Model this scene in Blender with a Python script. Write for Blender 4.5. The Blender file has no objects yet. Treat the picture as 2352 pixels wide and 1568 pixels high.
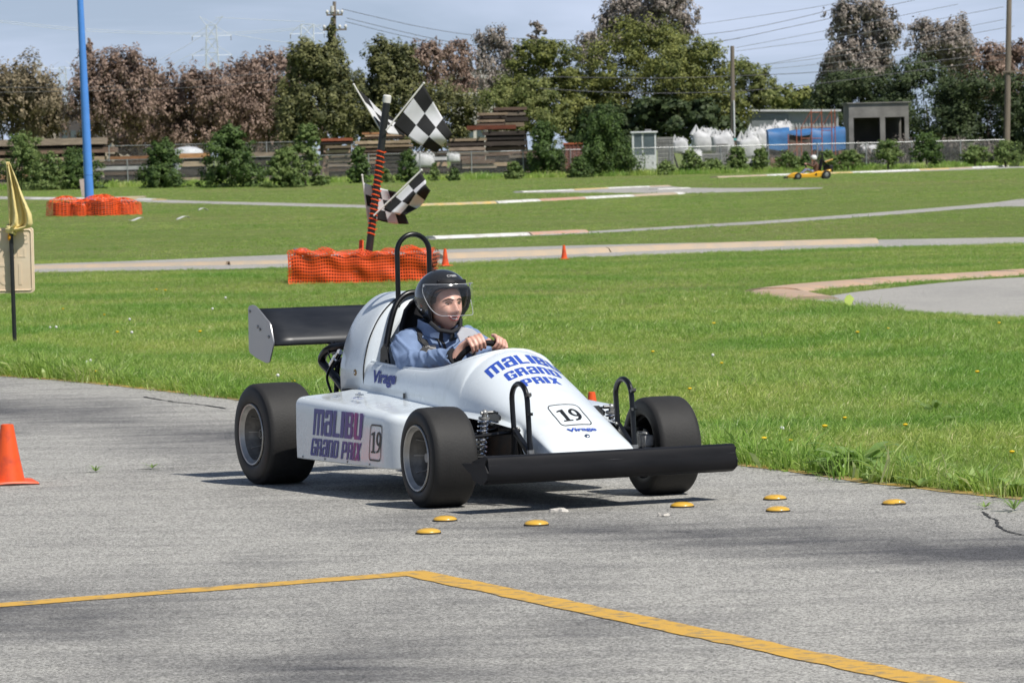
import bpy, bmesh, math, random
import numpy as np
from mathutils import Vector, Matrix, Euler
from mathutils.bvhtree import BVHTree
rnd = random.Random(7); nrs = np.random.RandomState(11)
SC = bpy.context.scene; COL = SC.collection
R = math.radians
# ------------------------------------------------------------------ camera
CAM_H, FPX, CX, CY = 1.626, 11200.0, 1176.0, 784.0
PITCH, ROLL = math.atan((784 - 342) / FPX), R(1.32)
c_f = Vector((0, math.cos(PITCH), -math.sin(PITCH))); _r = Vector((1, 0, 0)); _u = _r.cross(c_f)
c_r = _r * math.cos(ROLL) - _u * math.sin(ROLL); c_u = _u * math.cos(ROLL) + _r * math.sin(ROLL)
CAM = Vector((0, 0, CAM_H))
cd = bpy.data.cameras.new('camera'); cam = bpy.data.objects.new('camera', cd); COL.objects.link(cam)
cam.matrix_world = Matrix(((c_r.x, c_u.x, -c_f.x, 0), (c_r.y, c_u.y, -c_f.y, 0), (c_r.z, c_u.z, -c_f.z, CAM_H), (0, 0, 0, 1)))
cd.sensor_width = 36; cd.lens = FPX * 36 / 2352; cd.clip_start = 0.5; cd.clip_end = 9000
cd.dof.use_dof = True; cd.dof.focus_distance = 22.6; cd.dof.aperture_fstop = 21
SC.camera = cam
# ------------------------------------------------------------------ sky and sun
SUN = Vector((0.42, -0.40, 0.81)).normalized()
w = bpy.data.worlds.new('World'); SC.world = w; w.use_nodes = True
nt = w.node_tree; nt.nodes.clear()
def N(nt, t, **k):
    n = nt.nodes.new(t)
    for a, b in k.items():
        if a in n.inputs and not hasattr(n, a): n.inputs[a].default_value = b
        else: setattr(n, a, b)
    return n
sky = N(nt, 'ShaderNodeTexSky', sky_type='NISHITA', sun_disc=False, sun_elevation=math.asin(SUN.z), sun_rotation=math.atan2(SUN.x, SUN.y), air_density=1.0, dust_density=0.3, ozone_density=2.5)
tc = N(nt, 'ShaderNodeTexCoord'); sx = N(nt, 'ShaderNodeSeparateXYZ'); nt.links.new(tc.outputs['Generated'], sx.inputs[0])
zz = N(nt, 'ShaderNodeMath', operation='MAXIMUM'); nt.links.new(sx.outputs[2], zz.inputs[0]); zz.inputs[1].default_value = 0
za = N(nt, 'ShaderNodeMath', operation='ADD'); nt.links.new(zz.outputs[0], za.inputs[0]); za.inputs[1].default_value = 0.11
cxy = N(nt, 'ShaderNodeCombineXYZ')
for i in (0, 1):
    dv = N(nt, 'ShaderNodeMath', operation='DIVIDE'); nt.links.new(sx.outputs[i], dv.inputs[0]); nt.links.new(za.outputs[0], dv.inputs[1]); nt.links.new(dv.outputs[0], cxy.inputs[i])
cn = N(nt, 'ShaderNodeTexNoise'); nt.links.new(cxy.outputs[0], cn.inputs['Vector']); cn.inputs['Scale'].default_value = 1.1; cn.inputs['Detail'].default_value = 5; cn.inputs['Roughness'].default_value = 0.55; cn.inputs['Distortion'].default_value = 0.5
cr = N(nt, 'ShaderNodeValToRGB'); nt.links.new(cn.outputs[0], cr.inputs[0])
cr.color_ramp.elements[0].position = 0.38; cr.color_ramp.elements[0].color = (0.52, 0.52, 0.52, 1); cr.color_ramp.elements[1].position = 0.68; cr.color_ramp.elements[1].color = (1.0, 1.0, 1.0, 1)
mx = N(nt, 'ShaderNodeMix', data_type='RGBA'); hz = N(nt, 'ShaderNodeMapRange'); nt.links.new(zz.outputs[0], hz.inputs[0]); hz.inputs[1].default_value = 0.0; hz.inputs[2].default_value = 0.4; hz.inputs[3].default_value = 1.0; hz.inputs[4].default_value = 0.12
hm_ = N(nt, 'ShaderNodeMath', operation='MULTIPLY'); nt.links.new(cr.outputs[0], hm_.inputs[0]); nt.links.new(hz.outputs[0], hm_.inputs[1]); nt.links.new(hm_.outputs[0], mx.inputs[0]); nt.links.new(sky.outputs[0], mx.inputs[6])
sv = N(nt, 'ShaderNodeCombineXYZ'); sz = N(nt, 'ShaderNodeMath', operation='ADD'); nt.links.new(zz.outputs[0], sz.inputs[0]); sz.inputs[1].default_value = 0.10
nt.links.new(sx.outputs[0], sv.inputs[0]); nt.links.new(sx.outputs[1], sv.inputs[1]); nt.links.new(sz.outputs[0], sv.inputs[2])
vn = N(nt, 'ShaderNodeVectorMath', operation='NORMALIZE'); nt.links.new(sv.outputs[0], vn.inputs[0]); nt.links.new(vn.outputs[0], sky.inputs[0]); mx.inputs[7].default_value = (9.8, 11.2, 14.2, 1)
bg = N(nt, 'ShaderNodeBackground'); nt.links.new(mx.outputs[2], bg.inputs[0]); bg.inputs[1].default_value = 0.065
wo = N(nt, 'ShaderNodeOutputWorld'); nt.links.new(bg.outputs[0], wo.inputs[0])
sl = bpy.data.lights.new('sun', 'SUN'); sl.energy = 5.0; sl.angle = R(0.53); sl.color = (1.0, 0.96, 0.89)
so = bpy.data.objects.new('sun', sl); COL.objects.link(so); so.rotation_euler = (-SUN).to_track_quat('-Z', 'Y').to_euler(); so.location = (10, -5, 30)
vs = SC.view_settings; vs.view_transform = 'Standard'; vs.look = 'None'; vs.gamma = 1; vs.exposure = 0; vs.use_curve_mapping = False
SC.cycles.max_bounces = 6; SC.cycles.transparent_max_bounces = 12; SC.cycles.caustics_reflective = False; SC.cycles.caustics_refractive = False
SC.cycles.use_denoising = True; SC.cycles.use_adaptive_sampling = True; SC.cycles.adaptive_threshold = 0.02

# ------------------------------------------------------------------ helpers
def ray(px, py): return c_f + c_r * ((px - CX) / FPX) + c_u * ((CY - py) / FPX)
def G(px, py, z=0.0):                       # ground point seen at a pixel of the 2352 px wide picture
    d = ray(px, py); return CAM + d * ((z - CAM_H) / d.z)
def at(px, py, Y):                          # point at a known depth
    d = ray(px, py); return CAM + d * (Y / d.y)

class MB:
    def __init__(s): s.v = []; s.f = []; s.mi = []
    def add(s, vs, fs, mi=0):
        o = len(s.v); s.v += [tuple(p) for p in vs]; s.f += [tuple(i + o for i in f) for f in fs]; s.mi += [mi] * len(fs)
    def box(s, c, d, M=None, mi=0, taper=1.0):
        c = Vector(c); h = Vector(d) / 2; vs = []
        for z in (-1, 1):
            k = taper if z > 0 else 1
            for x, y in ((-1, -1), (1, -1), (1, 1), (-1, 1)):
                p = Vector((x * h.x * k, y * h.y * k, z * h.z)); p = (M @ p) if M else p; vs.append(c + p)
        s.add(vs, [(3, 2, 1, 0), (4, 5, 6, 7), (0, 1, 5, 4), (1, 2, 6, 5), (2, 3, 7, 6), (3, 0, 4, 7)], mi)
    def bar(s, a, b, wd, hd, mi=0, up=(0, 0, 1)):
        a = Vector(a); b = Vector(b); d = (b - a); L = d.length; d = d / L; upv = Vector(up)
        if abs(d.dot(upv)) > .99: upv = Vector((1, 0, 0))
        x = d.cross(upv).normalized(); y = x.cross(d)
        s.box((a + b) / 2, (wd, L, hd), Matrix((x, d, y)).transposed(), mi)
    def rings(s, rs, closed=True, cap0=True, cap1=True, mi=0):
        n = len(rs[0]); vs = [p for r in rs for p in r]; fs = []
        for i in range(len(rs) - 1):
            for j in range(n if closed else n - 1):
                k = (j + 1) % n; fs.append((i * n + j, i * n + k, (i + 1) * n + k, (i + 1) * n + j))
        if closed and cap0: fs.append(tuple(range(n - 1, -1, -1)))
        if closed and cap1: fs.append(tuple((len(rs) - 1) * n + j for j in range(n)))
        s.add(vs, fs, mi)
    def tube(s, pts, r, n=8, mi=0, cap=True, loop=False, squash=1.0):
        P = [Vector(p) for p in pts]; rr = r if isinstance(r, (list, tuple)) else [r] * len(P)
        rs = []; prev = None
        for i, p in enumerate(P):
            if loop: t = (P[(i + 1) % len(P)] - P[i - 1]).normalized()
            else: t = (P[min(i + 1, len(P) - 1)] - P[max(i - 1, 0)]).normalized()
            if prev is None: a = Vector((0, 0, 1)) if abs(t.z) < .9 else Vector((1, 0, 0)); u = t.cross(a).normalized()
            else: u = (prev - t * prev.dot(t)).normalized()
            prev = u; v = t.cross(u)
            rs.append([p + (u * math.cos(q) + v * math.sin(q) * squash) * rr[i] for q in [2 * math.pi * k / n for k in range(n)]])
        if loop: rs.append(rs[0])
        s.rings(rs, True, cap and not loop, cap and not loop, mi)
    def lathe(s, prof, M=None, n=24, mi=0, cap=False):      # prof: (radius, axial) about local Z
        rs = []
        for r, z in prof:
            ring = [Vector((r * math.cos(2 * math.pi * k / n), r * math.sin(2 * math.pi * k / n), z)) for k in range(n)]
            rs.append([M @ p for p in ring] if M else ring)
        s.rings(rs, True, cap, cap, mi)
    def ball(s, c, rad, n=12, m=8, M=None, mi=0):
        rad = Vector(rad) if not isinstance(rad, (int, float)) else Vector((rad,) * 3); rs = []
        for i in range(m + 1):
            t = math.pi * i / m; q = max(math.sin(t), .004)
            ring = [Vector((rad.x * q * math.cos(2 * math.pi * k / n), rad.y * q * math.sin(2 * math.pi * k / n), -rad.z * math.cos(t))) for k in range(n)]
            rs.append([Vector(c) + (M @ p if M else p) for p in ring])
        s.rings(rs, True, True, True, mi)
    def mesh(s, name):
        me = bpy.data.meshes.new(name); me.from_pydata(s.v, [], s.f); me.validate(); me.update(); return me
    def build(s, name, mats, parent=None, smooth=35, weld=0, fix=True):
        me = s.mesh(name)
        mats = mats if isinstance(mats, (list, tuple)) else [mats]
        for m in mats: me.materials.append(m)
        if len(mats) > 1 and len(me.polygons) == len(s.mi): me.polygons.foreach_set('material_index', s.mi)
        if weld or fix:
            b = bmesh.new(); b.from_mesh(me)
            if weld: bmesh.ops.remove_doubles(b, verts=b.verts, dist=weld)
            if fix: bmesh.ops.recalc_face_normals(b, faces=b.faces)
            b.to_mesh(me); b.free()
        if smooth:
            me.polygons.foreach_set('use_smooth', [True] * len(me.polygons))
            if smooth < 180: me.set_sharp_from_angle(angle=R(smooth))
        return link(name, me, parent)
def link(name, data, parent=None):
    o = bpy.data.objects.new(name, data); COL.objects.link(o)
    if parent is not None: o.parent = parent
    return o
def tag(o, label=None, cat=None, group=None, kind=None):
    if label: o['label'] = label
    if cat: o['category'] = cat
    if group: o['group'] = group
    if kind: o['kind'] = kind
    return o
def empty(name, loc=(0, 0, 0), rz=0.0, label=None, cat=None, group=None):
    o = link(name, None); o.location = loc; o.rotation_euler = (0, 0, rz); o.empty_display_size = .2
    return tag(o, label, cat, group)
def copy_tree(o, parent=None):
    c = o.copy(); COL.objects.link(c); c.parent = parent
    for ch in [x for x in bpy.data.objects if x.parent == o]: copy_tree(ch, c)
    return c
def bevel(o, wd, seg=2, ang=35):
    m = o.modifiers.new('bevel', 'BEVEL'); m.width = wd; m.segments = seg; m.limit_method = 'ANGLE'; m.angle_limit = R(ang); return o
def quads(name, V, F, mats, parent=None, smooth=False, mi=None):   # fast numpy mesh of quads or tris
    k = F.shape[1]; me = bpy.data.meshes.new(name)
    me.vertices.add(len(V)); me.vertices.foreach_set('co', np.asarray(V, np.float32).ravel())
    me.loops.add(F.size); me.loops.foreach_set('vertex_index', F.astype(np.int32).ravel())
    me.polygons.add(len(F)); me.polygons.foreach_set('loop_start', np.arange(0, F.size, k, dtype=np.int32)); me.polygons.foreach_set('loop_total', np.full(len(F), k, np.int32))
    for m in (mats if isinstance(mats, (list, tuple)) else [mats]): me.materials.append(m)
    if mi is not None: me.polygons.foreach_set('material_index', np.asarray(mi, np.int32))
    me.update(calc_edges=True)
    if smooth: me.polygons.foreach_set('use_smooth', [True] * len(F))
    return link(name, me, parent)

# ------------------------------------------------------------------ materials
MATS = {}
def mat(name, col, rough=.6, metal=0.0, var=.12, scale=6.0, bump=0.0, bscale=None, col2=None, coat=0.0, spec=.5, thr=(.35, .65), rvar=0.0, stretch=None, rand=0.0, detail=4, trans=0.0, alpha=1.0, sss=0.0, world=False):
    if name in MATS: return MATS[name]
    m = bpy.data.materials.new(name); MATS[name] = m; m.use_nodes = True; t = m.node_tree; b = t.nodes['Principled BSDF']; L = t.links.new
    col = tuple(col) + (1,) if len(col) == 3 else col
    if col2 is None: col2 = tuple(max(0, x * (1 - var)) for x in col[:3]); hi = tuple(min(1, x * (1 + var * .6)) for x in col[:3])
    else: hi = col[:3]
    if world:
        tcn = N(t, 'ShaderNodeNewGeometry'); outv = tcn.outputs['Position']
    else:
        tcn = N(t, 'ShaderNodeTexCoord'); outv = tcn.outputs['Object']
    if stretch:
        mp = N(t, 'ShaderNodeMapping'); L(outv, mp.inputs[0]); mp.inputs['Scale'].default_value = stretch; outv = mp.outputs[0]
    no = N(t, 'ShaderNodeTexNoise'); L(outv, no.inputs['Vector']); no.inputs['Scale'].default_value = scale; no.inputs['Detail'].default_value = detail; no.inputs['Roughness'].default_value = .6
    rp = N(t, 'ShaderNodeValToRGB'); L(no.outputs[0], rp.inputs[0]); e = rp.color_ramp.elements
    e[0].position, e[1].position = thr; e[0].color = tuple(col2[:3]) + (1,); e[1].color = tuple(hi) + (1,)
    out = rp.outputs[0]
    if rand:
        oi = N(t, 'ShaderNodeObjectInfo'); mr = N(t, 'ShaderNodeMapRange'); L(oi.outputs['Random'], mr.inputs[0]); mr.inputs[3].default_value = 1 - rand; mr.inputs[4].default_value = 1 + rand
        mu = N(t, 'ShaderNodeMix', data_type='RGBA', blend_type='MULTIPLY'); mu.inputs[0].default_value = 1; L(out, mu.inputs[6]); L(mr.outputs[0], mu.inputs[7]); out = mu.outputs[2]
    L(out, b.inputs['Base Color'])
    b.inputs['Roughness'].default_value = rough; b.inputs['Metallic'].default_value = metal; b.inputs['Coat Weight'].default_value = coat; b.inputs['Coat Roughness'].default_value = .08
    b.inputs['Specular IOR Level'].default_value = spec
    if trans: b.inputs['Transmission Weight'].default_value = trans
    if alpha < 1: b.inputs['Alpha'].default_value = alpha
    if sss: b.inputs['Subsurface Weight'].default_value = sss; b.inputs['Subsurface Scale'].default_value = .02; b.inputs['Subsurface Radius'].default_value = (1, .35, .2)
    if rvar:
        mr = N(t, 'ShaderNodeMapRange'); L(no.outputs[0], mr.inputs[0]); mr.inputs[1].default_value = .3; mr.inputs[2].default_value = .7; mr.inputs[3].default_value = max(0, rough - rvar); mr.inputs[4].default_value = min(1, rough + rvar); L(mr.outputs[0], b.inputs['Roughness'])
    if bump:
        n2 = N(t, 'ShaderNodeTexNoise'); L(outv, n2.inputs['Vector']); n2.inputs['Scale'].default_value = bscale or scale * 4; n2.inputs['Detail'].default_value = 4
        bp = N(t, 'ShaderNodeBump'); L(n2.outputs[0], bp.inputs['Height']); bp.inputs['Strength'].default_value = bump; bp.inputs['Distance'].default_value = .01; L(bp.outputs[0], b.inputs['Normal'])
    return m
def leafmat(name, a, b, tr=.25, rough=.6, scale=.9):
    if name in MATS: return MATS[name]
    m = bpy.data.materials.new(name); MATS[name] = m; m.use_nodes = True; t = m.node_tree; L = t.links.new; t.nodes.clear()
    ge = N(t, 'ShaderNodeNewGeometry'); no = N(t, 'ShaderNodeTexNoise'); L(ge.outputs['Position'], no.inputs['Vector']); no.inputs['Scale'].default_value = scale; no.inputs['Detail'].default_value = 3
    ad = N(t, 'ShaderNodeMath', operation='MULTIPLY_ADD'); L(ge.outputs['Random Per Island'], ad.inputs[0]); ad.inputs[1].default_value = .5; L(no.outputs[0], ad.inputs[2])
    rp = N(t, 'ShaderNodeValToRGB'); L(ad.outputs[0], rp.inputs[0]); e = rp.color_ramp.elements; e[0].position = .45; e[1].position = 1.0; e[0].color = (*a, 1); e[1].color = (*b, 1)
    p = N(t, 'ShaderNodeBsdfPrincipled'); L(rp.outputs[0], p.inputs['Base Color']); p.inputs['Roughness'].default_value = rough; p.inputs['Specular IOR Level'].default_value = .3
    tl = N(t, 'ShaderNodeBsdfTranslucent'); L(rp.outputs[0], tl.inputs[0]); ms = N(t, 'ShaderNodeMixShader'); ms.inputs[0].default_value = tr; L(p.outputs[0], ms.inputs[1]); L(tl.outputs[0], ms.inputs[2])
    o = N(t, 'ShaderNodeOutputMaterial'); L(ms.outputs[0], o.inputs[0]); return m
# ------------------------------------------------------------------ the setting: ground, tracks, kerbs, painted lines
def noise2(x, y, s, seed=0):
    r = np.random.RandomState(seed); o = np.zeros_like(x)
    for k in range(7):
        a = r.uniform(0, 2 * np.pi); f = s * r.uniform(.5, 1.9); o += np.sin((x * np.cos(a) + y * np.sin(a)) * f + r.uniform(0, 6.28))
    return o / 7 * 1.6
def inpoly(x, y, P):
    ins = np.zeros(len(x), bool); n = len(P); j = n - 1
    for i in range(n):
        xi, yi = P[i][:2]; xj, yj = P[j][:2]
        if yi != yj: ins ^= ((yi > y) != (yj > y)) & (x < (xj - xi) * (y - yi) / (yj - yi) + xi)
        j = i
    return ins
def resample(P, step):
    P = [Vector(p[:2]).to_3d() for p in P]; out = [P[0]]
    for a, b in zip(P, P[1:]):
        n = max(1, int((b - a).length / step))
        for k in range(1, n + 1): out.append(a.lerp(b, k / n))
    return out
def smooth_line(P, it=2):
    P = [Vector(p) for p in P]
    for _ in range(it):
        Q = [P[0]]
        for a, b in zip(P, P[1:]): Q += [a.lerp(b, .25), a.lerp(b, .75)]
        P = Q + [P[-1]]
    return P
def sheet(name, poly, z, m, kind='structure'):
    b = bmesh.new(); b.faces.new([b.verts.new((p[0], p[1], z)) for p in poly]); bmesh.ops.triangulate(b, faces=b.faces)
    bmesh.ops.recalc_face_normals(b, faces=b.faces)
    for f in b.faces:
        if f.normal.z < 0: f.normal_flip()
    me = bpy.data.meshes.new(name); b.to_mesh(me); b.free(); me.materials.append(m); o = link(name, me); o['kind'] = kind; return o
def ribbon(name, line, wd, z, m, kind='structure', jag=0.0):
    V = []; F = []
    for i, p in enumerate(line):
        t = (line[min(i + 1, len(line) - 1)] - line[max(i - 1, 0)]).normalized(); n = Vector((-t.y, t.x, 0))
        V += [tuple(p + n * (wd / 2 + rnd.uniform(-jag, jag)) + Vector((0, 0, z))), tuple(p - n * (wd / 2 + rnd.uniform(-jag, jag)) + Vector((0, 0, z)))]
        if i: F.append((2 * i - 2, 2 * i - 1, 2 * i + 1, 2 * i))
    mb = MB(); mb.add(V, F); o = mb.build(name, m, smooth=0, fix=False); tag(o, kind=kind)
    for pl in o.data.polygons:
        pass
    return o

def ground_mat():
    m = bpy.data.materials.new('grass_ground'); m.use_nodes = True; t = m.node_tree; L = t.links.new; b = t.nodes['Principled BSDF']
    ge = N(t, 'ShaderNodeNewGeometry')
    def nz(s, d=4, st=None):
        v = ge.outputs['Position']
        if st: mp = N(t, 'ShaderNodeMapping'); L(v, mp.inputs[0]); mp.inputs['Scale'].default_value = st; v = mp.outputs[0]
        n = N(t, 'ShaderNodeTexNoise'); L(v, n.inputs['Vector']); n.inputs['Scale'].default_value = s; n.inputs['Detail'].default_value = d; return n.outputs[0]
    def ramp(f, p0, c0, p1, c1):
        r = N(t, 'ShaderNodeValToRGB'); L(f, r.inputs[0]); e = r.color_ramp.elements; e[0].position = p0; e[1].position = p1; e[0].color = (*c0, 1); e[1].color = (*c1, 1); return r.outputs[0]
    def mix(f, a, c, mode='MIX'):
        x = N(t, 'ShaderNodeMix', data_type='RGBA', blend_type=mode)
        if isinstance(f, float): x.inputs[0].default_value = f
        else: L(f, x.inputs[0])
        L(a, x.inputs[6]); L(c, x.inputs[7]); return x.outputs[2]
    c1 = ramp(nz(.16, 4), .36, (.145, .210, .046), .64, (.215, .262, .082))
    c2 = ramp(nz(1.6, 5), .35, (.128, .192, .038), .66, (.235, .272, .095))
    c3 = ramp(nz(.06, 3, (1, .5, 1)), .50, (0, 0, 0), .62, (1, 1, 1))
    dry = ramp(nz(7, 4), .3, (.20, .205, .075), .7, (.26, .245, .11))
    cc = mix(.5, c1, c2); s3 = N(t, 'ShaderNodeMath', operation='MULTIPLY'); L(c3, s3.inputs[0]); s3.inputs[1].default_value = .5; cc = mix(s3.outputs[0], cc, dry)
    L(mix(.55, cc, ramp(nz(38, 3), .3, (.35, .35, .3), .7, (1.35, 1.35, 1.3)), 'MULTIPLY'), b.inputs['Base Color'])
    b.inputs['Roughness'].default_value = .9; b.inputs['Specular IOR Level'].default_value = .1
    bp = N(t, 'ShaderNodeBump'); L(nz(30, 5), bp.inputs['Height']); bp.inputs['Strength'].default_value = 1; bp.inputs['Distance'].default_value = .06; L(bp.outputs[0], b.inputs['Normal'])
    return m
def asphalt_mat(name, light=(.345, .335, .308), dark=(.082, .081, .084), stains=(), grain=1.0):
    m = bpy.data.materials.new(name); m.use_nodes = True; t = m.node_tree; L = t.links.new; b = t.nodes['Principled BSDF']
    ge = N(t, 'ShaderNodeNewGeometry')
    def nz(s, d=4, st=None, rot=0, rough=.6):
        v = ge.outputs['Position']
        if st: mp = N(t, 'ShaderNodeMapping'); L(v, mp.inputs[0]); mp.inputs['Scale'].default_value = st; mp.inputs['Rotation'].default_value = (0, 0, rot); v = mp.outputs[0]
        n = N(t, 'ShaderNodeTexNoise'); L(v, n.inputs['Vector']); n.inputs['Scale'].default_value = s; n.inputs['Detail'].default_value = d; n.inputs['Roughness'].default_value = rough; return n.outputs[0]
    def mth(op, a, c):
        x = N(t, 'ShaderNodeMath', operation=op); x.use_clamp = False
        for i, q in enumerate((a, c)):
            if isinstance(q, (int, float)): x.inputs[i].default_value = q
            else: L(q, x.inputs[i])
        return x.outputs[0]
    def rng(f, a, c, lo=0., hi=1.):
        x = N(t, 'ShaderNodeMapRange'); L(f, x.inputs[0]); x.inputs[1].default_value = a; x.inputs[2].default_value = c; x.inputs[3].default_value = lo; x.inputs[4].default_value = hi; return x.outputs[0]
    D = rng(nz(.7, 6, (1.0, .30, 1)), .46, .76, 0, .6)
    for (x, y, sx_, sy_, rz, amt) in stains:
        mp = N(t, 'ShaderNodeMapping', vector_type='TEXTURE'); L(ge.outputs['Position'], mp.inputs[0]); mp.inputs['Location'].default_value = (x, y, 0); mp.inputs['Rotation'].default_value = (0, 0, rz); mp.inputs['Scale'].default_value = (sx_, sy_, 50)
        gr = N(t, 'ShaderNodeTexGradient', gradient_type='QUADRATIC_SPHERE'); L(mp.outputs[0], gr.inputs[0])
        ns = rng(nz(1.6, 6, (.7, 1.2, 1), rz), .25, .75, .5, 1.15)
        D = mth('ADD', D, mth('MULTIPLY', mth('MULTIPLY', rng(gr.outputs[1], 0, .85), ns), amt))
    streak = rng(nz(3.2, 6, (.35, 1.2, 1), .12), .38, .72, -.14, .34)
    D = mth('ADD', D, streak)
    D = N(t, 'ShaderNodeClamp').outputs[0] if False else D
    cm = N(t, 'ShaderNodeMix', data_type='RGBA'); cm.clamp_factor = True; L(D, cm.inputs[0]); cm.inputs[6].default_value = (*light, 1); cm.inputs[7].default_value = (*dark, 1)
    g1 = rng(nz(95, 2, None, 0, .8), .34, .66, 1 - .75 * grain, 1 + .75 * grain); g2 = rng(nz(22, 4), .32, .68, 1 - .14 * grain, 1 + .14 * grain)
    g = mth('MULTIPLY', g1, g2)
    mu = N(t, 'ShaderNodeMix', data_type='RGBA', blend_type='MULTIPLY'); mu.inputs[0].default_value = 1; L(cm.outputs[2], mu.inputs[6]); L(g, mu.inputs[7])
    # thin cracks
    vo = N(t, 'ShaderNodeTexVoronoi', feature='DISTANCE_TO_EDGE'); wob = N(t, 'ShaderNodeMix', data_type='RGBA'); wob.inputs[0].default_value = .12
    nn = N(t, 'ShaderNodeTexNoise'); L(ge.outputs['Position'], nn.inputs['Vector']); nn.inputs['Scale'].default_value = 1.5; nn.inputs['Detail'].default_value = 6
    L(ge.outputs['Position'], wob.inputs[6]); L(nn.outputs['Color'], wob.inputs[7]); L(wob.outputs[2], vo.inputs['Vector']); vo.inputs['Scale'].default_value = .33
    ck = rng(vo.outputs['Distance'], 0, .0018, .75, 1)
    m2 = N(t, 'ShaderNodeMix', data_type='RGBA', blend_type='MULTIPLY'); m2.inputs[0].default_value = 1; L(mu.outputs[2], m2.inputs[6]); L(ck, m2.inputs[7])
    L(m2.outputs[2], b.inputs['Base Color']); b.inputs['Roughness'].default_value = .82; b.inputs['Specular IOR Level'].default_value = .35
    bp = N(t, 'ShaderNodeBump'); L(nz(110, 3, None, 0, .7), bp.inputs['Height']); bp.inputs['Strength'].default_value = .7; bp.inputs['Distance'].default_value = .006; L(bp.outputs[0], b.inputs['Normal'])
    return m
M_ASPH = asphalt_mat('bleached_asphalt', stains=[(-3.6, 32.0, 4.4, 1.5, R(-62), .9), (-1.5, 28.0, 3.6, 1.3, R(-62), .9), (.6, 20.4, 3.4, 1.2, R(-50), .85), (2.1, 18.9, 2.6, 1.4, R(-38), 1.0), (-.55, 15.2, 1.0, 1.9, R(10), 1.1), (-1.6, 17.3, 1.2, 1.9, R(20), .8), (.3, 16.5, .8, 1.2, 0, .6), (1.5, 13.6, 1.0, .8, 0, .5)])
M_TRACK = asphalt_mat('track_asphalt', (.37, .355, .325), (.24, .235, .225), grain=.6)
gm = ground_mat()
go = sheet('ground', [(-4500, -300), (4500, -300), (4500, 6000), (-4500, 6000)], 0, gm)
EDGE_PX = [(0, 862), (135, 872), (270, 884), (400, 899), (545, 916), (900, 960), (1300, 1012), (1700, 1066), (1850, 1085), (1980, 1104), (2100, 1119), (2230, 1132), (2352, 1146)]
EDGE = [Vector((-60, 70, 0)), Vector((-22, 56, 0)), Vector((-11.5, 47.5, 0)), Vector((-6.4, 41, 0))] + [G(*p) for p in EDGE_PX] + [Vector((3.2, 20.0, 0)), Vector((4.6, 17.0, 0)), Vector((9, 11, 0)), Vector((40, -10, 0))]
EDGE = smooth_line(EDGE, 1)
ASPH = [tuple(p) for p in EDGE] + [(40, -60, 0), (-60, -60, 0)]
sheet('asphalt_track', ASPH, .004, M_ASPH)
M_YEL = mat('worn_yellow_paint', (.60, .35, .06), .8, var=.1, col2=(.30, .22, .11), scale=16, thr=(.36, .50), detail=8, bump=.3, bscale=120)
M_YEL2 = mat('faded_yellow_edge_paint', (.50, .32, .07), .8, col2=(.24, .20, .12), scale=5, thr=(.38, .58), detail=8)
ribbon('yellow_edge_line', resample([p + Vector((-.02, -.02, 0)) for p in EDGE[6:-6]], .25), .10, .0065, M_YEL2, jag=.018)
ribbon('yellow_painted_line', resample([G(-700, 1442), G(-40, 1395), G(952, 1319)], .12), .15, .0065, M_YEL, jag=.010)
ribbon('yellow_painted_line', resample([G(936, 1315), G(2352, 1614), G(3300, 1814)], .12), .145, .007, M_YEL, jag=.010)

T = {}
def track(name, up, lo):
    P = [G(*p) for p in smooth_line([(*p, 0) for p in up], 1) for p in [p[:2]]] + [G(*p) for p in smooth_line([(*p, 0) for p in lo[::-1]], 1) for p in [p[:2]]]
    T[name] = P; return sheet('kart_track', [tuple(p) for p in P], .004, M_TRACK)
track('t1', [(-500, 628), (0, 611), (80, 607), (330, 599), (605, 587), (1000, 574), (1391, 562), (1900, 553), (2352, 545), (2900, 536)], [(-500, 646), (0, 629), (80, 626), (330, 622), (605, 617), (1040, 606), (1391, 589), (1900, 572), (2352, 560), (2900, 548)])
track('t2', [(985, 548), (1200, 540), (1330, 533), (1534, 521), (1800, 505), (2085, 483), (2277, 467), (2352, 456), (2600, 440)], [(985, 551), (1200, 543), (1330, 538), (1534, 527), (1800, 512), (2085, 491), (2277, 475), (2352, 475), (2600, 468)])
track('t3', [(1180, 441), (1391, 432), (1530, 427), (1590, 433), (1890, 431)], [(1180, 443), (1391, 443), (1570, 445), (1750, 440), (1890, 433)])
track('t4', [(-300, 448), (150, 453), (330, 457), (480, 463), (640, 466), (860, 472)], [(-300, 456), (150, 459), (330, 465), (480, 468), (640, 473), (860, 479)])
track('t6', [(1868, 688), (1930, 676), (1990, 668), (2200, 646), (2352, 637), (2800, 618)], [(1868, 690), (1990, 706), (2160, 723), (2352, 734), (2800, 752)])
track('t7', [(2000, 396), (2200, 388), (2352, 382), (2700, 370)], [(2000, 398), (2200, 391), (2352, 386), (2700, 376)])
KC = dict(w=mat('kerb_white_paint', (.66, .65, .62), .8, col2=(.42, .40, .36), scale=3, thr=(.3, .55)), p=mat('kerb_pink_paint', (.52, .27, .19), .8, col2=(.42, .31, .24), scale=3), t=mat('kerb_tan_paint', (.46, .35, .24), .85, col2=(.38, .32, .25), scale=4), y=mat('kerb_yellow_paint', (.58, .40, .13), .8, col2=(.45, .38, .25), scale=4), s=mat('kerb_salmon_concrete', (.50, .33, .22), .85, col2=(.38, .30, .23), scale=3, detail=8, thr=(.35, .6)))
KLINES = []; KERB_CLEAR = .35
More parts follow.
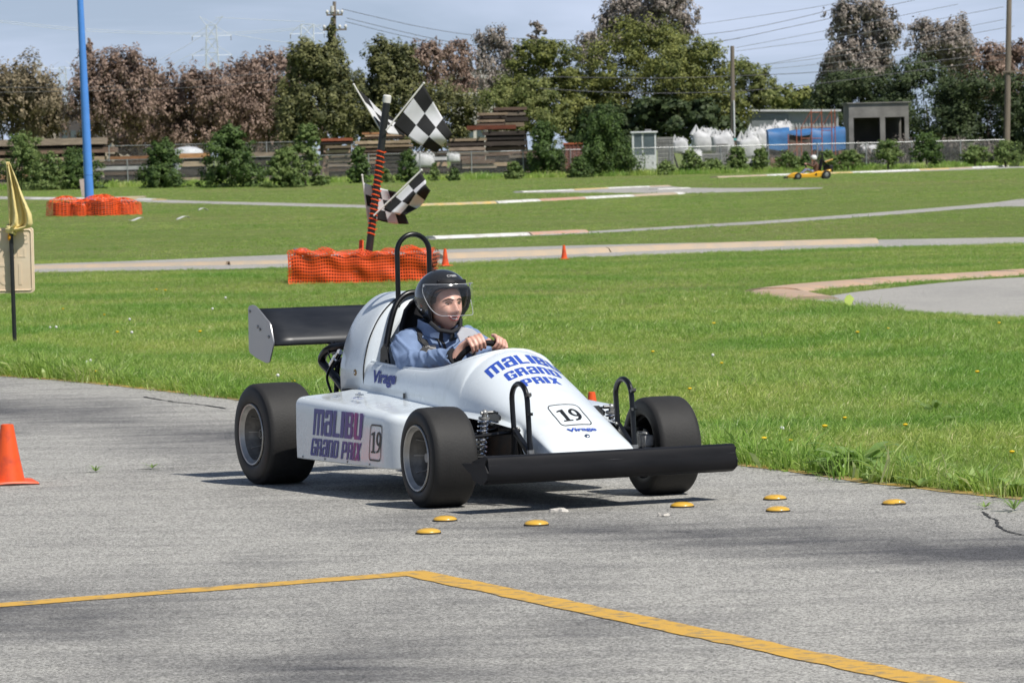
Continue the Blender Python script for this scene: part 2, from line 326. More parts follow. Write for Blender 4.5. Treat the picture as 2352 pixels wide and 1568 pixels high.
def kerb(px, step, cols, wd=.42, h=.075, lens=None):
    root = empty('painted_kerb'); root['kind'] = 'structure'
    L = resample([G(*p) for p in px], .5); d = [0]
    for a, b in zip(L, L[1:]): d.append(d[-1] + (b - a).length)
    tot = d[-1]; s = 0; i = 0
    xs = [p.x for p in L]; ys = [p.y for p in L]
    pt = lambda q: Vector((float(np.interp(q, d, xs)), float(np.interp(q, d, ys)), 0))
    KLINES.append(L)
    while s < tot - .1:
        ln = step * rnd.uniform(.85, 1.15); e = min(tot, s + ln); a = pt(s + .012); b = pt(e - .012); n = Vector((-(b - a).y, (b - a).x, 0)).normalized()
        hh = h * rnd.uniform(.93, 1.04); mb = MB(); mid = pt((s + e) / 2)
        rs = [[q + n * o + Vector((0, 0, z)) for o, z in ((-wd / 2, 0), (-wd * .36, hh * .75), (-wd * .2, hh), (wd * .2, hh), (wd * .36, hh * .75), (wd / 2, 0))] for q in (a, mid, b)]
        mb.rings(rs); mb.build('kerb_block', KC[cols[i % len(cols)]], root); s = e; i += 1
    return root
kerb([(985, 549), (1150, 543), (1335, 534)], 2.6, 'wppwpw', .4, .06)
kerb([(940, 474), (1100, 469), (1300, 459), (1560, 446)], 4.0, 'ywpwtwypwwy', .5, .075)
kerb([(1190, 442), (1300, 438), (1400, 433), (1530, 428)], 4.0, 'wywtw', .5, .05)
kerb([(1500, 436), (1575, 433)], 4.0, 'wy', .5, .04)
kerb([(70, 618), (330, 612), (605, 607), (880, 599)], 3.0, 't', .45, .055)
kerb([(1000, 595), (1220, 588), (1391, 580), (1600, 571), (1800, 565), (2010, 559)], 3.0, 'ttt', .45, .085)
kerb([(1775, 671), (1830, 664), (1900, 657), (2050, 646), (2200, 637), (2352, 628), (2600, 616)], 1.55, 's', .75, .05)
kerb([(1775, 671), (1820, 678), (1872, 689)], .9, 's', .55, .04)
kerb([(1640, 409), (1800, 403), (2000, 396), (2200, 388), (2352, 381), (2600, 371)], 5.0, 'twywwytww', .5, .08)
kerb([(80, 457), (200, 456), (335, 453)], 4.0, 'wtyw', .5, .05)
kerb([(300, 457), (370, 460)], 4.0, 'yw', .5, .05)

# ------------------------------------------------------------------ grass
def grass_mat():
    m = bpy.data.materials.new('grass_blade'); m.use_nodes = True; t = m.node_tree; L = t.links.new; t.nodes.clear()
    oi = N(t, 'ShaderNodeObjectInfo'); ge = N(t, 'ShaderNodeNewGeometry'); av = N(t, 'ShaderNodeMix'); av.inputs[0].default_value = .55; L(oi.outputs['Random'], av.inputs[2]); L(ge.outputs['Random Per Island'], av.inputs[3])
    rp = N(t, 'ShaderNodeValToRGB'); L(av.outputs[0], rp.inputs[0]); e = rp.color_ramp.elements
    e[0].position = .12; e[0].color = (.15, .295, .04, 1); e[1].position = .92; e[1].color = (.68, .70, .36, 1)
    k = rp.color_ramp.elements.new(.55); k.color = (.35, .51, .105, 1); k = rp.color_ramp.elements.new(.8); k.color = (.46, .59, .17, 1)
    no = N(t, 'ShaderNodeTexNoise'); L(oi.outputs['Location'], no.inputs['Vector']); no.inputs['Scale'].default_value = .45; no.inputs['Detail'].default_value = 4
    mr = N(t, 'ShaderNodeValToRGB'); L(no.outputs[0], mr.inputs[0]); q = mr.color_ramp.elements; q[0].position = .36; q[0].color = (.66, .84, .62, 1); q[1].position = .64; q[1].color = (1.26, 1.10, 1.15, 1)
    mu = N(t, 'ShaderNodeMix', data_type='RGBA', blend_type='MULTIPLY'); mu.inputs[0].default_value = 1; L(rp.outputs[0], mu.inputs[6]); L(mr.outputs[0], mu.inputs[7])
    p = N(t, 'ShaderNodeBsdfPrincipled'); L(mu.outputs[2], p.inputs['Base Color']); p.inputs['Roughness'].default_value = .42; p.inputs['Specular IOR Level'].default_value = .45
    tl = N(t, 'ShaderNodeBsdfTranslucent'); L(mu.outputs[2], tl.inputs[0]); ms = N(t, 'ShaderNodeMixShader'); ms.inputs[0].default_value = .5; L(p.outputs[0], ms.inputs[1]); L(tl.outputs[0], ms.inputs[2])
    o = N(t, 'ShaderNodeOutputMaterial'); L(ms.outputs[0], o.inputs[0]); return m
M_GRASS = grass_mat()
def clump(seed, n, rad, hmin, hmax, wd, broad=False):
    r = random.Random(seed); V = []; F = []
    for i in range(n):
        a = r.uniform(0, 6.28); q = rad * math.sqrt(r.random()); b = Vector((q * math.cos(a), q * math.sin(a), 0)); h = r.uniform(hmin, hmax)
        la = a + r.uniform(-1.2, 1.2); le = r.uniform(.12, .8) * h; d = Vector((math.cos(la), math.sin(la), 0)); s = Vector((-d.y, d.x, 0)) * (wd * r.uniform(.6, 1.2)) * .5
        fa = r.uniform(0, 3.14); s = Matrix.Rotation(fa * .5, 3, d) @ s
        p1 = b + d * le * .28 + Vector((0, 0, h * .6)); p2 = b + d * le + Vector((0, 0, h * r.uniform(.72, 1.0))); o = len(V)
        V += [b - s * .7, b + s * .7, p1 - s, p1 + s, p2]; F += [(o, o + 1, o + 3, o + 2), (o + 2, o + 3, o + 4)]
    me = bpy.data.meshes.new('grass_clump'); me.from_pydata([tuple(v) for v in V], [], F); me.materials.append(M_GRASS); me.update()
    return bpy.data.objects.new('grass_clump', me)
def clump_col(name, args):
    c = bpy.data.collections.new(name)
    for a in args: c.objects.link(clump(*a))
    return c
C_NEAR = clump_col('near_clumps', [(s, 16, .05, .035, .09, .0055) for s in range(4)] + [(9, 9, .05, .05, .13, .006), (10, 8, .045, .02, .045, .017)])
C_FAR = clump_col('far_clumps', [(s, 16, .20, .03, .075, .016) for s in range(20, 24)])
def gn_scatter(name, P, S, col, label, tilt=.25):
    me = bpy.data.meshes.new(name); me.vertices.add(len(P)); me.vertices.foreach_set('co', P.astype(np.float32).ravel())
    at_ = me.attributes.new('sc', 'FLOAT', 'POINT'); at_.data.foreach_set('value', S.astype(np.float32)); me.update()
    o = link(name, me); ng = bpy.data.node_groups.new(name, 'GeometryNodeTree'); ng.interface.new_socket('Geometry', in_out='INPUT', socket_type='NodeSocketGeometry'); ng.interface.new_socket('Geometry', in_out='OUTPUT', socket_type='NodeSocketGeometry')
    n = ng.nodes; L = ng.links.new; gi = n.new('NodeGroupInput'); go_ = n.new('NodeGroupOutput'); ip = n.new('GeometryNodeInstanceOnPoints'); ci = n.new('GeometryNodeCollectionInfo')
    ci.inputs[0].default_value = col; ci.inputs[1].default_value = True; ci.inputs[2].default_value = True
    rv = n.new('FunctionNodeRandomValue'); rv.data_type = 'FLOAT_VECTOR'; rv.inputs[0].default_value = (-tilt, -tilt, 0); rv.inputs[1].default_value = (tilt, tilt, 6.28)
    na = n.new('GeometryNodeInputNamedAttribute'); na.data_type = 'FLOAT'; na.inputs[0].default_value = 'sc'
    L(gi.outputs[0], ip.inputs['Points']); L(ci.outputs[0], ip.inputs['Instance']); ip.inputs['Pick Instance'].default_value = True
    L(rv.outputs[0], ip.inputs['Rotation']); L(na.outputs[0], ip.inputs['Scale']); L(ip.outputs[0], go_.inputs[0])
    md = o.modifiers.new('scatter', 'NODES'); md.node_group = ng; return tag(o, label, 'grass', kind='stuff')
EXCL = [[tuple(p) for p in v] for v in T.values()]
def grass_pts(y0, y1, dens, seed, pad=.0):
    r = np.random.RandomState(seed); hw1 = .122 * y1 + 1.0; n = int(2 * hw1 * (y1 - y0) * dens); x = r.uniform(-hw1, hw1, n); y = r.uniform(y0, y1, n)
    k = np.abs(x) < .122 * y + 1.0; x, y = x[k], y[k]
    A = [(p[0], p[1]) for p in ASPH]; jx = r.normal(0, .025, len(x)); k = ~inpoly(x - .005 + jx, y - .005 + jx, A)
    for P in EXCL: k &= ~inpoly(x, y, P)
    x, y = x[k], y[k]
    for Ln in KLINES:
        for a, b in zip(Ln, Ln[1:]):
            if min(a.y, b.y) > y1 + 2 or max(a.y, b.y) < y0 - 2: continue
            dx, dy = b.x - a.x, b.y - a.y; tt = np.clip(((x - a.x) * dx + (y - a.y) * dy) / (dx * dx + dy * dy), 0, 1)
            yn = y - a.y - tt * dy; k = np.hypot(x - a.x - tt * dx, np.where(yn < 0, yn * KERB_CLEAR, yn)) > (.26 if a.y > 60 else .36); x, y = x[k], y[k]
    return x, y
def edge_dist(x, y):
    d = np.full(len(x), 9.0)
    for a, b in zip(EDGE, EDGE[1:]):
        dx, dy = b.x - a.x, b.y - a.y; tt = np.clip(((x - a.x) * dx + (y - a.y) * dy) / (dx * dx + dy * dy), 0, 1); d = np.minimum(d, np.hypot(x - a.x - tt * dx, y - a.y - tt * dy))
    return d
x, y = grass_pts(20.3, 46, 430, 1)
s = (.82 + .30 * noise2(x, y, 1.1, 3) + .22 * noise2(x, y, 4.5, 4)) * nrs.uniform(.7, 1.25, len(x)); s = s * (1 + .85 * np.exp(-edge_dist(x, y) / .22)); s = np.clip(s, .4, 2.2)
gn_scatter('grass', np.stack([x, y, np.zeros_like(x)], 1), s, C_NEAR, 'bright green mown grass behind the white race kart')
x, y = grass_pts(46, 78, 170, 2)
s = (1.15 + .35 * noise2(x, y, .8, 5) + .25 * noise2(x, y, 3.5, 6)) * nrs.uniform(.7, 1.3, len(x)); s = np.clip(s, .5, 2.4)
gn_scatter('grass', np.stack([x, y, np.zeros_like(x)], 1), s * np.interp(y, [46, 58, 78], [.62, .42, .34]), C_NEAR, 'green lawn around the tyre barrier and the orange cones')
x, y = grass_pts(72, 150, 16, 3)
s = np.clip((.8 + .35 * noise2(x, y, .5, 7) + .2 * noise2(x, y, 2, 8)) * nrs.uniform(.6, 1.2, len(x)), .35, 1.7)
gn_scatter('grass', np.stack([x, y, np.zeros_like(x)], 1), s * .48, C_FAR, 'mid-distance lawn between the winding kart tracks')
x, y = grass_pts(150, 268, 5, 4)
s = np.clip((.95 + .4 * noise2(x, y, .3, 9) + .2 * noise2(x, y, 1.2, 10)) * nrs.uniform(.6, 1.25, len(x)), .4, 2.2)
gn_scatter('grass', np.stack([x, y, np.zeros_like(x)], 1), s * .55, C_FAR, 'far strip of lawn in front of the chain-link fence')

# ragged tufts over the asphalt edge
PX_, PY_ = [], []
EL = resample([p for p in EDGE if 20 < p.y < 40], .02)
for p in EL:
    for k in range(2):
        if rnd.random() < .42 + .3 * math.sin(p.x * 5 + p.y * 2.3): q = rnd.gauss(.05, .07); PX_.append(p.x + .85 * q); PY_.append(p.y + .52 * q)
x = np.array(PX_); y = np.array(PY_); s = np.clip(nrs.normal(1.55, .4, len(x)) * (1 + .35 * noise2(x, y, 2.2, 21)), .7, 2.6)
gn_scatter('edge_grass', np.stack([x, y, np.full_like(x, .003)], 1), s, C_NEAR, 'ragged grass tufts overhanging the asphalt edge', .45)
# ------------------------------------------------------------------ the white race kart
M_WHITE = mat('white_fibreglass', (.72, .77, .80), .24, col2=(.60, .64, .65), scale=5, thr=(.27, .44), detail=9, coat=.55, bump=.02, bscale=5, rvar=.08)
M_BLK = mat('black_painted_steel', (.006, .0065, .008), .3, var=.3, scale=20, spec=.4)
M_BLKP = mat('black_plastic', (.0045, .005, .007), .5, spec=.16, col2=(.014, .014, .016), scale=7, thr=(.5, .8), stretch=(1, .25, 1))
M_DARK = mat('dark_void', (.008, .008, .009), .7)
M_RUB = mat('worn_tyre_rubber', (.020, .0195, .0195), .64, spec=.3, col2=(.030, .029, .028), scale=9, thr=(.3, .8), bump=.12, bscale=90, stretch=(1, 1, 1))
M_SIDE = mat('tyre_sidewall_rubber', (.008, .008, .008), .5, spec=.3, var=.2, scale=20)
M_ALU = mat('cast_aluminium', (.42, .405, .38), .42, metal=.75, var=.15, scale=20, bump=.05)
M_RIMD = mat('shade_toned_alloy', (.13, .125, .115), .55, metal=.5, var=.2, scale=30)  # rim face: darker colour stands in for shadow deep in the wheel
M_RIMB = mat('shade_toned_barrel', (.20, .19, .175), .5, metal=.6, var=.25, scale=25)  # barrel grey has the shade inside the dish painted in
M_CALP = mat('bright_caliper_alloy', (.55, .54, .52), .4, metal=.3, var=.3, scale=40)
M_CHR = mat('polished_chrome', (.78, .78, .80), .14, metal=1.0, var=.05)
M_STEEL = mat('brushed_endplate_aluminium', (.50, .49, .48), .42, metal=.8, col2=(.40, .40, .42), scale=3, rvar=.1)
M_SILV = mat('dull_grey_metal', (.36, .36, .35), .45, metal=.7, var=.3, scale=40)
M_WING = mat('scuffed_black_wing', (.022, .024, .028), .38, col2=(.012, .013, .016), scale=5, stretch=(1, .3, 1), thr=(.35, .6), rvar=.12)
M_BLUE = mat('blue_lettering', (.035, .085, .42), .4, var=.06)
M_NAVY = mat('navy_lettering', (.028, .040, .24), .4, var=.06)
M_NUM = mat('black_numerals', (.012, .012, .012), .4)
M_RUST = mat('oily_rusty_steel', (.055, .025, .010), .6, col2=(.012, .010, .009), scale=14)
CARA = R(25.4); CAR_O = Vector((.1707, 22.459, 0)); CAR_RZ = -(math.pi / 2 - CARA)
kart = empty('race_kart', CAR_O, CAR_RZ, 'white open-wheel race kart with black front bumper and rear wing on the asphalt', 'race kart')

def hermite(xs, ys, q):
    xs = np.array(xs, float); ys = np.array(ys, float); d = np.diff(ys) / np.diff(xs); m = np.zeros(len(xs)); m[0] = d[0]; m[-1] = d[-1]
    for i in range(1, len(xs) - 1):
        if d[i - 1] * d[i] > 0: m[i] = 2 * d[i - 1] * d[i] / (d[i - 1] + d[i])
    i = int(np.clip(np.searchsorted(xs, q) - 1, 0, len(xs) - 2)); h = xs[i + 1] - xs[i]; t = (q - xs[i]) / h
    return float((2 * t**3 - 3 * t**2 + 1) * ys[i] + (t**3 - 2 * t**2 + t) * h * m[i] + (-2 * t**3 + 3 * t**2) * ys[i + 1] + (t**3 - t**2) * h * m[i + 1])
ST = [  # x, top z, opening half width, half width, z of widest, lower z, lower half width
    (-1.56, .612, .232, .272, .47, .30, .272), (-1.2, .594, .240, .284, .46, .30, .285), (-.85, .589, .243, .292, .455, .30, .295), (-.66, .604, .232, .292, .45, .30, .297),
    (-.55, .628, .208, .290, .44, .33, .300), (-.48, .652, .170, .286, .435, .37, .303), (-.43, .671, .115, .283, .43, .385, .305), (-.405, .682, .06, .281, .43, .39, .305), (-.395, .687, .0, .280, .43, .39, .305),
    (-.36, .681, .0, .276, .43, .39, .305), (-.29, .652, .0, .270, .425, .388, .302), (-.185, .600, .0, .262, .415, .382, .296), (-.08, .548, .0, .250, .40, .376, .290), (.0, .508, .0, .238, .385, .370, .283), (.10, .458, .0, .225, .365, .358, .27),
    (.155, .430, .0, .219, .352, .348, .258), (.175, .418, .0, .218, .345, .26, .235), (.22, .397, .0, .216, .33, .212, .226), (.30, .352, .0, .214, .30, .202, .222), (.38, .312, .0, .213, .27, .200, .218), (.44, .270, .0, .205, .245, .200, .208), (.468, .238, .0, .19, .225, .202, .192)]
SX = [s[0] for s in ST]
def section(x, side):
    zt, yo, wd, zs, zl, wl = [hermite(SX, [s[k] for s in ST], x) for k in range(1, 7)]
    if x > -.395: yo = 0
    elif x > -1.0: yo = max(yo, 0)
    P0 = (yo, zt); P3 = (wd, zs); k = .52; P1 = (yo + (wd - yo) * k, zt); P2 = (wd, zs + (zt - zs) * .52); out = []
    for i in range(11):
        t = i / 10; a = [(1 - t)**3, 3 * t * (1 - t)**2, 3 * t * t * (1 - t), t**3]
        out.append((x, side * sum(q * p[0] for q, p in zip(a, (P0, P1, P2, P3))), sum(q * p[1] for q, p in zip(a, (P0, P1, P2, P3)))))
    for i in range(1, 5):
        t = i / 4; e = t * t if wl > wd + .01 else t; out.append((x, side * (wd + (wl - wd) * e), zs + (zl - zs) * t))
    return out
XS = sorted(set([round(v, 4) for v in np.linspace(-1.56, -.6, 20)] + [round(v, 4) for v in np.linspace(-.6, -.43, 10)] + [-.42, -.41, -.404, -.399, -.396, -.395] + [round(v, 4) for v in np.linspace(-.385, .468, 40)]))
mb = MB(); rim = {1: [], -1: []}
for sd in (1, -1):
    rs = [section(x, sd) for x in XS]; mb.rings(rs, closed=False)
    rim[sd] = [r[0] for x, r in zip(XS, rs) if x <= -.395]
f0 = [p for p in section(XS[-1], -1)][::-1] + section(XS[-1], 1)[1:]; mb.add(f0, [tuple(range(len(f0)))])
body = mb.build('body_shell', M_WHITE, kart, smooth=50, weld=.0004)
bvh_body = BVHTree.FromPolygons([v.co.copy() for v in body.data.vertices], [tuple(p.vertices) for p in body.data.polygons])
mb = MB(); mb.tube(rim[-1] + rim[1][::-1][1:], .0075, 6); mb.build('cockpit_rim', M_WHITE, body)
mb = MB()
for sd in (-1, 1): mb.box((-1.0, sd * .236, .40), (.98, .006, .24))
mb.box((-1.0, 0, .277), (.98, .46, .006)); mb.box((-.508, 0, .38), (.006, .46, .2)); mb.build('cockpit_liner', M_DARK, kart, smooth=0)
# frame, floor and suspension under the shell
mb = MB(); mb.box((-.7, 0, .135), (2.3, .44, .02)); mb.build('floor_pan', M_DARK, kart, smooth=0)
mb = MB(); mb.box((-.13, 0, .262), (.62, .30, .22)); mb.build('front_tub', M_RUST, kart, smooth=0)
mb = MB()
for sd in (-1, 1):
    mb.tube([(-.38, sd * .20, .15), (.12, sd * .2, .16), (.42, sd * .19, .17)], .013); mb.tube([(-.38, sd * .20, .36), (.0, sd * .21, .35), (.16, sd * .245, .345)], .012)
    mb.tube([(.13, sd * .21, .16), (.15, sd * .24, .345)], .012)
mb.build('chassis_frame', M_BLK, kart)
for sd in (-1, 1):
    mb = MB(); mb.tube([(.15, sd * .2, .17), (.03, sd * .47, .165)], .010); mb.tube([(-.17, sd * .2, .17), (.0, sd * .47, .165)], .010)
    mb.tube([(.10, sd * .22, .335), (.02, sd * .46, .31)], .009); mb.tube([(-.12, sd * .22, .335), (.0, sd * .46, .31)], .009); mb.tube([(.06, sd * .2, .22), (.055, sd * .48, .225)], .007); mb.build('suspension_arm', M_BLK, kart)
    # coil spring and damper
    top = Vector((-.028, sd * .326, .395)); bot = Vector((-.062, sd * .336, .185)); ax = (top - bot).normalized(); u = ax.cross(Vector((0, 1, 0))).normalized(); v = ax.cross(u)
    sp = MB(); nt_ = 10; pts = [bot.lerp(top, i / (nt_ * 10)) + (u * math.cos(2 * math.pi * i / 10) + v * math.sin(2 * math.pi * i / 10)) * .025 for i in range(nt_ * 10 + 1)]
    sp.tube(pts, .0042, 6); shock = sp.build('coil_spring', M_CHR, kart)
    mb = MB(); mb.tube([bot - ax * .03, top + ax * .02], .0125, 10); mb.tube([top - ax * .006, top + ax * .004], .027, 14); mb.build('damper', M_SILV, shock)
    mb = MB(); mb.ball(top + ax * .025, .016, 10, 8); mb.tube([top + ax * .025 + Vector((0, sd * .02, 0)), top + ax * .025 - Vector((0, sd * .04, 0))], .009, 8); mb.build('shock_eye', M_SILV, shock)
    mb = MB(); pl = [(-.10, .424), (-.045, .427), (.02, .402), (.015, .385), (-.06, .360), (-.10, .37)]
    mb.rings([[Vector((a, sd * yy, b)) for a, b in pl] for yy in (.262, .272)]); mb.box((-.03, sd * .295, .418), (.03, .07, .008)); mb.build('shock_bracket', M_BLK, kart)
    mb = MB(); mb.box((.05, sd * .455, .25), (.085, .035, .075)); mb.box((.095, sd * .455, .262), (.02, .045, .05)); mb.tube([(.03, sd * .44, .295), (.11, sd * .44, .295)], .007, 6); mb.tube([(.05, sd * .44, .20), (.05, sd * .44, .30)], .006, 6)
    mb.box((.10, sd * .45, .215), (.03, .03, .03)); bevel(mb.build('brake_caliper', M_CALP, kart), .004)
    mb = MB(); mb.lathe([(.02, -.004), (.085, -.004), (.085, .004), (.02, .004)], Matrix.Translation((0, sd * .475, .229)) @ Matrix.Rotation(R(90), 4, 'X'), 24); mb.build('brake_disc', M_SILV, kart)
# side pods
for sd in (-1, 1):
    mb = MB(); rs = []
    for x in list(np.linspace(-1.60, -.60, 14)) + list(np.linspace(-.585, -.40, 14)):
        t = (x + 1.6) / 1.2; ztop = .448 - .05 * max(0, t)**1.3; q = max(0, (x + .56) / .16); inset = .125 * (1 - math.sqrt(max(0, 1 - min(q, 1)**2))); yo = .60 - inset; zb = .150
        zi = .476 - .062 * max(0, t)**1.2; r = .038
        if x > -.52: ztop -= .02 * ((x + .52) / .12)**2
        sec = [(.24, zi), (.30, zi - .004), (.40, ztop + .012), (yo - r * 1.6, ztop + .003)] + [(yo - r + r * math.sin(a), ztop - r + r * math.cos(a)) for a in np.linspace(.15, math.pi / 2, 6)] + [(yo + .002, zb + .1), (yo, zb), (.24, zb)]
        rs.append([Vector((x, sd * a, b)) for a, b in sec])
    mb.rings(rs); pod = mb.build('side_pod', M_WHITE, kart, smooth=40); bevel(pod, .012, 3, 60)
    for rx in (-1.52, -1.25, -.98, -.72): mb = MB(); mb.ball((rx, sd * .6035, .163), (.005, .003, .005), 8, 6); mb.build('rivet', M_SILV, pod)
    mb = MB(); mb.box((-1.40, sd * .47, .454), (.045, .022, .006)); mb.build('pod_latch', M_CHR, pod); mb = MB(); mb.box((-1.28, sd * .40, .462), (.05, .024, .008)); mb.ball((-1.28, sd * .40, .467), .007, 8, 6); mb.build('pod_latch', M_CHR, pod)
# engine cover
AR = [(.270, .465), (.272, .56), (.258, .64), (.232, .725), (.19, .805), (.14, .866), (.075, .915), (0, .934)]
def arch(x, k=1.0, dz=0):
    h = [Vector((x, -a * k, b + dz)) for a, b in AR]; return h + [Vector((p.x, -p.y, p.z)) for p in h[-2::-1]]
def subdiv(P, n=3):
    out = []
    for i in range(len(P) - 1):
        p0, p1, p2, p3 = P[max(i - 1, 0)], P[i], P[i + 1], P[min(i + 2, len(P) - 1)]
        for k in range(n):
            t = k / n; out.append(.5 * ((2 * p1) + (-p0 + p2) * t + (2 * p0 - 5 * p1 + 4 * p2 - p3) * t * t + (-p0 + 3 * p1 - 3 * p2 + p3) * t**3))
    return out + [P[-1]]
mb = MB(); rs = []
for x, k, dz in ((-1.838, .90, -.03), (-1.822, .97, -.008), (-1.80, 1.0, 0), (-1.72, 1.005, .006), (-1.60, 1.005, .008), (-1.545, 1.0, .006), (-1.525, .985, .0)):
    rs.append(subdiv(arch(x, k, dz)))
mb.rings(rs, closed=False)
cov = mb.build('engine_cover', M_WHITE, kart, smooth=60); sm = cov.modifiers.new('solid', 'SOLIDIFY'); sm.thickness = .010; sm.offset = -1
mb = MB(); rs = []
for x, k, dz in ((-1.525, .975, -.004), (-1.49, .90, -.03), (-1.47, .78, -.075)): rs.append(subdiv(arch(x, k, dz)))
mb.rings(rs, closed=False); mb.add(rs[-1], [tuple(range(len(rs[-1])))]); mb.build('headrest_fairing', M_WHITE, kart, smooth=70)
mb = MB(); mb.tube(subdiv(arch(-1.5235, .992, .001)), .0035, 6); mb.build('cover_seam', M_DARK, cov)
mb = MB(); mb.lathe([(.0005, .004), (.015, .004), (.0155, 0)], Matrix.Translation((-1.613, -.2735, .553)) @ Matrix.Rotation(R(90), 4, 'X'), 16); mb.build('washer', mat('brass_washer', (.36, .24, .12), .5, metal=.4), cov)
mb = MB(); mb.ball((-1.613, -.279, .553), .006, 8, 6); mb.build('bolt', M_CHR, cov)
# dark engine mass behind the cover
mb = MB(); mb.box((-1.9, 0, .42), (.36, .30, .26)); mb.box((-1.98, .05, .6), (.2, .2, .16)); mb.tube([(-1.75, -.12, .5), (-1.8, -.12, .68), (-2.02, -.12, .70)], .03); eng = bevel(mb.build('engine', M_DARK, kart), .02)
mb = MB(); mb.tube(subdiv([Vector(p) for p in ((-1.90, -.16, .672), (-1.986, -.2, .667), (-2.096, -.22, .640), (-2.150, -.22, .590), (-2.060, -.22, .548), (-1.961, -.22, .505), (-1.86, -.22, .455), (-1.80, -.20, .42))], 4), .0215, 10); mb.build('exhaust_pipe', M_BLK, eng)
mb = MB(); mb.tube([(-1.862, -.245, .646), (-1.905, -.245, .615)], .016, 12); mb.tube([(-1.905, -.245, .615), (-1.958, -.245, .578)], .021, 12); mb.build('ignition_coil', M_CHR, eng)
mb = MB(); mb.tube(subdiv([Vector(p) for p in ((-1.955, -.25, .58), (-1.985, -.26, .54), (-1.995, -.26, .50), (-1.95, -.26, .445))], 4), .007, 6); mb.tube(subdiv([Vector(p) for p in ((-2.02, -.2, .69), (-2.04, -.23, .65), (-1.99, -.24, .60), (-1.93, -.24, .56))], 4), .004, 6); mb.build('cable', M_BLK, eng)
mb = MB(); mb.tube([(-2.02, -.62, .25), (-2.02, .62, .25)], .018); mb.tube([(-1.7, -.2, .2), (-2.05, -.2, .3), (-2.1, -.15, .66)], .014); mb.tube([(-1.7, .2, .2), (-2.05, .2, .3), (-2.1, .15, .66)], .014); mb.build('rear_axle', M_BLK, kart)
# roll hoops
mb = MB(); hp = [Vector((-1.5, -.0855, z)) for z in (.78, .95, 1.06)] + [Vector((-1.5, -.0855 * math.cos(a), 1.135 + .0855 * math.sin(a))) for a in np.linspace(0, math.pi, 15)] + [Vector((-1.5, .0855, z)) for z in (1.06, .95, .78)]
mb.tube(hp, .0128, 12); mb.build('roll_hoop', M_BLK, kart)
half = [Vector(p) for p in ((-1.41, -.215, .54), (-1.425, -.200, .63), (-1.45, -.165, .745), (-1.468, -.130, .84), (-1.482, -.095, .895), (-1.488, -.05, .928))]
mb = MB(); mb.tube(subdiv(half + [Vector((-1.49, 0, .936))] + [Vector((p.x, -p.y, p.z)) for p in half[::-1]], 4), .0155, 12); mb.build('seat_hoop', M_BLK, kart)
# seat
mb = MB(); rs = []
for z, wd, x in ((.40, .20, -1.20), (.52, .20, -1.30), (.66, .185, -1.375), (.78, .165, -1.42), (.86, .13, -1.44), (.90, .09, -1.447), (.915, .04, -1.45)):
    rs.append([Vector((x + .10 * (abs(u)**2.4), wd * u, z)) for u in np.linspace(-1, 1, 13)])
mb.rings(rs, closed=False); seat = mb.build('seat', M_BLKP, kart, smooth=60); sm = seat.modifiers.new('s', 'SOLIDIFY'); sm.thickness = .02
for z in (.735, .77, .805, .84):
    mb = MB(); wd = .10 if z < .84 else .075; mb.tube([(-1.405 - (z - .735) * .25, -wd, z), (-1.412 - (z - .735) * .25, 0, z), (-1.405 - (z - .735) * .25, wd, z)], .007, 6); mb.build('seat_rib', M_BLKP, seat)
mb = MB(); mb.rings([[Vector((x + dx, y_, z)) for x, z in ((-1.36, .56), (-1.30, .60), (-1.32, .68), (-1.36, .70), (-1.40, .67), (-1.41, .60))] for y_, dx in ((-.232, 0), (-.222, 0))]); mb.ball((-1.335, -.234, .615), .006, 8, 6); bevel(mb.build('seat_bracket', M_BLK, kart), .004)
# rear wing
EP0 = [(-2.286, .868), (-2.27, .878), (-2.235, .883), (-2.195, .879), (-2.16, .867), (-2.013, .799), (-2.0, .785), (-1.967, .708), (-1.968, .69), (-2.022, .606), (-2.035, .599), (-2.072, .596), (-2.191, .617), (-2.275, .640), (-2.291, .656)]
EP = [(a - .24, b - .01) for a, b in EP0]
wing = None
mb = MB(); rs = []
for t in np.linspace(0, 1, 9):
    x = -2.215 - .235 * t; z = .682 + .172 * (t**.8); rs.append([Vector((x, y_, z)) for y_ in np.linspace(-.446, .446, 9)])
mb.rings(rs, closed=False); wing = mb.build('rear_wing', M_WING, kart, smooth=60); sm = wing.modifiers.new('s', 'SOLIDIFY'); sm.thickness = .016; sm.offset = 1
for sd in (-1, 1):
    mb = MB(); mb.rings([[Vector((a, sd * yy, b)) for a, b in EP] for yy in (.450, .456)]); ep = mb.build('wing_endplate', M_STEEL, wing, smooth=30)
    for bx, bz in ((-2.505, .84), (-2.405, .765), (-2.375, .752), (-2.265, .718)):
        mb = MB(); mb.ball((bx, sd * .458, bz), (.008, .005, .008), 8, 6); mb.build('endplate_bolt', M_SILV, ep)
for sd in (-1, 1): mb = MB(); mb.bar((-2.05, sd * .14, .55), (-2.235, sd * .14, .672), .012, .04); mb.build('wing_strut', M_BLK, wing)
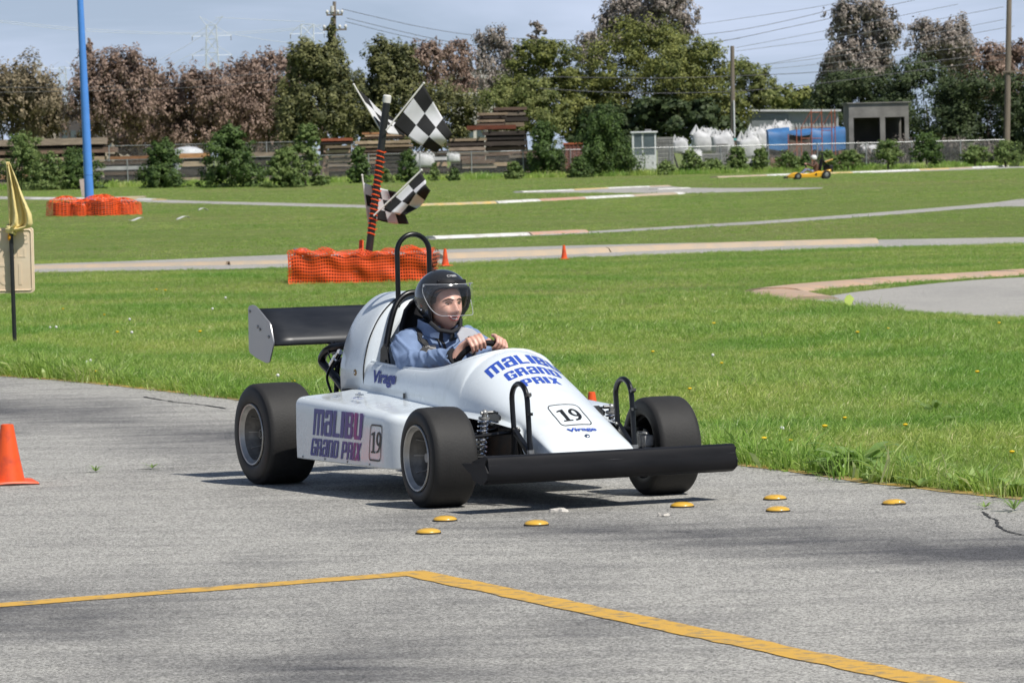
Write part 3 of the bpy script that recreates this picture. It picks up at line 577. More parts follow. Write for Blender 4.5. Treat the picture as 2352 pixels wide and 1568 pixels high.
# front bumper: extruded plastic with cut-away pointed ends
BP = [(.600, .264), (.618, .2625), (.631, .256), (.636, .243), (.6385, .226), (.642, .208), (.644, .19), (.641, .167), (.628, .149), (.600, .137), (.56, .133)]
mb = MB(); rs = []
for y_ in list(np.linspace(-.622, .622, 15)):
    rs.append([Vector((a + .006 * (1 - (y_ / .62)**2), y_, b)) for a, b in BP] + [Vector((.47, y_, .150)), Vector((.44, y_, .19)), Vector((.47, y_, .235))])
mb.rings(rs); bump = mb.build('front_bumper', M_BLKP, kart, smooth=30)
for sd in (-1, 1):
    mb = MB(); o = [(.632, .250), (.620, .224), (.645, .19), (.641, .16), (.60, .138), (.53, .155), (.44, .185), (.362, .222), (.45, .226), (.53, .232), (.59, .243)]
    mb.rings([[Vector((a, sd * .623, b)) for a, b in o], [Vector((.55 + (a - .55) * .97, sd * .630, .2 + (b - .2) * .96)) for a, b in o]]); mb.build('bumper_end', M_BLKP, bump, smooth=40)
mb = MB(); mb.tube([(.6382, -.615, .2235), (.6442, 0, .2235), (.6382, .615, .2235)], .0012, 4); mb.build('bumper_seam', mat('seam_grey', (.09, .09, .095), .5), bump)
for sd in (-1, 1): mb = MB(); mb.tube([(.38, sd * .15, .18), (.58, sd * .17, .2)], .014, 8); mb.build('bumper_mount', M_BLK, bump)
# guard hoops over the front suspension
for sd in (-1, 1):
    pts = [Vector((.160, sd * .265, .345)), Vector((.150, sd * .265, .43)), Vector((.145, sd * .265, .49))] + [Vector((.2245 - .0795 * math.cos(a), sd * .265, .49 + .0695 * math.sin(a))) for a in np.linspace(.25, math.pi - .25, 11)] + [Vector((.307, sd * .265, .485)), Vector((.315, sd * .265, .40)), Vector((.322, sd * .265, .31)), Vector((.328, sd * .265, .245))]
    mb = MB(); mb.tube(pts, .0125, 10); h = mb.build('guard_hoop', M_BLK, kart)
    mb = MB(); mb.bar((.158, sd * .265, .350), (.318, sd * .265, .245), .022, .022); mb.tube([(.16, sd * .265, .36), (.15, sd * .265, .16)], .014, 8); mb.build('hoop_brace', M_BLK, h)
    mb = MB(); mb.box((.331, sd * .265, .425), (.024, .02, .013)); mb.build('hoop_clip', M_BLK, h); mb = MB(); mb.box((.322, sd * .265, .51), (.024, .02, .014), Matrix.Rotation(R(-25), 3, 'Y')); mb.build('hoop_clip', M_BLK, h)
    mb = MB(); mb.ball((.172, sd * .25, .352), .009, 8, 6); mb.build('hoop_bolt', M_SILV, h); mb = MB(); mb.tube([(.328, sd * .265, .262), (.329, sd * .265, .243)], .017, 8); mb.build('hoop_collar', M_SILV, h)
# wheels
def wheel(cx, side, rad, wd, hw, steer=0):
    root = Matrix.Translation((cx, side * (hw - wd / 2), rad)) @ Matrix.Rotation(steer, 4, 'Z') @ Matrix.Rotation(R(-90 * side), 4, 'X')   # local +Z = outwards
    h = wd / 2; sh = .045
    pr = [(.148, -h + .012), (.155, -h + .004), (.175, -h)] + [(rad - sh + sh * math.sin(a) * .98, -h + sh * .75 * (1 - math.cos(a))) for a in np.linspace(.3, math.pi / 2, 7)]
    pr += [(rad + .0015, -h * .35), (rad + .002, 0), (rad + .0015, h * .35)] + [(rad - sh + sh * math.sin(a) * .98, h - sh * .75 * (1 - math.cos(a))) for a in np.linspace(math.pi / 2, .3, 7)] + [(.175, h), (.155, h - .004), (.148, h - .012)]
    w_ = MB(); w_.lathe(pr, root, 56); n = len(pr) - 1
    for i in range(len(w_.mi)): w_.mi[i] = 0 if 5 <= i // 56 <= n - 6 else 1
    ob = w_.build('wheel', [M_RUB, M_SIDE], kart, smooth=60, fix=True); ob['label'] = None; del ob['label']
    r_ = MB(); r_.lathe([(.150, h - .016), (.153, h - .002), (.150, h + .003), (.143, h + .001), (.138, h - .008), (.128, h - .018)], root, 48)
    rm = r_.build('rim', M_ALU, ob, smooth=40); r_ = MB(); r_.lathe([(.128, h - .018), (.122, h - .045), (.110, h - .062), (.104, h - .105), (.050, h - .110), (.034, h - .105), (.030, h - .095), (.0005, h - .095)], root, 48)
    r_.build('rim_barrel', M_RIMB, rm, smooth=40)
    r_ = MB(); r_.lathe([(.1035, h - .1035), (.032, h - .1035)], root, 32); r_.build('rim_face', M_RIMD, rm)
    r_ = MB(); r_.lathe([(.148, -h + .014), (.147, -h + .03), (.135, -h + .035), (.125, h - .08), (.1, h - .115), (.0005, h - .12)], root, 40); r_.build('rim_back', M_DARK, ob)
    for k in range(9):
        A = root @ Matrix.Rotation(2 * math.pi * k / 9 + .3, 4, 'Z'); a, b = A @ Vector((.122, 0, h - .038)), A @ Vector((.100, 0, h - .104)); r_ = MB(); r_.bar(a, b, .0045, .009, up=tuple((A.to_3x3() @ Vector((0, 0, 1))))); r_.build('rim_rib', M_ALU, rm)
    r_ = MB(); r_.lathe([(.026, h - .11), (.024, h - .055), (.021, h - .05), (.0005, h - .05)], root, 20); r_.build('hub', M_SILV, ob)
    return ob
for sd in (-1, 1):
    wheel(0, sd, .229, .224, .684, R(-2.5)); wheel(-2.02, sd, .250, .265, .665)
# steering wheel
SW_C = Vector((-.768, .005, .600)); SW_N = Vector((-.85, 0, .53)).normalized(); SW_U = Vector((SW_N.z, 0, -SW_N.x)).normalized() * 1.0; SW_U = SW_U if SW_U.z > 0 else -SW_U
SW_R = .13
def swp(a, r=SW_R): return SW_C + SW_U * (math.cos(a) * r) + Vector((0, 1, 0)) * (math.sin(a) * r)      # a = 0 at the top, positive toward the car's left
mb = MB(); mb.tube([swp(a) for a in np.linspace(0, 2 * math.pi, 33)[:-1]], .0145, 10, loop=True); st = mb.build('steering_wheel', M_BLKP, kart)
mb = MB(); mb.tube([swp(0, 0) + SW_N * -.01, SW_C - SW_N * .25], .012); mb.lathe([(.001, 0), (.04, 0), (.04, .01), (.001, .01)], Matrix.Translation(SW_C) @ SW_N.to_track_quat('Z', 'Y').to_matrix().to_4x4(), 16)
for a in (-1.7, 1.7, 3.14): mb.bar(SW_C, swp(a), .02, .006)
mb.build('steering_column', M_BLK, kart)

# ------------------------------------------------------------------ lettering
GL = dict(M=(1.25, [(0, 0, .22, .9), (.385, 0, .605, .82), (.78, 0, 1, .9), (.0, .82, 1, 1)]), a=(1, [(.66, 0, 1, .9), (.12, .84, .95, 1), (.05, .68, .38, .92), (0, .06, .33, .52), (.2, .44, .7, .58), (.08, 0, .7, .14)]), L=(.85, [(0, 0, .38, 1), (.38, 0, 1, .15)]), I=(.42, [(0, 0, 1, 1)]),
    B=(1, [(0, 0, .36, 1), (.36, .85, .88, 1), (.36, .43, .86, .58), (.36, 0, .9, .15), (.64, .56, .96, .93), (.66, .08, 1, .46)]), U=(1, [(0, .08, .36, 1), (.64, .08, 1, 1), (.1, 0, .9, .15)]), G=(1, [(0, .06, .36, .94), (.1, .84, .95, 1), (.1, 0, .92, .15), (.66, .08, 1, .46), (.5, .40, 1, .52), (.66, .68, 1, .92)]),
    R=(1, [(0, 0, .36, 1), (.36, .85, .88, 1), (.36, .42, .9, .57), (.64, .5, .96, .93), (.66, 0, 1, .46)]), N=(1, [(0, 0, .36, 1), (.64, 0, 1, .9), (.3, .85, .9, 1)]), D=(1, [(0, 0, .36, 1), (.36, .85, .88, 1), (.36, 0, .88, .15), (.64, .06, 1, .94)]), P=(1, [(0, 0, .36, 1), (.36, .85, .88, 1), (.36, .36, .9, .51), (.64, .42, .98, .93)]), X=(1, None))
GL[' '] = (.45, [])
def word(s, gap=.14):
    pol = []; x = 0
    for ch in s:
        wd, rc = GL[ch]
        if rc is None: rc_p = [[(0, 0), (.36, 0), (1, 1), (.64, 1)], [(0, 1), (.64, 0), (1, 0), (.36, 1)]]
        else: rc_p = [[(a, b), (c, b), (c, d), (a, d)] for a, b, c, d in rc]
        pol += [[(x + u * wd, v) for u, v in q] for q in rc_p]; x += wd + gap
    x -= gap; return [[(u / x, v) for u, v in q] for q in pol]
def decal(name, polys, fn, m, parent, cut=.5, n=6):          # polys in 0..1 x 0..1, fn maps (u, v, lift) to a surface point
    mb = MB()
    for i, q in enumerate(polys):
        lift = .0012 + .00012 * (i % 9)
        if len(q) == 4:
            for a in range(n):
                for b in range(n):
                    P = []
                    for s, t in ((a, b), (a + 1, b), (a + 1, b + 1), (a, b + 1)):
                        s /= n; t /= n; p = [(q[0][k] * (1 - s) + q[1][k] * s) * (1 - t) + (q[3][k] * (1 - s) + q[2][k] * s) * t for k in (0, 1)]; P.append(fn(p[0], p[1], lift))
                    mb.add(P, [(0, 1, 2, 3)])
        else: mb.add([fn(u, v, lift) for u, v in q], [tuple(range(len(q)))])
    return mb.build(name, m, parent, smooth=0, fix=False)
def onbody(x, y, lift):
    h = bvh_body.ray_cast(Vector((x, y, 2)), Vector((0, 0, -1)))
    if h[0] is None: return Vector((x, y, .5))
    nrm = h[1] if h[1].z > 0 else -h[1]; return h[0] + nrm * lift
def top_fn(xt, xb, yw): return lambda u, v, l: onbody(xb + (xt - xb) * v, -yw + 2 * yw * u, l)
decal('scuttle_lettering', word('MaLIBU'), top_fn(-.318, -.240, .185), M_BLUE, body)
decal('scuttle_lettering', word('GRaND'), top_fn(-.212, -.150, .138), M_BLUE, body)
decal('scuttle_lettering', word('PRIX'), top_fn(-.122, -.066, .095), M_BLUE, body)
def pod_fn(x0, x1, z0, z1, sl=.028): return lambda u, v, l: Vector((x0 + (x1 - x0) * u + sl * v, -.6025 - l, z0 + (z1 - z0) * v))
gmt = bpy.data.materials.new('blue_to_magenta_lettering'); gmt.use_nodes = True; t_ = gmt.node_tree; b_ = t_.nodes['Principled BSDF']
g1 = N(t_, 'ShaderNodeTexCoord'); g2 = N(t_, 'ShaderNodeSeparateXYZ'); t_.links.new(g1.outputs['Object'], g2.inputs[0]); g3 = N(t_, 'ShaderNodeMapRange'); t_.links.new(g2.outputs[0], g3.inputs[0]); g3.inputs[1].default_value = -1.43; g3.inputs[2].default_value = -.78
g4 = N(t_, 'ShaderNodeValToRGB'); t_.links.new(g3.outputs[0], g4.inputs[0]); e = g4.color_ramp.elements; e[0].position = .06; e[0].color = (.012, .03, .26, 1); e[1].position = 1; e[1].color = (.085, .045, .25, 1)
for ps, cl in ((.09, (.055, .070, .27, 1)), (.6, (.06, .06, .26, 1)), (.78, (.12, .045, .25, 1)), (.86, (.34, .02, .20, 1)), (.92, (.13, .03, .25, 1))): k = g4.color_ramp.elements.new(ps); k.color = cl
t_.links.new(g4.outputs[0], b_.inputs['Base Color']); b_.inputs['Roughness'].default_value = .4
decal('pod_lettering', word('MaLIBU', .10), pod_fn(-1.390, -.805, .273, .400), gmt, kart, n=2)
decal('pod_lettering', word('GRaND PRIX', .10), pod_fn(-1.427, -.832, .173, .258, .03), gmt, kart, n=2)
def arc(cx, cy, rx, ry, a0, a1, n=12): return [(cx + rx * math.cos(a0 + (a1 - a0) * i / n), cy + ry * math.sin(a0 + (a1 - a0) * i / n)) for i in range(n + 1)]
def band(O, I): return [[O[i], O[i + 1], I[i + 1], I[i]] for i in range(len(O) - 1)]
def nineteen():
    P = [[(.16, .08), (.34, .08), (.34, 1), (.16, .94)], [(.02, 0), (.46, 0), (.46, .09), (.02, .09)], [(.0, .80), (.17, .84), (.17, .95), (.03, .9)]]
    P += band(arc(.77, .68, .25, .33, 0, 2 * math.pi, 20), arc(.77, .68, .10, .21, 0, 2 * math.pi, 20)) + band([(1.02, .66), (1.01, .45), (.95, .25), (.82, .08), (.60, .0)], [(.86, .66), (.86, .48), (.81, .3), (.73, .16), (.58, .10)])
    return P
def frame(r=.14, t=.035):
    c = [(1 - r, 1 - r, 0), (r, 1 - r, 1), (r, r, 2), (1 - r, r, 3)]; O = []; I = []
    for x, y, k in c: O += arc(x, y, r, r, k * math.pi / 2, (k + 1) * math.pi / 2, 5); I += arc(x, y, r - t, r - t, k * math.pi / 2, (k + 1) * math.pi / 2, 5)
    return band(O + [O[0]], I + [I[0]])
decal('number', nineteen(), pod_fn(-.700, -.588, .218, .320, .014), M_NUM, kart, n=1); decal('number_border', frame(.16, .045), pod_fn(-.727, -.590, .181, .354, .032), M_NUM, kart, n=1)
decal('number', nineteen(), top_fn(.155, .250, .054), M_NUM, body, n=2); decal('number_border', frame(.15, .03), top_fn(.115, .282, .080), M_NUM, body, n=3)
def textpolys(s, bold=.0):
    cu = bpy.data.curves.new('t', 'FONT'); cu.body = s; cu.size = 1; cu.offset = bold; cu.resolution_u = 3; ob = bpy.data.objects.new('t', cu); COL.objects.link(ob); bpy.context.view_layer.update()
    me = bpy.data.meshes.new_from_object(ob.evaluated_get(bpy.context.evaluated_depsgraph_get())); V = [(v.co.x, v.co.y) for v in me.vertices]; F = [[V[i] for i in p.vertices] for p in me.polygons]
    bpy.data.objects.remove(ob); bpy.data.curves.remove(cu); bpy.data.meshes.remove(me)
    x0 = min(v[0] for v in V); x1 = max(v[0] for v in V); y0 = min(v[1] for v in V); y1 = max(v[1] for v in V)
    return [[((a - x0) / (x1 - x0), (b - y0) / (y1 - y0)) for a, b in f] for f in F]
def textdecal(name, s, fn, m, parent, bold=.03):
    mb = MB()
    for q in textpolys(s, bold): mb.add([fn(u, v, .0045) for u, v in q], [tuple(range(len(q)))])
    return mb.build(name, m, parent, smooth=0, fix=False)
def side_fn(x0, x1, z0, z1):
    def f(u, v, l):
        x = x0 + (x1 - x0) * u; z = z0 + (z1 - z0) * v; h = bvh_body.ray_cast(Vector((x, -1, z)), Vector((0, 1, 0)))
        return (h[0] + Vector((0, -l, 0))) if h[0] else Vector((x, -.29, z))
    return f
textdecal('side_lettering', 'Virage', side_fn(-1.41, -1.115, .492, .572), M_NAVY, body, .035)
textdecal('nose_lettering', 'Virage', top_fn(.306, .340, .072), M_BLUE, body, .035)
textdecal('pod_lettering', 'NO STEP', lambda u, v, l: Vector((-1.16 + .15 * u, -.50 + .03 * v - .02 * u, .449 + l + .004 * v)), M_NAVY, kart, .02)
mb = MB(); mb.box((-.982, -.2985, .462), (.022, .003, .026)); mb.build('side_sticker', M_NUM, body)
mb = MB(); mb.ball(onbody(.375, 0, .003), (.013, .013, .005), 12, 6, Matrix.Rotation(R(28), 3, 'Y')); mb.build('nose_screw', M_CHR, body)
# ------------------------------------------------------------------ the driver
M_SKIN = bpy.data.materials.new('skin'); M_SKIN.use_nodes = True
def skin_nodes():
    t = M_SKIN.node_tree; b = t.nodes['Principled BSDF']; L = t.links.new; tcn = N(t, 'ShaderNodeTexCoord'); sp = N(t, 'ShaderNodeSeparateXYZ'); L(tcn.outputs['Object'], sp.inputs[0])
    no = N(t, 'ShaderNodeTexNoise'); L(tcn.outputs['Object'], no.inputs['Vector']); no.inputs['Scale'].default_value = 28; no.inputs['Detail'].default_value = 4
    rp = N(t, 'ShaderNodeValToRGB'); L(no.outputs[0], rp.inputs[0]); e = rp.color_ramp.elements; e[0].position = .3; e[0].color = (.62, .33, .245, 1); e[1].position = .7; e[1].color = (.76, .46, .36, 1)
    # stubble: lower face only (x forward of the neck, between chin and cheek)
    a = N(t, 'ShaderNodeMapRange'); L(sp.outputs[2], a.inputs[0]); a.inputs[1].default_value = .845; a.inputs[2].default_value = .80
    c = N(t, 'ShaderNodeMapRange'); L(sp.outputs[0], c.inputs[0]); c.inputs[1].default_value = -1.10; c.inputs[2].default_value = -1.13; c.inputs[3].default_value = .45; c.inputs[4].default_value = .75
    f = N(t, 'ShaderNodeMapRange'); L(sp.outputs[0], f.inputs[0]); f.inputs[1].default_value = -.95; f.inputs[2].default_value = -.98
    m1 = N(t, 'ShaderNodeMath', operation='MULTIPLY'); L(a.outputs[0], m1.inputs[0]); L(c.outputs[0], m1.inputs[1]); m2 = N(t, 'ShaderNodeMath', operation='MULTIPLY'); L(m1.outputs[0], m2.inputs[0]); L(f.outputs[0], m2.inputs[1])
    mx = N(t, 'ShaderNodeMix', data_type='RGBA'); L(m2.outputs[0], mx.inputs[0]); L(rp.outputs[0], mx.inputs[6]); mx.inputs[7].default_value = (.30, .185, .15, 1); L(mx.outputs[2], b.inputs['Base Color'])
    b.inputs['Roughness'].default_value = .42; b.inputs['Subsurface Weight'].default_value = .12; b.inputs['Subsurface Scale'].default_value = .01; b.inputs['Subsurface Radius'].default_value = (1, .4, .2)
skin_nodes()
M_JACK = mat('blue_softshell_fabric', (.185, .255, .405), .75, var=.08, scale=30, bump=.1, bscale=250, spec=.25)
M_JACKD = mat('black_jacket_trim', (.01, .011, .014), .7)
M_HELM = mat('gloss_charcoal_helmet', (.022, .022, .021), .22, var=.15, coat=.8, scale=60)
M_STRAP = mat('black_harness_webbing', (.018, .018, .02), .7, bump=.2, bscale=300)
M_BEIGE = mat('grey_beige_lining', (.36, .34, .31), .8, var=.08)
def remesh(mb, vox, name, smooth=6):
    me = mb.mesh('tmp'); o = link('tmp', me); m = o.modifiers.new('r', 'REMESH'); m.mode = 'VOXEL'; m.voxel_size = vox
    if smooth: k = o.modifiers.new('s', 'SMOOTH'); k.factor = .5; k.iterations = smooth
    bpy.context.view_layer.update(); res = bpy.data.meshes.new_from_object(o.evaluated_get(bpy.context.evaluated_depsgraph_get())); res.name = name; bpy.data.objects.remove(o); bpy.data.meshes.remove(me)
    res.polygons.foreach_set('use_smooth', [True] * len(res.polygons)); res.materials.clear(); return res
def ga(v, c, s): return math.exp(-((v - c) / s)**2)
HC = Vector((-1.158, .006, .884))
def head_pt(th, ph):          # th 0 chin .. pi crown, ph 0 = face direction
    d = Vector((math.sin(th) * math.cos(ph), math.sin(th) * math.sin(ph), -math.cos(th)))
    p = Vector((d.x * .098, d.y * .077, d.z * .120)); low = max(0, -p.z / .12)
    p.y *= 1 - .30 * low**1.5
    if d.x > 0: p.x += .020 * low**1.2
    else: p.x *= 1 - .25 * low
    z = p.z; y = p.y; fr = max(0, math.cos(ph))**.6 * math.sin(th)**.3
    if d.x > 0:
        q = 0
        q += .036 * ga(y, 0, .0125) * (ga(z, -.030, .014) * .9 + .5 * ga(z, -.008, .018))          # nose
        q += .010 * (ga(y, .013, .009) + ga(y, -.013, .009)) * ga(z, -.036, .009)                    # nostrils
        q += .006 * ga(z, .024, .010) * ga(y, 0, .05)                                                # brow
        q -= .012 * (ga(y, .031, .015) + ga(y, -.031, .015)) * ga(z, .004, .010)                     # sockets
        q += .008 * (ga(y, .042, .018) + ga(y, -.042, .018)) * ga(z, -.030, .018)                    # cheeks
        q += .005 * ga(y, 0, .022) * (ga(z, -.058, .006) + ga(z, -.070, .006)) - .004 * ga(y, 0, .03) * ga(z, -.064, .003)
        q -= .004 * ga(z, -.083, .008) * ga(y, 0, .02); q += .009 * ga(z, -.103, .016) * ga(y, 0, .026)
        p.x += q * fr
    return HC + Matrix.Rotation(R(6), 3, 'Z') @ p
def person_body():
    m = MB(); nt_, np_ = 64, 80
    m.rings([[head_pt(math.pi * i / nt_ * .998 + .003, 2 * math.pi * j / np_ - math.pi) for j in range(np_)] for i in range(nt_ + 1)])
    m.tube([(-1.255, 0, .66), (-1.215, 0, .76), (-1.185, .003, .82)], [.062, .055, .052], 20)
    rs = []
    for z, hx, hy, cx in ((.28, .10, .15, -1.18), (.40, .10, .155, -1.22), (.55, .105, .165, -1.26), (.65, .10, .165, -1.265), (.71, .075, .12, -1.26), (.74, .04, .06, -1.25)): rs.append([Vector((cx + hx * math.cos(a), hy * math.sin(a), z)) for a in np.linspace(0, 2 * math.pi, 25)[:-1]])
    m.rings(rs)
    for sd in (-1, 1): m.tube([(-1.25, sd * .12, .68), (-1.21, sd * .165, .67), (-1.11, sd * .188, .60), (-.90, sd * .16, .625), WR[sd] + Vector((-.03, sd * .01, -.006))], [.05, .048, .042, .036, .026], 12)
    for sd in (-1, 1):          # thighs running forward under the shell
        m.tube([(-1.18, sd * .08, .33), (-.85, sd * .11, .40), (-.55, sd * .11, .36)], [.075, .068, .05], 12)
    for sd in (-1, 1): hand(m, sd)
    return m
WR = {-1: Vector((-.765, -.122, .650)), 1: Vector((-.80, .125, .650))}
HA = {-1: -.36, 1: .52}
def hand(m, sd):
    a = HA[sd]; P = swp(a); O = (P - SW_C).normalized(); Tn = Vector((0, 1, 0)) * math.cos(a) - SW_U * math.sin(a); Tn.normalize(); Fd = -SW_N   # Tn points toward the car's left along the rim
    wr = WR[sd]; lens = (.95, 1.06, 1.0, .82)
    kn = []
    for i in range(4):
        off = (.031 - .0205 * i) * (-sd)                     # index toward the middle of the wheel top
        b = P + Tn * off; L = lens[i]; k = b + O * .031 + SW_N * .020; kn.append(k)
        pts = [k + SW_N * .022 - O * .012, k, b + O * .034 * L + Fd * .006, b + O * .022 + Fd * .027, b - O * .002 + Fd * .0305, b - O * .020 * L + Fd * .023]
        m.tube(pts, [.0095, .0105, .0098, .0092, .0086, .0068], 8)
    mid = (kn[1] + kn[2]) / 2
    # palm as a flattened loft from the knuckles to the wrist
    ax = (kn[0] - kn[3]).normalized(); rs = []
    for t in np.linspace(0, 1, 6):
        c = mid.lerp(wr, t) + (SW_N * .012 + O * .006) * math.sin(math.pi * t); w_ = .043 * (1 - t) + .026 * t; h_ = .013 * (1 - t) + .020 * t; u = ax * w_; v = (wr - mid).normalized().cross(ax).normalized() * h_
        rs.append([c + u * math.cos(q) + v * math.sin(q) for q in np.linspace(0, 2 * math.pi, 13)[:-1]])
    m.rings(rs)
    # thumb leaves the inner side of the palm and closes under the rim on the driver's side
    tb = mid.lerp(wr, .6) + ax * .026; b = P - Tn * sd * .042
    m.tube([tb, tb.lerp(b, .45) + SW_N * .014 + ax * .008, b + SW_N * .026 - O * .004, b + SW_N * .022 - O * .022 - Tn * sd * .010], [.0125, .0115, .0100, .0078], 8)
pm = remesh(person_body(), .0038, 'person', 3); pm.materials.append(M_SKIN)
driver = link('person', pm); driver.location = CAR_O; driver.rotation_euler = (0, 0, CAR_RZ)
tag(driver, 'smiling driver in charcoal open-face helmet and blue jacket, both hands on the steering wheel', 'person')
# face details
RH = Matrix.Rotation(R(6), 3, 'Z')
def face_front(y, z):         # surface point of the face at head-relative y, z
    best = None
    for i in range(20, 61):
        th = math.pi * i / 80
        for j in range(-24, 25):
            p = head_pt(th, math.pi / 2 * j / 24); q = RH.inverted() @ (p - HC); d = (q.y - y)**2 + (q.z - z)**2
            if best is None or d < best[0]: best = (d, p)
    return best[1]
M_EYE = mat('eye_white', (.60, .56, .52), .2); M_IRIS = mat('dark_iris', (.02, .014, .010), .1); M_BROW = mat('brown_hair', (.055, .034, .022), .7); M_LIP = mat('lips', (.58, .17, .15), .35); M_TOOTH = mat('teeth', (.85, .83, .79), .25)
for sd in (-1, 1):
    p = face_front(sd * .031, .003); m_ = MB(); m_.ball(p + Vector((-.0075, 0, 0)), (.011, .0140, .0055), 12, 10); ey = m_.build('eye', M_EYE, driver)
    m_ = MB(); m_.ball(p + Vector((.0012, .002, 0)), (.0030, .0055, .0048), 10, 8); m_.build('iris', M_IRIS, ey)
    m_ = MB(); pts = [face_front(sd * y, z) + Vector((.001, 0, 0)) for y, z in ((.014, .010), (.024, .0135), (.034, .013), (.044, .008))]; m_.tube(pts, [.0010, .0016, .0016, .0010], 6); m_.build('eyelid', M_BROW, driver)
    m_ = MB(); pts = [face_front(sd * y, z) + Vector((.0015, 0, .001)) for y, z in ((.012, .0235), (.022, .0275), (.034, .0290), (.045, .0245), (.052, .019))]; m_.tube(pts, [.0022, .0032, .0032, .0024, .0012], 6); m_.build('eyebrow', M_BROW, driver)
m_ = MB(); pts = [face_front(y, z) + Vector((.0015, 0, 0)) for y, z in ((-.033, -.051), (-.018, -.0585), (0, -.0605), (.018, -.0585), (.033, -.051))]; m_.tube(pts, [.0014, .0032, .0036, .0032, .0014], 6); m_.build('upper_lip', M_LIP, driver)
m_ = MB(); pts = [face_front(y, z) + Vector((.0015, 0, 0)) for y, z in ((-.031, -.053), (-.017, -.070), (0, -.0755), (.017, -.070), (.031, -.053))]; m_.tube(pts, [.0012, .0036, .0042, .0036, .0012], 6); m_.build('lower_lip', M_LIP, driver)
m_ = MB(); pts = [face_front(y, z) + Vector((.0012, 0, 0)) for y, z in ((-.017, -.0625), (-.009, -.0655), (0, -.0672), (.009, -.0655), (.017, -.0625))]; m_.tube(pts, [.0018, .0036, .0040, .0036, .0018], 6); m_.build('teeth', M_TOOTH, driver)
# helmet shell
HH = Vector((-1.180, .004, .915)); HRx, HRy, HRz = .146, .130, .138
RHel = Matrix.Rotation(R(8), 3, 'Z')
def hel(th, ph, k=1.0):
    d = Vector((math.sin(th) * math.cos(ph) * HRx, math.sin(th) * math.sin(ph) * HRy, math.cos(th) * HRz)) * k
    if d.z < 0: d.x *= 1 - .10 * (d.z / HRz)**2; d.y *= 1 - .16 * (d.z / HRz)**2
    return HH + RHel @ d
def hel_end(ph):             # polar angle where the shell ends, per azimuth
    a = abs(math.degrees(ph)); xs = [0, 40, 55, 62, 66, 70, 78, 95, 120, 150, 180]; ys = [66, 67, 72, 84, 102, 122, 140, 147, 142, 130, 124]
    return R(float(np.interp(a, xs, ys)))
m_ = MB(); np_ = 96
m_.rings([[hel(max(.01, hel_end(2 * math.pi * j / np_ - math.pi) * i / 22), 2 * math.pi * j / np_ - math.pi) for j in range(np_)] for i in range(23)], cap1=False)
hm = m_.build('helmet', M_HELM, driver, smooth=180); k = hm.modifiers.new('s', 'SOLIDIFY'); k.thickness = .020; k.offset = -1
m_ = MB(); m_.tube([hel(hel_end(a), a, 1.0) for a in [2 * math.pi * j / np_ - math.pi for j in range(np_)]], .0065, 8, loop=True); m_.build('helmet_trim', M_JACKD, hm)
m_ = MB(); m_.rings([[hel(R(th), R(ph), kk) for ph in np.linspace(-48, 48, 17)] for th, kk in ((50, 1.004), (51, 1.03), (58, 1.035), (60, 1.004))], closed=False); m_.build('brow_band', M_BLKP, hm, smooth=40)
for ph in (-44, 0, 44): m_ = MB(); m_.ball(hel(R(54.5), R(ph), 1.035), .0055, 8, 6); m_.build('snap', M_BLK, hm)
for th, ph in ((112, -92), (112, 92)): m_ = MB(); m_.ball(hel(R(th), R(ph), 1.0), .0055, 8, 6); m_.build('rivet', M_CHR, hm)
def hel_text(u, v, l): return hel(R(42 - 6 * v), R(-19 + 38 * u), 1.006 + l)
textdecal('helmet_lettering', 'CYBER', hel_text, mat('silver_print', (.5, .5, .5), .4), hm, .02)
# visor bubble
M_VIS = bpy.data.materials.new('clear_visor'); M_VIS.use_nodes = True; t = M_VIS.node_tree; t.nodes.clear()
fr = N(t, 'ShaderNodeFresnel'); fr.inputs[0].default_value = 1.28; tr = N(t, 'ShaderNodeBsdfTransparent'); tr.inputs[0].default_value = (.985, .987, .99, 1); gl = N(t, 'ShaderNodeBsdfGlossy'); gl.inputs['Roughness'].default_value = .05; df = N(t, 'ShaderNodeBsdfDiffuse'); df.inputs[0].default_value = (.6, .62, .65, 1)
no = N(t, 'ShaderNodeTexNoise'); no.inputs['Scale'].default_value = 14; no.inputs['Detail'].default_value = 5; mr = N(t, 'ShaderNodeMapRange'); t.links.new(no.outputs[0], mr.inputs[0]); mr.inputs[1].default_value = .35; mr.inputs[2].default_value = .75; mr.inputs[3].default_value = .01; mr.inputs[4].default_value = .015
ms = N(t, 'ShaderNodeMixShader'); t.links.new(mr.outputs[0], ms.inputs[0]); t.links.new(tr.outputs[0], ms.inputs[1]); t.links.new(df.outputs[0], ms.inputs[2]); m2 = N(t, 'ShaderNodeMixShader'); m2.inputs[0].default_value = .045; t.links.new(ms.outputs[0], m2.inputs[1]); t.links.new(gl.outputs[0], m2.inputs[2]); o_ = N(t, 'ShaderNodeOutputMaterial'); t.links.new(m2.outputs[0], o_.inputs[0])
def vis(a, v):               # a azimuth deg, v 0 top .. 1 bottom
    zt = .985; side = max(0, (abs(a) - 34) / 44); zb = .833 + .105 * side**2.4
    z = zt + (zb - zt) * v; r = 1.03 + .30 * math.sin(math.pi * min(1, .5 * v + .28)) * .62
    rx = .150 * r; ry = .130 * (1.03 + .045 * math.sin(math.pi * v)); return HH + RHel @ Vector((rx * math.cos(R(a)), ry * math.sin(R(a)), z - HH.z))
m_ = MB(); AZ = np.linspace(-78, 78, 33); m_.rings([[vis(a, v) for a in AZ] for v in np.linspace(0, 1, 9)], closed=False); vz = m_.build('visor', M_VIS, driver, smooth=180)
m_ = MB(); m_.tube([vis(a, 0) for a in AZ] + [vis(78, v) for v in (.33, .66)] + [vis(a, 1) for a in AZ[::-1]] + [vis(-78, v) for v in (.66, .33)], .0016, 6, loop=True); m_.build('visor_edge', mat('visor_edge_plastic', (.45, .46, .48), .2), vz)
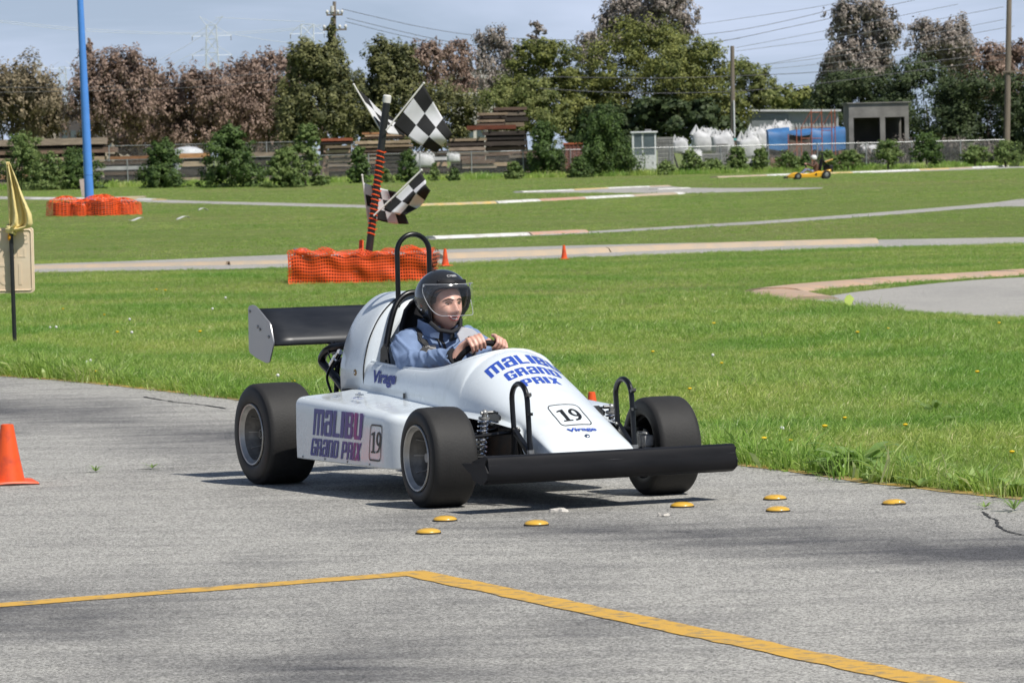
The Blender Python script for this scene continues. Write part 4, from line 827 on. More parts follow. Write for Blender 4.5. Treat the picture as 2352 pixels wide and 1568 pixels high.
for sd in (-1, 1): m_ = MB(); m_.ball(vis(sd * 76, .12), .006, 8, 6); m_.build('visor_screw', M_CHR, vz)
m_ = MB(); m_.rings([[HH + RHel @ Vector((.103 * math.cos(R(a)) * k, .088 * math.sin(R(a)) * k, z + .018 * abs(math.sin(R(a)))**2 * -2.2)) for a in np.linspace(-80, 80, 17)] for z, k in ((.052, .93), (.018, 1.0), (.008, 1.0))], closed=False); m_.build('hair_net', mat('pale_hair_net', (.16, .13, .12), .7, bump=.5, bscale=90), driver, smooth=180)
m_ = MB(); m_.tube([(-1.13, -.085, .80), (-1.09, -.06, .765), (-1.075, 0, .752), (-1.10, .06, .77), (-1.15, .085, .81)], .011, 8); m_.build('chin_strap', M_JACKD, driver)
# jacket
def jacket():
    m = MB(); rs = []
    for z, hx, hy, cx in ((.36, .13, .19, -1.20), (.46, .135, .19, -1.22), (.58, .135, .195, -1.24), (.66, .125, .195, -1.245), (.715, .105, .165, -1.245), (.752, .080, .105, -1.235), (.775, .072, .082, -1.22)): rs.append([Vector((cx + hx * math.cos(a), hy * math.sin(a), z)) for a in np.linspace(0, 2 * math.pi, 33)[:-1]])
    m.rings(rs)
    for sd in (-1, 1):
        w_ = WR[sd]; pts = [Vector(p) for p in ((-1.245, sd * .12, .70), (-1.215, sd * .170, .695), (-1.180, sd * .190, .645), (-1.11, sd * .188, .610), (-1.0, sd * .178, .612), (-.90, sd * .160, .630))] + [w_ + Vector((-.008, sd * .004, -.004))]
        m.tube(subdiv(pts, 3), [float(np.interp(i / 18, [0, .16, .33, .5, .66, .85, 1], [.070, .071, .068, .062, .057, .050, .0415])) for i in range(19)], 20)
    return m
jm = remesh(jacket(), .006, 'jacket', 6)
co = np.zeros(len(jm.vertices) * 3); jm.vertices.foreach_get('co', co); co = co.reshape(-1, 3); nn = np.zeros_like(co).ravel(); jm.vertices.foreach_get('normal', nn); nn = nn.reshape(-1, 3)
f1 = np.sin(co[:, 0] * 62 + co[:, 2] * 78 + 2.2 * np.sin(co[:, 1] * 30 + co[:, 2] * 18)); f2 = np.sin(co[:, 2] * 125 - co[:, 0] * 40 + 2.5 * np.sin(co[:, 0] * 38)); f3 = np.sin(co[:, 0] * 30 - co[:, 2] * 45 + co[:, 1] * 25)
arm = np.clip((np.abs(co[:, 1]) - .10) / .08, 0.25, 1)
co += nn * ((np.maximum(f1, -.2)**2 * .0075 + f2 * .0022 + f3 * .004) * arm)[:, None]; jm.vertices.foreach_set('co', co.ravel()); jm.update(); jm.materials.append(M_JACK)
jk = link('jacket', jm, driver)
for sd in (-1, 1): m_ = MB(); w_ = WR[sd]; m_.tube([w_ + Vector((-.016, sd * .006, -.005)), w_ + Vector((-.002, sd * .002, -.002))], [.0435, .0370], 16); m_.build('cuff', M_JACKD, jk)
m_ = MB(); rs = []
for z, k, dx in ((.755, 1.12, -.01), (.79, 1.06, 0), (.815, 1.10, .012), (.812, .98, .010), (.77, .93, 0)): rs.append([Vector((-1.215 + dx + .092 * k * math.cos(R(a)), .100 * k * math.sin(R(a)), z - .035 * max(0, math.cos(R(a))) - .0)) for a in np.linspace(22, 338, 33)])
m_.rings(rs, closed=False); cl = m_.build('collar', M_JACK, jk, smooth=60); 
m_ = MB(); m_.rings([[Vector((-1.213 + .084 * k * math.cos(R(a)), .092 * k * math.sin(R(a)), z - .035 * max(0, math.cos(R(a))))) for a in np.linspace(12, 348, 33)] for z, k in ((.74, 1), (.806, 1.03))], closed=False); m_.build('collar_lining', M_JACKD, jk, smooth=60)
bvj = BVHTree.FromPolygons([v.co.copy() for v in jm.vertices], [tuple(p.vertices) for p in jm.polygons])
def onj(p, l=.003):
    h = bvj.find_nearest(Vector(p)); return h[0] + h[1] * l
def strap(name, pts, wd, m, par, l=.004):
    P = [onj(p, l) for p in subdiv([Vector(q) for q in pts], 5)]; mb = MB(); rs = []
    for i, p in enumerate(P):
        t = (P[min(i + 1, len(P) - 1)] - P[max(i - 1, 0)]).normalized(); nr = bvj.find_nearest(p)[1]; s = t.cross(nr).normalized() * wd / 2; rs.append([p - s + nr * .002, p + s + nr * .002, p + s - nr * .006, p - s - nr * .006])
    mb.rings(rs); return mb.build(name, m, par, smooth=40)
strap('harness_strap', [(-1.29, -.105, .755), (-1.22, -.115, .765), (-1.13, -.118, .72), (-1.105, -.115, .65), (-1.10, -.11, .58), (-1.10, -.10, .50)], .030, M_STRAP, driver)
strap('harness_strap', [(-1.29, .105, .755), (-1.22, .115, .765), (-1.13, .118, .72), (-1.105, .115, .65), (-1.10, .11, .58), (-1.10, .10, .50)], .030, M_STRAP, driver)
strap('harness_pad', [(-1.125, -.088, .695), (-1.108, -.086, .65), (-1.10, -.080, .58), (-1.10, -.075, .50)], .050, M_BEIGE, driver, .005)
strap('jacket_zip', [(-1.130, -.030, .752), (-1.115, -.018, .70), (-1.105, -.012, .64), (-1.10, -.012, .55)], .012, M_JACKD, jk)
strap('jacket_seam', [(-1.132, -.052, .752), (-1.116, -.040, .70), (-1.106, -.034, .64), (-1.10, -.034, .55)], .005, M_JACKD, jk)
m_ = MB(); q = [(-1.06, .055, .775), (-1.02, .09, .765), (-.99, .118, .735), (-1.0, .105, .728), (-1.03, .07, .732), (-1.05, .035, .705), (-1.065, .03, .74)]; m_.rings([[Vector(p) for p in q], [Vector(p) + Vector((-.010, -.002, .002)) for p in q]]); m_.build('shirt_collar', mat('white_shirt_cotton', (.70, .70, .72), .8, var=.05, scale=20), driver)
# ------------------------------------------------------------------ things on and beside the track
M_ORG = mat('orange_safety_net', (.88, .105, .016), .4, var=.12, scale=5); M_CONE = mat('orange_cone_plastic', (.80, .095, .015), .5, col2=(.50, .06, .025), scale=11, thr=(.3, .5), detail=8); M_CONEB = mat('scuffed_cone_edge', (.10, .03, .02), .7, var=.4, scale=30)
M_TYRE = mat('old_tyre_rubber', (.020, .020, .021), .8, var=.3, scale=12); M_GREYB = mat('grey_weathered_plastic', (.20, .20, .20), .7)
def cone(px, py, h, rb, label, tiltz=0, dirty=False):
    p = G(px, py); root = empty('traffic_cone', p, tiltz, label, 'cone', 'orange traffic cones')
    mb = MB(); mb.lathe([(rb * .62, .018), (rb * .60, .03), (rb * .42, h * .5), (rb * .25, h - .012), (rb * .235, h - .002), (rb * .19, h), (rb * .17, h - .01)], n=20); mb.build('cone_body', M_CONE, root, smooth=40)
    mb = MB(); n = 24
    ring = lambda k, z: [Vector((rb * k * max(-1, min(1, 1.32 * math.cos(a))) , rb * k * max(-1, min(1, 1.32 * math.sin(a))), z + (.004 * math.sin(3 * a) if dirty else 0))) for a in [2 * math.pi * i / n for i in range(n)]]
    mb.rings([ring(1.0, .0045), ring(1.02, .012), ring(.98, .020), ring(.6, .024)]); mb.build('cone_base', M_CONE, root, smooth=40)
    mb = MB(); mb.rings([ring(1.03, .0044), ring(1.035, .011), ring(1.0, .0125)], cap1=False); mb.build('base_edge', M_CONEB, root)
    return root
cone(20, 1113, .305, .135, 'large orange cone with scuffed base on the asphalt at the left edge', .3, True)
cone(1023, 612, .25, .085, 'small orange cone beside the right end of the netted tyre barrier', .5)
cone(1296, 597, .215, .075, 'small orange cone alone on the kerb of the middle track', .1)
cone(1361, 985, .215, .085, 'orange cone whose top pokes up behind the kart nose', .8)
# yellow road buttons
M_BTN = mat('yellow_glazed_button', (.68, .40, .05), .35, col2=(.30, .20, .06), scale=26, thr=(.30, .40), detail=8, coat=.3); M_BTNB = mat('button_dark_rim', (.03, .026, .02), .8)
dots = [(1022, 1196, 'yellow road button nearest below the kart front tyre', 0), (984, 1225, 'yellow road button closest to the camera, lowest of the seven', 0), (1232, 1206, 'yellow road button under the left half of the bumper shadow', 0), (1567, 1164, 'yellow road button at the right tip of the bumper shadow', 0), (1780, 1147, 'upper of two stacked yellow road buttons right of the kart', 0), (1787, 1174, 'lower of two stacked yellow road buttons right of the kart', 0), (2053, 1158, 'chipped yellow road button farthest right near the grass', 1)]
for i, (px, py, lb, chip) in enumerate(dots):
    p = G(px, py, .004); p.z = .0045; root = empty('road_button', p, rnd.uniform(0, 6), lb, 'road button', 'yellow road buttons'); r = .0535
    mb = MB(); n = 28; rs = []
    for k, z in ((1, .005), (.985, .009), (.9, .014), (.7, .019), (.4, .0225), (.06, .0235)):
        ring = []
        for j in range(n):
            a = 2 * math.pi * j / n; cut = 1.0
            if chip and abs(((a - 4.9 + math.pi) % (2 * math.pi)) - math.pi) < .45: cut = .62
            ring.append(Vector((r * k * cut * math.cos(a), r * k * cut * math.sin(a), z)))
        rs.append(ring)
    mb.rings(rs); mb.build('dome', M_BTN, root, smooth=50); mb = MB(); mb.lathe([(r * .9, 0), (r * 1.03, 0), (r * 1.02, .006), (r * .9, .007)], n=28, cap=True); mb.build('rim', M_BTNB, root)
M_CHIP = mat('chalky_plaster', (.55, .52, .47), .9, var=.2, scale=40, bump=.5, bscale=60)
for px, py, sz, lb in ((1286, 1177, .042, 'broken white plaster lump under the bumper shadow'), (1522, 1187, .026, 'small flat white chip on the asphalt right of the plaster lump')):
    p = G(px, py); mb = MB(); r2 = random.Random(px)
    mb.rings([[Vector((sz * 1.0 * k * math.cos(a) * (1 + .25 * math.sin(3 * a + px)), sz * .7 * k * math.sin(a) * (1 + .2 * math.sin(4 * a)), z + r2.uniform(-.003, .003))) for a in [2 * math.pi * i / 14 for i in range(14)]] for k, z in ((1, .006), (.9, .016), (.5, .021 if sz > .03 else .012))]); o = mb.build('plaster_chip', M_CHIP, smooth=0); o.location = p; tag(o, lb, 'debris')

# ------------------------------------------------------------------ netted tyre barriers
def tyre_mesh(r, h):
    mb = MB(); mb.lathe([(r * .55, h * .15), (r * .6, 0), (r * .92, 0), (r, h * .2), (r * 1.01, h * .5), (r, h * .8), (r * .92, h), (r * .6, h), (r * .55, h * .85), (r * .55, h * .15)], n=20); me = mb.mesh('tyre'); me.materials.append(M_TYRE); me.polygons.foreach_set('use_smooth', [True] * len(me.polygons)); return me
TY = tyre_mesh(.235, .165)
def net_over(root, S, nu, nv, wd, name='safety_net', skip=0.0, seed=1):
    r = random.Random(seed); mb = MB()
    def strip(P, nr):
        V = []; F = []
        for i, p in enumerate(P):
            V += [p + nr[i] * wd, p - nr[i] * wd]
            if i: F.append((2 * i - 2, 2 * i - 1, 2 * i + 1, 2 * i))
        mb.add(V, F)
    for j in range(nv + 1):
        P = [S(i / nu, j / nv) for i in range(nu + 1)]; nr = [(S(i / nu, min(1, j / nv + .02)) - S(i / nu, max(0, j / nv - .02))).normalized() for i in range(nu + 1)]; strip(P, nr)
    for i in range(nu + 1):
        P = [S(i / nu, j / (nv * 2)) + Vector((0, 0, 0)) for j in range(nv * 2 + 1)]; nr = [(S(min(1, i / nu + .004), j / (nv * 2)) - S(max(0, i / nu - .004), j / (nv * 2))).normalized() * .8 for j in range(nv * 2 + 1)]
        P = [p + (P[0] - P[-1]).cross(nr[0]).normalized() * .003 for p in P]; strip(P, nr)
    o = mb.build(name, M_ORG, root, smooth=0, fix=False); return o
bl = G(663, 653); br = G(994, 646); bc = (bl + br) / 2; bang = math.atan2(br.y - bl.y, br.x - bl.x); BW = (br - bl).length
bar = empty('tyre_barrier', bc, bang, 'low stack of old tyres wrapped in orange safety net around the flag post', 'tyre barrier', 'netted tyre stacks')
for i in range(4):
    for rw in range(2):
        for k in range(2): t_o = link('tyre', TY, bar); t_o.location = (-BW / 2 + .245 + i * (BW - .49) / 3 + rnd.uniform(-.02, .02), .26 + rw * .47 + rnd.uniform(-.02, .02), .165 * k); t_o.rotation_euler = (0, 0, rnd.uniform(0, 6))
def S_bar(u, v):             # v: 0 front bottom, .45 front top edge, 1 back of the top
    x = -BW / 2 + BW * u; wob = .018 * math.sin(17 * u + 3 * v) + .012 * math.sin(41 * u + 9 * v); hgt = .345 + .02 * math.sin(9 * u) + .012 * math.sin(31 * u)
    if v < .5: t = v / .5; return Vector((x * (1 - .012 * math.sin(math.pi * t)), -.012 + wob * .5 + .008 * math.sin(8 * t + 13 * u), .012 + hgt * t + .012 * math.sin(26 * u) * t))
    t = (v - .5) / .5; return Vector((x, .0 + .93 * t + wob, hgt + .014 + .025 * math.sin(math.pi * t) + .012 * math.sin(23 * u + 6 * t)))
net_over(bar, S_bar, 54, 18, .0092, seed=1)
def S_bar3(u, v): p = S_bar(u, .46 + .3 * v); return p + Vector((.012 * math.sin(30 * v + 9 * u), -.008, .02 + .018 * math.sin(43 * u + 5 * v) + .012 * math.sin(19 * u)))
net_over(bar, S_bar3, 52, 7, .011, seed=3)
def S_side(sd):
    return lambda u, v: Vector((sd * (BW / 2 + .006 + .01 * math.sin(9 * u + 5 * v)), .92 * u, .012 + .33 * v))
for sd in (-1, 1): net_over(bar, S_side(sd), 16, 7, .006)
# marker lamp lying on the barrier's far corner, red post stub
mk = empty('marker_lamp', at(690, 588, bc.y + .75), 0, 'grey-framed orange marker lamp on the left end of the tyre barrier', 'lamp'); mk.location.z = .345
mb = MB(); mb.box((0, 0, .045), (.17, .06, .09)); bevel(mb.build('lamp_case', M_GREYB, mk), .008); mb = MB(); mb.ball((0, -.03, .04), (.06, .03, .05), 14, 8); mb.build('lamp_lens', M_CONE, mk)
# checkered flag post
FY = bc.y + .42
pb, ptp = at(838, 600, FY), at(889, 226, FY); pb.z = .0
fp = empty('flag_post', pb, 0, 'leaning black post with white cap and orange wrap holding four checkered flags', 'post'); M_PVC = mat('black_pvc_pipe', (.016, .017, .018), .45, var=.2); M_CAP = mat('white_pvc', (.72, .70, .66), .5)
def onp(t): return (ptp - pb) * t
mb = MB(); mb.tube([onp(0), onp(1)], .047, 18); mb.build('post_pipe', M_PVC, fp)
mb = MB(); a = onp(.975); d = (ptp - pb).normalized(); mb.tube([a, a + d * .085, a + d * .10], [.053, .053, .040], 18); mb.build('post_cap', M_CAP, fp)
ax0 = d; u0 = ax0.cross(Vector((0, 1, 0))).normalized(); v0 = ax0.cross(u0)
for k in range(18):
    t = .262 + .0262 * k; c = onp(t); mb = MB(); mb.tube([c + (u0 * math.cos(q) + v0 * math.sin(q)) * .0495 + ax0 * (.012 * math.sin(q + .8)) for q in [2 * math.pi * j / 16 for j in range(16)]], .0075, 6, loop=True, squash=1.0)
    if k % 2: mb.box(c + u0 * -.058 + ax0 * rnd.uniform(-.01, .01), (.025, .01, .012))
    mb.build('orange_wrap', M_ORG, fp)
M_FB = mat('black_flag_cloth', (.010, .010, .011), .8); M_FW = mat('white_flag_cloth', (.62, .62, .64), .75, var=.05, scale=10)
def zq(x, y): return (635.25 + x * .31642, 169.4 + y * .31642)
def flag(corners, stick, dy, label, amp=.04, fl=1, nx=3, ny=3, black0=True, dyc=(0, 0, 0, 0)):
    A, B, C, D = [at(*zq(*c), FY + dy + o) for c, o in zip(corners, dyc)]; s0, s1 = [at(*zq(*c), FY + dy) for c in stick]
    root = empty('checkered_flag', s0, 0, label, 'flag', 'checkered flags on the leaning post'); mb = MB(); mb.tube([Vector((0, 0, 0)), s1 - s0], .0105, 8); mb.ball(s1 - s0, .016, 8, 6); mb.build('flag_stick', M_CAP, root)
    n = 6; mb = MB(); V = []; nxx, nyy = nx * n, ny * n
    nrm = (C - A).cross(D - B).normalized()
    for i in range(nxx + 1):
        for j in range(nyy + 1):
            s, t = i / nxx, j / nyy; p = A.lerp(B, s).lerp(D.lerp(C, s), t); wv = math.sin(t * 7.5 + s * 2.5 + fl) * amp * t**.7 + math.sin(s * 6 + t * 3 + fl * 2) * amp * .45 * t
            p = p + nrm * wv + Vector((0, 0, -.05 * math.sin(math.pi * t) * (.3 + s * .7) * .6)); V.append(p - s0)
    F = []; mi = []
    for i in range(nxx):
        for j in range(nyy): F.append((i * (nyy + 1) + j, (i + 1) * (nyy + 1) + j, (i + 1) * (nyy + 1) + j + 1, i * (nyy + 1) + j + 1)); mi.append(((i // n) + (j // n) + (0 if black0 else 1)) % 2)
    o_ = len(mb.v); mb.v += [tuple(v) for v in V]; mb.f += F; mb.mi += mi; c = mb.build('flag_cloth', [M_FB, M_FW], root, smooth=180, fix=False); k = c.modifiers.new('s', 'SOLIDIFY'); k.thickness = .004; return root
flag([(1066, 78), (848, 378), (1160, 575), (1278, 440)], [(795, 412), (1068, 70)], -.09, 'largest checkered flag flying to the right from the post top', .05, 1.2)
flag([(572, 100), (745, 400), (945, 452), (850, 335)], [(790, 470), (560, 80)], .12, 'narrow checkered flag at the post top pointing up left', .03, .4, dyc=(0, 0, .35, .25))
flag([(1048, 712), (775, 985), (945, 1018), (1118, 850)], [(705, 1030), (1052, 700)], -.09, 'crumpled checkered flag low on the right of the post', .075, 2.4, dyc=(0, 0, -.1, -.15))
flag([(628, 790), (655, 1035), (962, 1092), (868, 858)], [(668, 1080), (621, 738)], .12, 'checkered flag hanging behind the post at lower left', .05, .2, 3, 4, False)
st = empty('orange_stake', at(829, 585, FY + .25), 0, 'short red-orange stake standing at the foot of the flag post', 'stake'); st.location.z = .3; mb = MB(); mb.tube([(0, 0, 0), (.01, 0, .21), (.01, 0, .225)], [.032, .030, .02], 12); mb.build('stake_body', M_CONE, st)
mb = MB(); mb.tube([(0, 0, 0.06), (0, 0, -.01)], .034, 12); mb.build('stake_collar', M_CONEB, st)
# ------------------------------------------------------------------ yellow flag and speed sign at the left edge
PY = G(34, 793).y; pbt = G(34, 793); ptt = at(19, 372, PY)
yp = empty('flag_stake', pbt, 0, 'black stake at the left edge carrying a cream speed sign', 'stake'); mb = MB(); mb.tube([Vector((0, 0, 0)), at(25, 525, PY) - pbt], .019, 10); mb.tube([at(25, 525, PY) - pbt, ptt - pbt], .011, 8); mb.build('stake_rod', M_PVC, yp)
M_YF = mat('yellow_flag_cloth', (.86, .72, .34), .7, col2=(.74, .60, .25), scale=4, thr=(.35, .7))
yf = empty('yellow_flag', at(28, 517, PY), 0, 'pale yellow flag tied in a knot on the stake at left', 'flag'); o0 = yf.location.copy()
rows = [(372, 13, 22), (382, 14, 27), (400, 15, 34), (430, 17, 45), (455, 18, 55), (475, 19, 64), (492, 20, 72), (505, 20, 75), (514, 21, 70), (519, 22, 50), (522, 23, 38)]
mb = MB(); rs = []
for i, (y_, x0, x1) in enumerate(rows):
    ring = []; n = 22; t = i / 10
    for j in range(n + 1):
        s = j / n; px = x0 + (x1 - x0) * s; p = at(px, y_ + 8 * s * (i > 6), PY - .03) - o0; p.y += .035 * math.sin(s * 11 + t * 2) * (.4 + s) * min(1, t * 2.5) + .02 * math.sin(s * 23 + t * 7); ring.append(p)
    rs.append(ring)
mb.rings(rs, closed=False); c = mb.build('flag_cloth', M_YF, yf, smooth=180, fix=False); k = c.modifiers.new('s', 'SOLIDIFY'); k.thickness = .004
for i in range(5): mb = MB(); c0 = at(27, 519 + i * 4.2, PY) - o0; w_ = (.040, .048, .046, .038, .03)[i]; mb.tube([c0 + Vector((w_ * math.cos(a), w_ * .8 * math.sin(a), .012 * math.sin(a + i))) for a in [2 * math.pi * j / 14 for j in range(14)]], .012, 6, loop=True); mb.build('knot_fold', M_YF, yf)
mb = MB(); mb.ball(at(23, 545, PY) - o0, (.022, .02, .035), 10, 8); mb.build('orange_cord', mat('orange_cord', (.75, .33, .02), .7), yf)
M_SIGN = mat('cream_moulded_plastic', (.78, .66, .50), .5, col2=(.72, .55, .38), scale=2.2, thr=(.35, .7), var=.1)
sg = empty('speed_sign', at(25, 673, PY + .05), R(2), 'cream moulded speed sign seen from behind with raised mirrored lettering', 'sign'); so_ = sg.location.copy(); SWd, SHt = .425, .575
def rrect(w_, h_, r, y_, n=6, cz=None):
    out = []
    for cx, cz_, k in ((w_ / 2 - r, h_ - r, 0), (-w_ / 2 + r, h_ - r, 1), (-w_ / 2 + r, r, 2), (w_ / 2 - r, r, 3)): out += [Vector((cx + r * math.cos(k * math.pi / 2 + q), y_, cz_ + r * math.sin(k * math.pi / 2 + q))) for q in np.linspace(0, math.pi / 2, n)]
    return out
mb = MB(); mb.rings([rrect(SWd, SHt, .03, .012), rrect(SWd, SHt, .03, 0.0), rrect(SWd - .012, SHt, .03, -.006)]); pn = mb.build('sign_panel', M_SIGN, sg, smooth=40)
mb = MB(); P = rrect(SWd - .045, SHt - .045, .024, -.008); mb.tube([p + Vector((0, 0, .0225)) for p in P], .007, 6, loop=True); mb.build('sign_border', M_SIGN, pn)
for s_, z0, h_, hw in (('SPEED', .43, .085, .165), ('LIMIT', .315, .075, .135), ('15', .07, .19, .10)):
    mb = MB()
    for q in textpolys(s_, .0):
        fr_ = [Vector((hw - 2 * hw * u, -.0095, z0 + h_ * v)) for u, v in q]; bk = [Vector((p.x, -.004, p.z)) for p in fr_]; mb.rings([bk, fr_])
    mb.build('raised_lettering', M_SIGN, pn, smooth=0)
# ------------------------------------------------------------------ blue mast with netted tyres
BY = G(206, 474).y; mast = empty('blue_mast', G(206, 474), 0, 'tall sky-blue steel mast rising from orange netted tyres at left', 'mast'); M_BLU = mat('sky_blue_paint', (.085, .27, .72), .45, var=.08, scale=2); m0 = mast.location.copy()
tp = at(184, 0, BY) - m0; mb = MB(); mb.tube([Vector((0, 0, 0)), tp * .27, tp * .5, tp, tp * 1.5], [.160, .148, .138, .108, .085], 20); mb.build('mast_tube', M_BLU, mast)
for t in (.15, .505): mb = MB(); mb.tube([tp * t, tp * t + Vector((0, 0, .02))], .162 - .05 * t, 20); mb.build('mast_band', mat('darker_blue_band', (.035, .14, .45), .5), mast)
tb = empty('tyre_barrier', G(211, 496), 0, 'lumpy ring of orange netted tyres around the foot of the blue mast', 'tyre barrier', 'netted tyre stacks')
SB = 64.
for cx, cy, rr in ((-.82, .55, .50), (-.30, .35, .44), (.30, .15, .46), (.80, .45, .52), (.1, .9, .5)):
    for k in range(3): t_o = link('tyre', TY, tb); t_o.location = (cx, cy + .25, .13 * k); t_o.scale = (1.45, 1.45, .8)
    def S_l(u, v, cx=cx, cy=cy, rr=rr):
        a = 2 * math.pi * u; q = rr * (1.0 + .05 * math.sin(5 * a + cx * 9)) * (1.08 - .1 * v) if v < .6 else rr * 1.02 * (1 - (v - .6) / .4 * .95)
        z = .02 + (.36 + .07 * math.sin(cx * 7)) * min(1, v / .6) + (.14 * math.sin((v - .6) / .4 * math.pi / 2) if v > .6 else 0); return Vector((cx + q * math.cos(a), cy + .25 + q * math.sin(a), z + .02 * math.sin(9 * a + 5 * v)))
    net_over(tb, S_l, 32, 12, .0125)
sl_ = tag(link('leaning_board', None), 'narrow pale pink board leaning beside the blue mast', 'board'); sl_.location = G(191, 452); mb = MB(); mb.box((0, 0, .38), (.20, .06, .76), Matrix.Rotation(R(-7), 3, 'Y')); mb.build('board_plank', mat('pale_pink_board', (.55, .44, .40), .8, var=.15), sl_); mb = MB(); mb.box((.11, .03, .2), (.03, .03, .4)); mb.build('board_prop', M_GREYB, sl_)
# ------------------------------------------------------------------ litter, dandelions, weeds
M_PAPER = mat('white_paper', (.70, .70, .68), .8)
for i, (px, py, lb) in enumerate(((313, 511, 'white paper scrap on the lawn nearest the orange netted tyres'), (420, 508, 'middle white paper scrap on the far left lawn'), (467, 488, 'white paper scrap farthest back on the left lawn'))):
    mb = MB(); mb.rings([[Vector((x + .02 * math.sin(9 * x + i), y_, .03 + .04 * math.sin(14 * x + 5 * y_ + i))) for x in np.linspace(-.16, .16, 8)] for y_ in (-.12, 0, .12)], closed=False); o = mb.build('paper_scrap', M_PAPER, smooth=180); o.location = G(px, py); o.location.z = .06; k = o.modifiers.new('s', 'SOLIDIFY'); k.thickness = .006; tag(o, lb, 'litter', 'white paper scraps')
tgp = G(1951, 708); tg = tag(link('marker_tag', None), 'bright yellow-green diamond tag standing in the grass edge', 'tag'); tg.location = tgp; mb = MB(); mb.rings([[Vector((x, y_ + .1 * x, z)) for x, z in ((-.05, .085), (-.022, .13), (-.005, .125), (0, .14), (.05, .095), (.042, .08), (.012, .02), (-.035, .04))] for y_ in (-.003, .003)]); mb.build('tag_sheet', mat('lime_tag', (.58, .72, .17), .6), tg); mb = MB(); mb.tube([(0, 0, 0), (0, 0, .05)], .003, 6); mb.build('tag_wire', M_GREYB, tg)
M_DAN = mat('dandelion_yellow', (.80, .52, .01), .7); M_STEM = mat('plant_stem', (.12, .22, .04), .6); M_FLUFF = mat('dandelion_fluff', (.66, .66, .62), .9)
def dandelion_src(fluff):
    root = empty('dandelion', (0, 0, -50)); mb = MB(); mb.tube([(0, 0, 0), (.006, 0, .06), (.012, .003, .088)], .0018, 5); mb.build('stem', M_STEM, root); mb = MB()
    if fluff: mb.ball((.012, .003, .105), .013, 10, 8)
    else: mb.lathe([(.002, .084), (.010, .086), (.016, .094), (.014, .098), (.007, .100), (.0005, .101)], n=14)
    mb.build('flower_head', M_FLUFF if fluff else M_DAN, root); return root
DS = [dandelion_src(False), dandelion_src(True)]; used = [False, False]
spots = [(1585, 911, 0), (1658, 848, 0), (1755, 1041, 0), (1818, 1038, 0), (1941, 980, 0), (2080, 1000, 0), (2245, 875, 0), (2325, 1065, 0), (2295, 755, 0), (1970, 780, 0), (1640, 758, 0), (1795, 1012, 1), (1640, 835, 1), (300, 748, 1), (303, 782, 1), (200, 856, 1), (207, 848, 1), (516, 697, 1), (486, 722, 1), (118, 763, 1), (132, 768, 1), (222, 869, 0), (360, 672, 0), (380, 676, 0), (460, 776, 0), (675, 893, 0), (240, 730, 0), (145, 716, 0), (270, 776, 0), (640, 884, 1), (2040, 766, 0), (1500, 822, 0), (1895, 1008, 0)]
for i, (px, py, fl) in enumerate(spots):
    s = DS[fl]
    if used[fl]: s = copy_tree(DS[fl])
    used[fl] = True; s.location = G(px, py + 10); s.rotation_euler = (0, 0, rnd.uniform(0, 6)); s.scale = (rnd.uniform(.8, 1.1),) * 3
    same = sorted(q[0] for q in spots if q[2] == fl and (q[0] < 1100) == (px < 1100)); rank = same.index(px)
    ORD = 'first second third fourth fifth sixth seventh eighth ninth tenth eleventh twelfth thirteenth fourteenth fifteenth'.split()
    s['label'] = ('white dandelion seed head, ' if fl else 'yellow dandelion flower, ') + ORD[rank] + ' from the left on the ' + ('lawn left of the kart' if px < 1100 else 'lawn right of the kart'); s['category'] = 'flower'; s['group'] = 'dandelion seed heads' if fl else 'dandelion flowers'
M_DOCK = leafmat('dock_leaf', (.14, .27, .055), (.36, .50, .16), .4, .35, 6)
def weed(px, py, n, ln, wd, label, seed, up=.5, grp='broad-leaved weeds along the grass edge'):
    r = random.Random(seed); root = empty('leafy_weed', G(px, py), 0, label, 'weed', grp)
    for k in range(n):
        a = r.uniform(0, 6.28); L = ln * r.uniform(.6, 1.15); d = Vector((math.cos(a), math.sin(a), 0)); s = Vector((-d.y, d.x, 0)); e = r.uniform(.25, 1.0) * up; mb = MB(); rs = []
        for t in np.linspace(0, 1, 6):
            c = d * L * t * (1 - .25 * e) + Vector((0, 0, .01 + L * e * math.sin(t * math.pi * .62))); w_ = wd * (math.sin(math.pi * (.08 + .9 * t**.8))) * (1 + .15 * math.sin(20 * t + k)); rs.append([c - s * w_ + Vector((0, 0, .15 * w_)), c, c + s * w_ + Vector((0, 0, .15 * w_))])
        mb.rings(rs, closed=False); mb.build('leaf', M_DOCK, root, smooth=180, fix=False)
    return root
for px, py, n, ln, wd, lb in ((1975, 1080, 34, .24, .030, 'largest broad-leaved weed spilling over the asphalt edge at right'), (2040, 1098, 14, .17, .022, 'flat rosette weed lying on the yellow edge line'), (2270, 1112, 14, .13, .026, 'pale round-leaved weed near the right frame edge'), (2210, 1116, 10, .12, .02, 'small rosette weed left of the pale round-leaved weed'), (1900, 1075, 12, .13, .018, 'low weed left of the largest broad-leaved weed'), (2110, 1112, 10, .12, .016, 'thin weed tuft between the rosettes by the right edge line'), (2150, 940, 10, .15, .022, 'dark leafy weed standing alone in the right lawn'), (2165, 975, 8, .14, .02, 'pale leafy weed below the dark one in the right lawn'), (2340, 1130, 12, .13, .02, 'weed clump at the right frame edge by the edge line'), (2330, 1165, 14, .10, .005, 'grass tuft growing from the asphalt crack at right')):
    weed(px, py + 10, n, ln * 1.2, wd * 1.15, lb, px)
for px, py, lb in ((220, 1086, 'small grass tuft in the asphalt seam near the left cone'), (350, 1079, 'small grass tuft in the asphalt seam left of the rear tyre'), (2262, 1170, 'tiny grass tuft beside the asphalt crack at right'), (1800, 1080, 'tiny grass tuft on the asphalt edge right of the kart')): weed(px, py, 16, .07, .0035, lb, px + 3, .5, 'grass tufts growing out of the asphalt')
M_CRK = mat('dark_crack', (.035, .034, .032), .9)
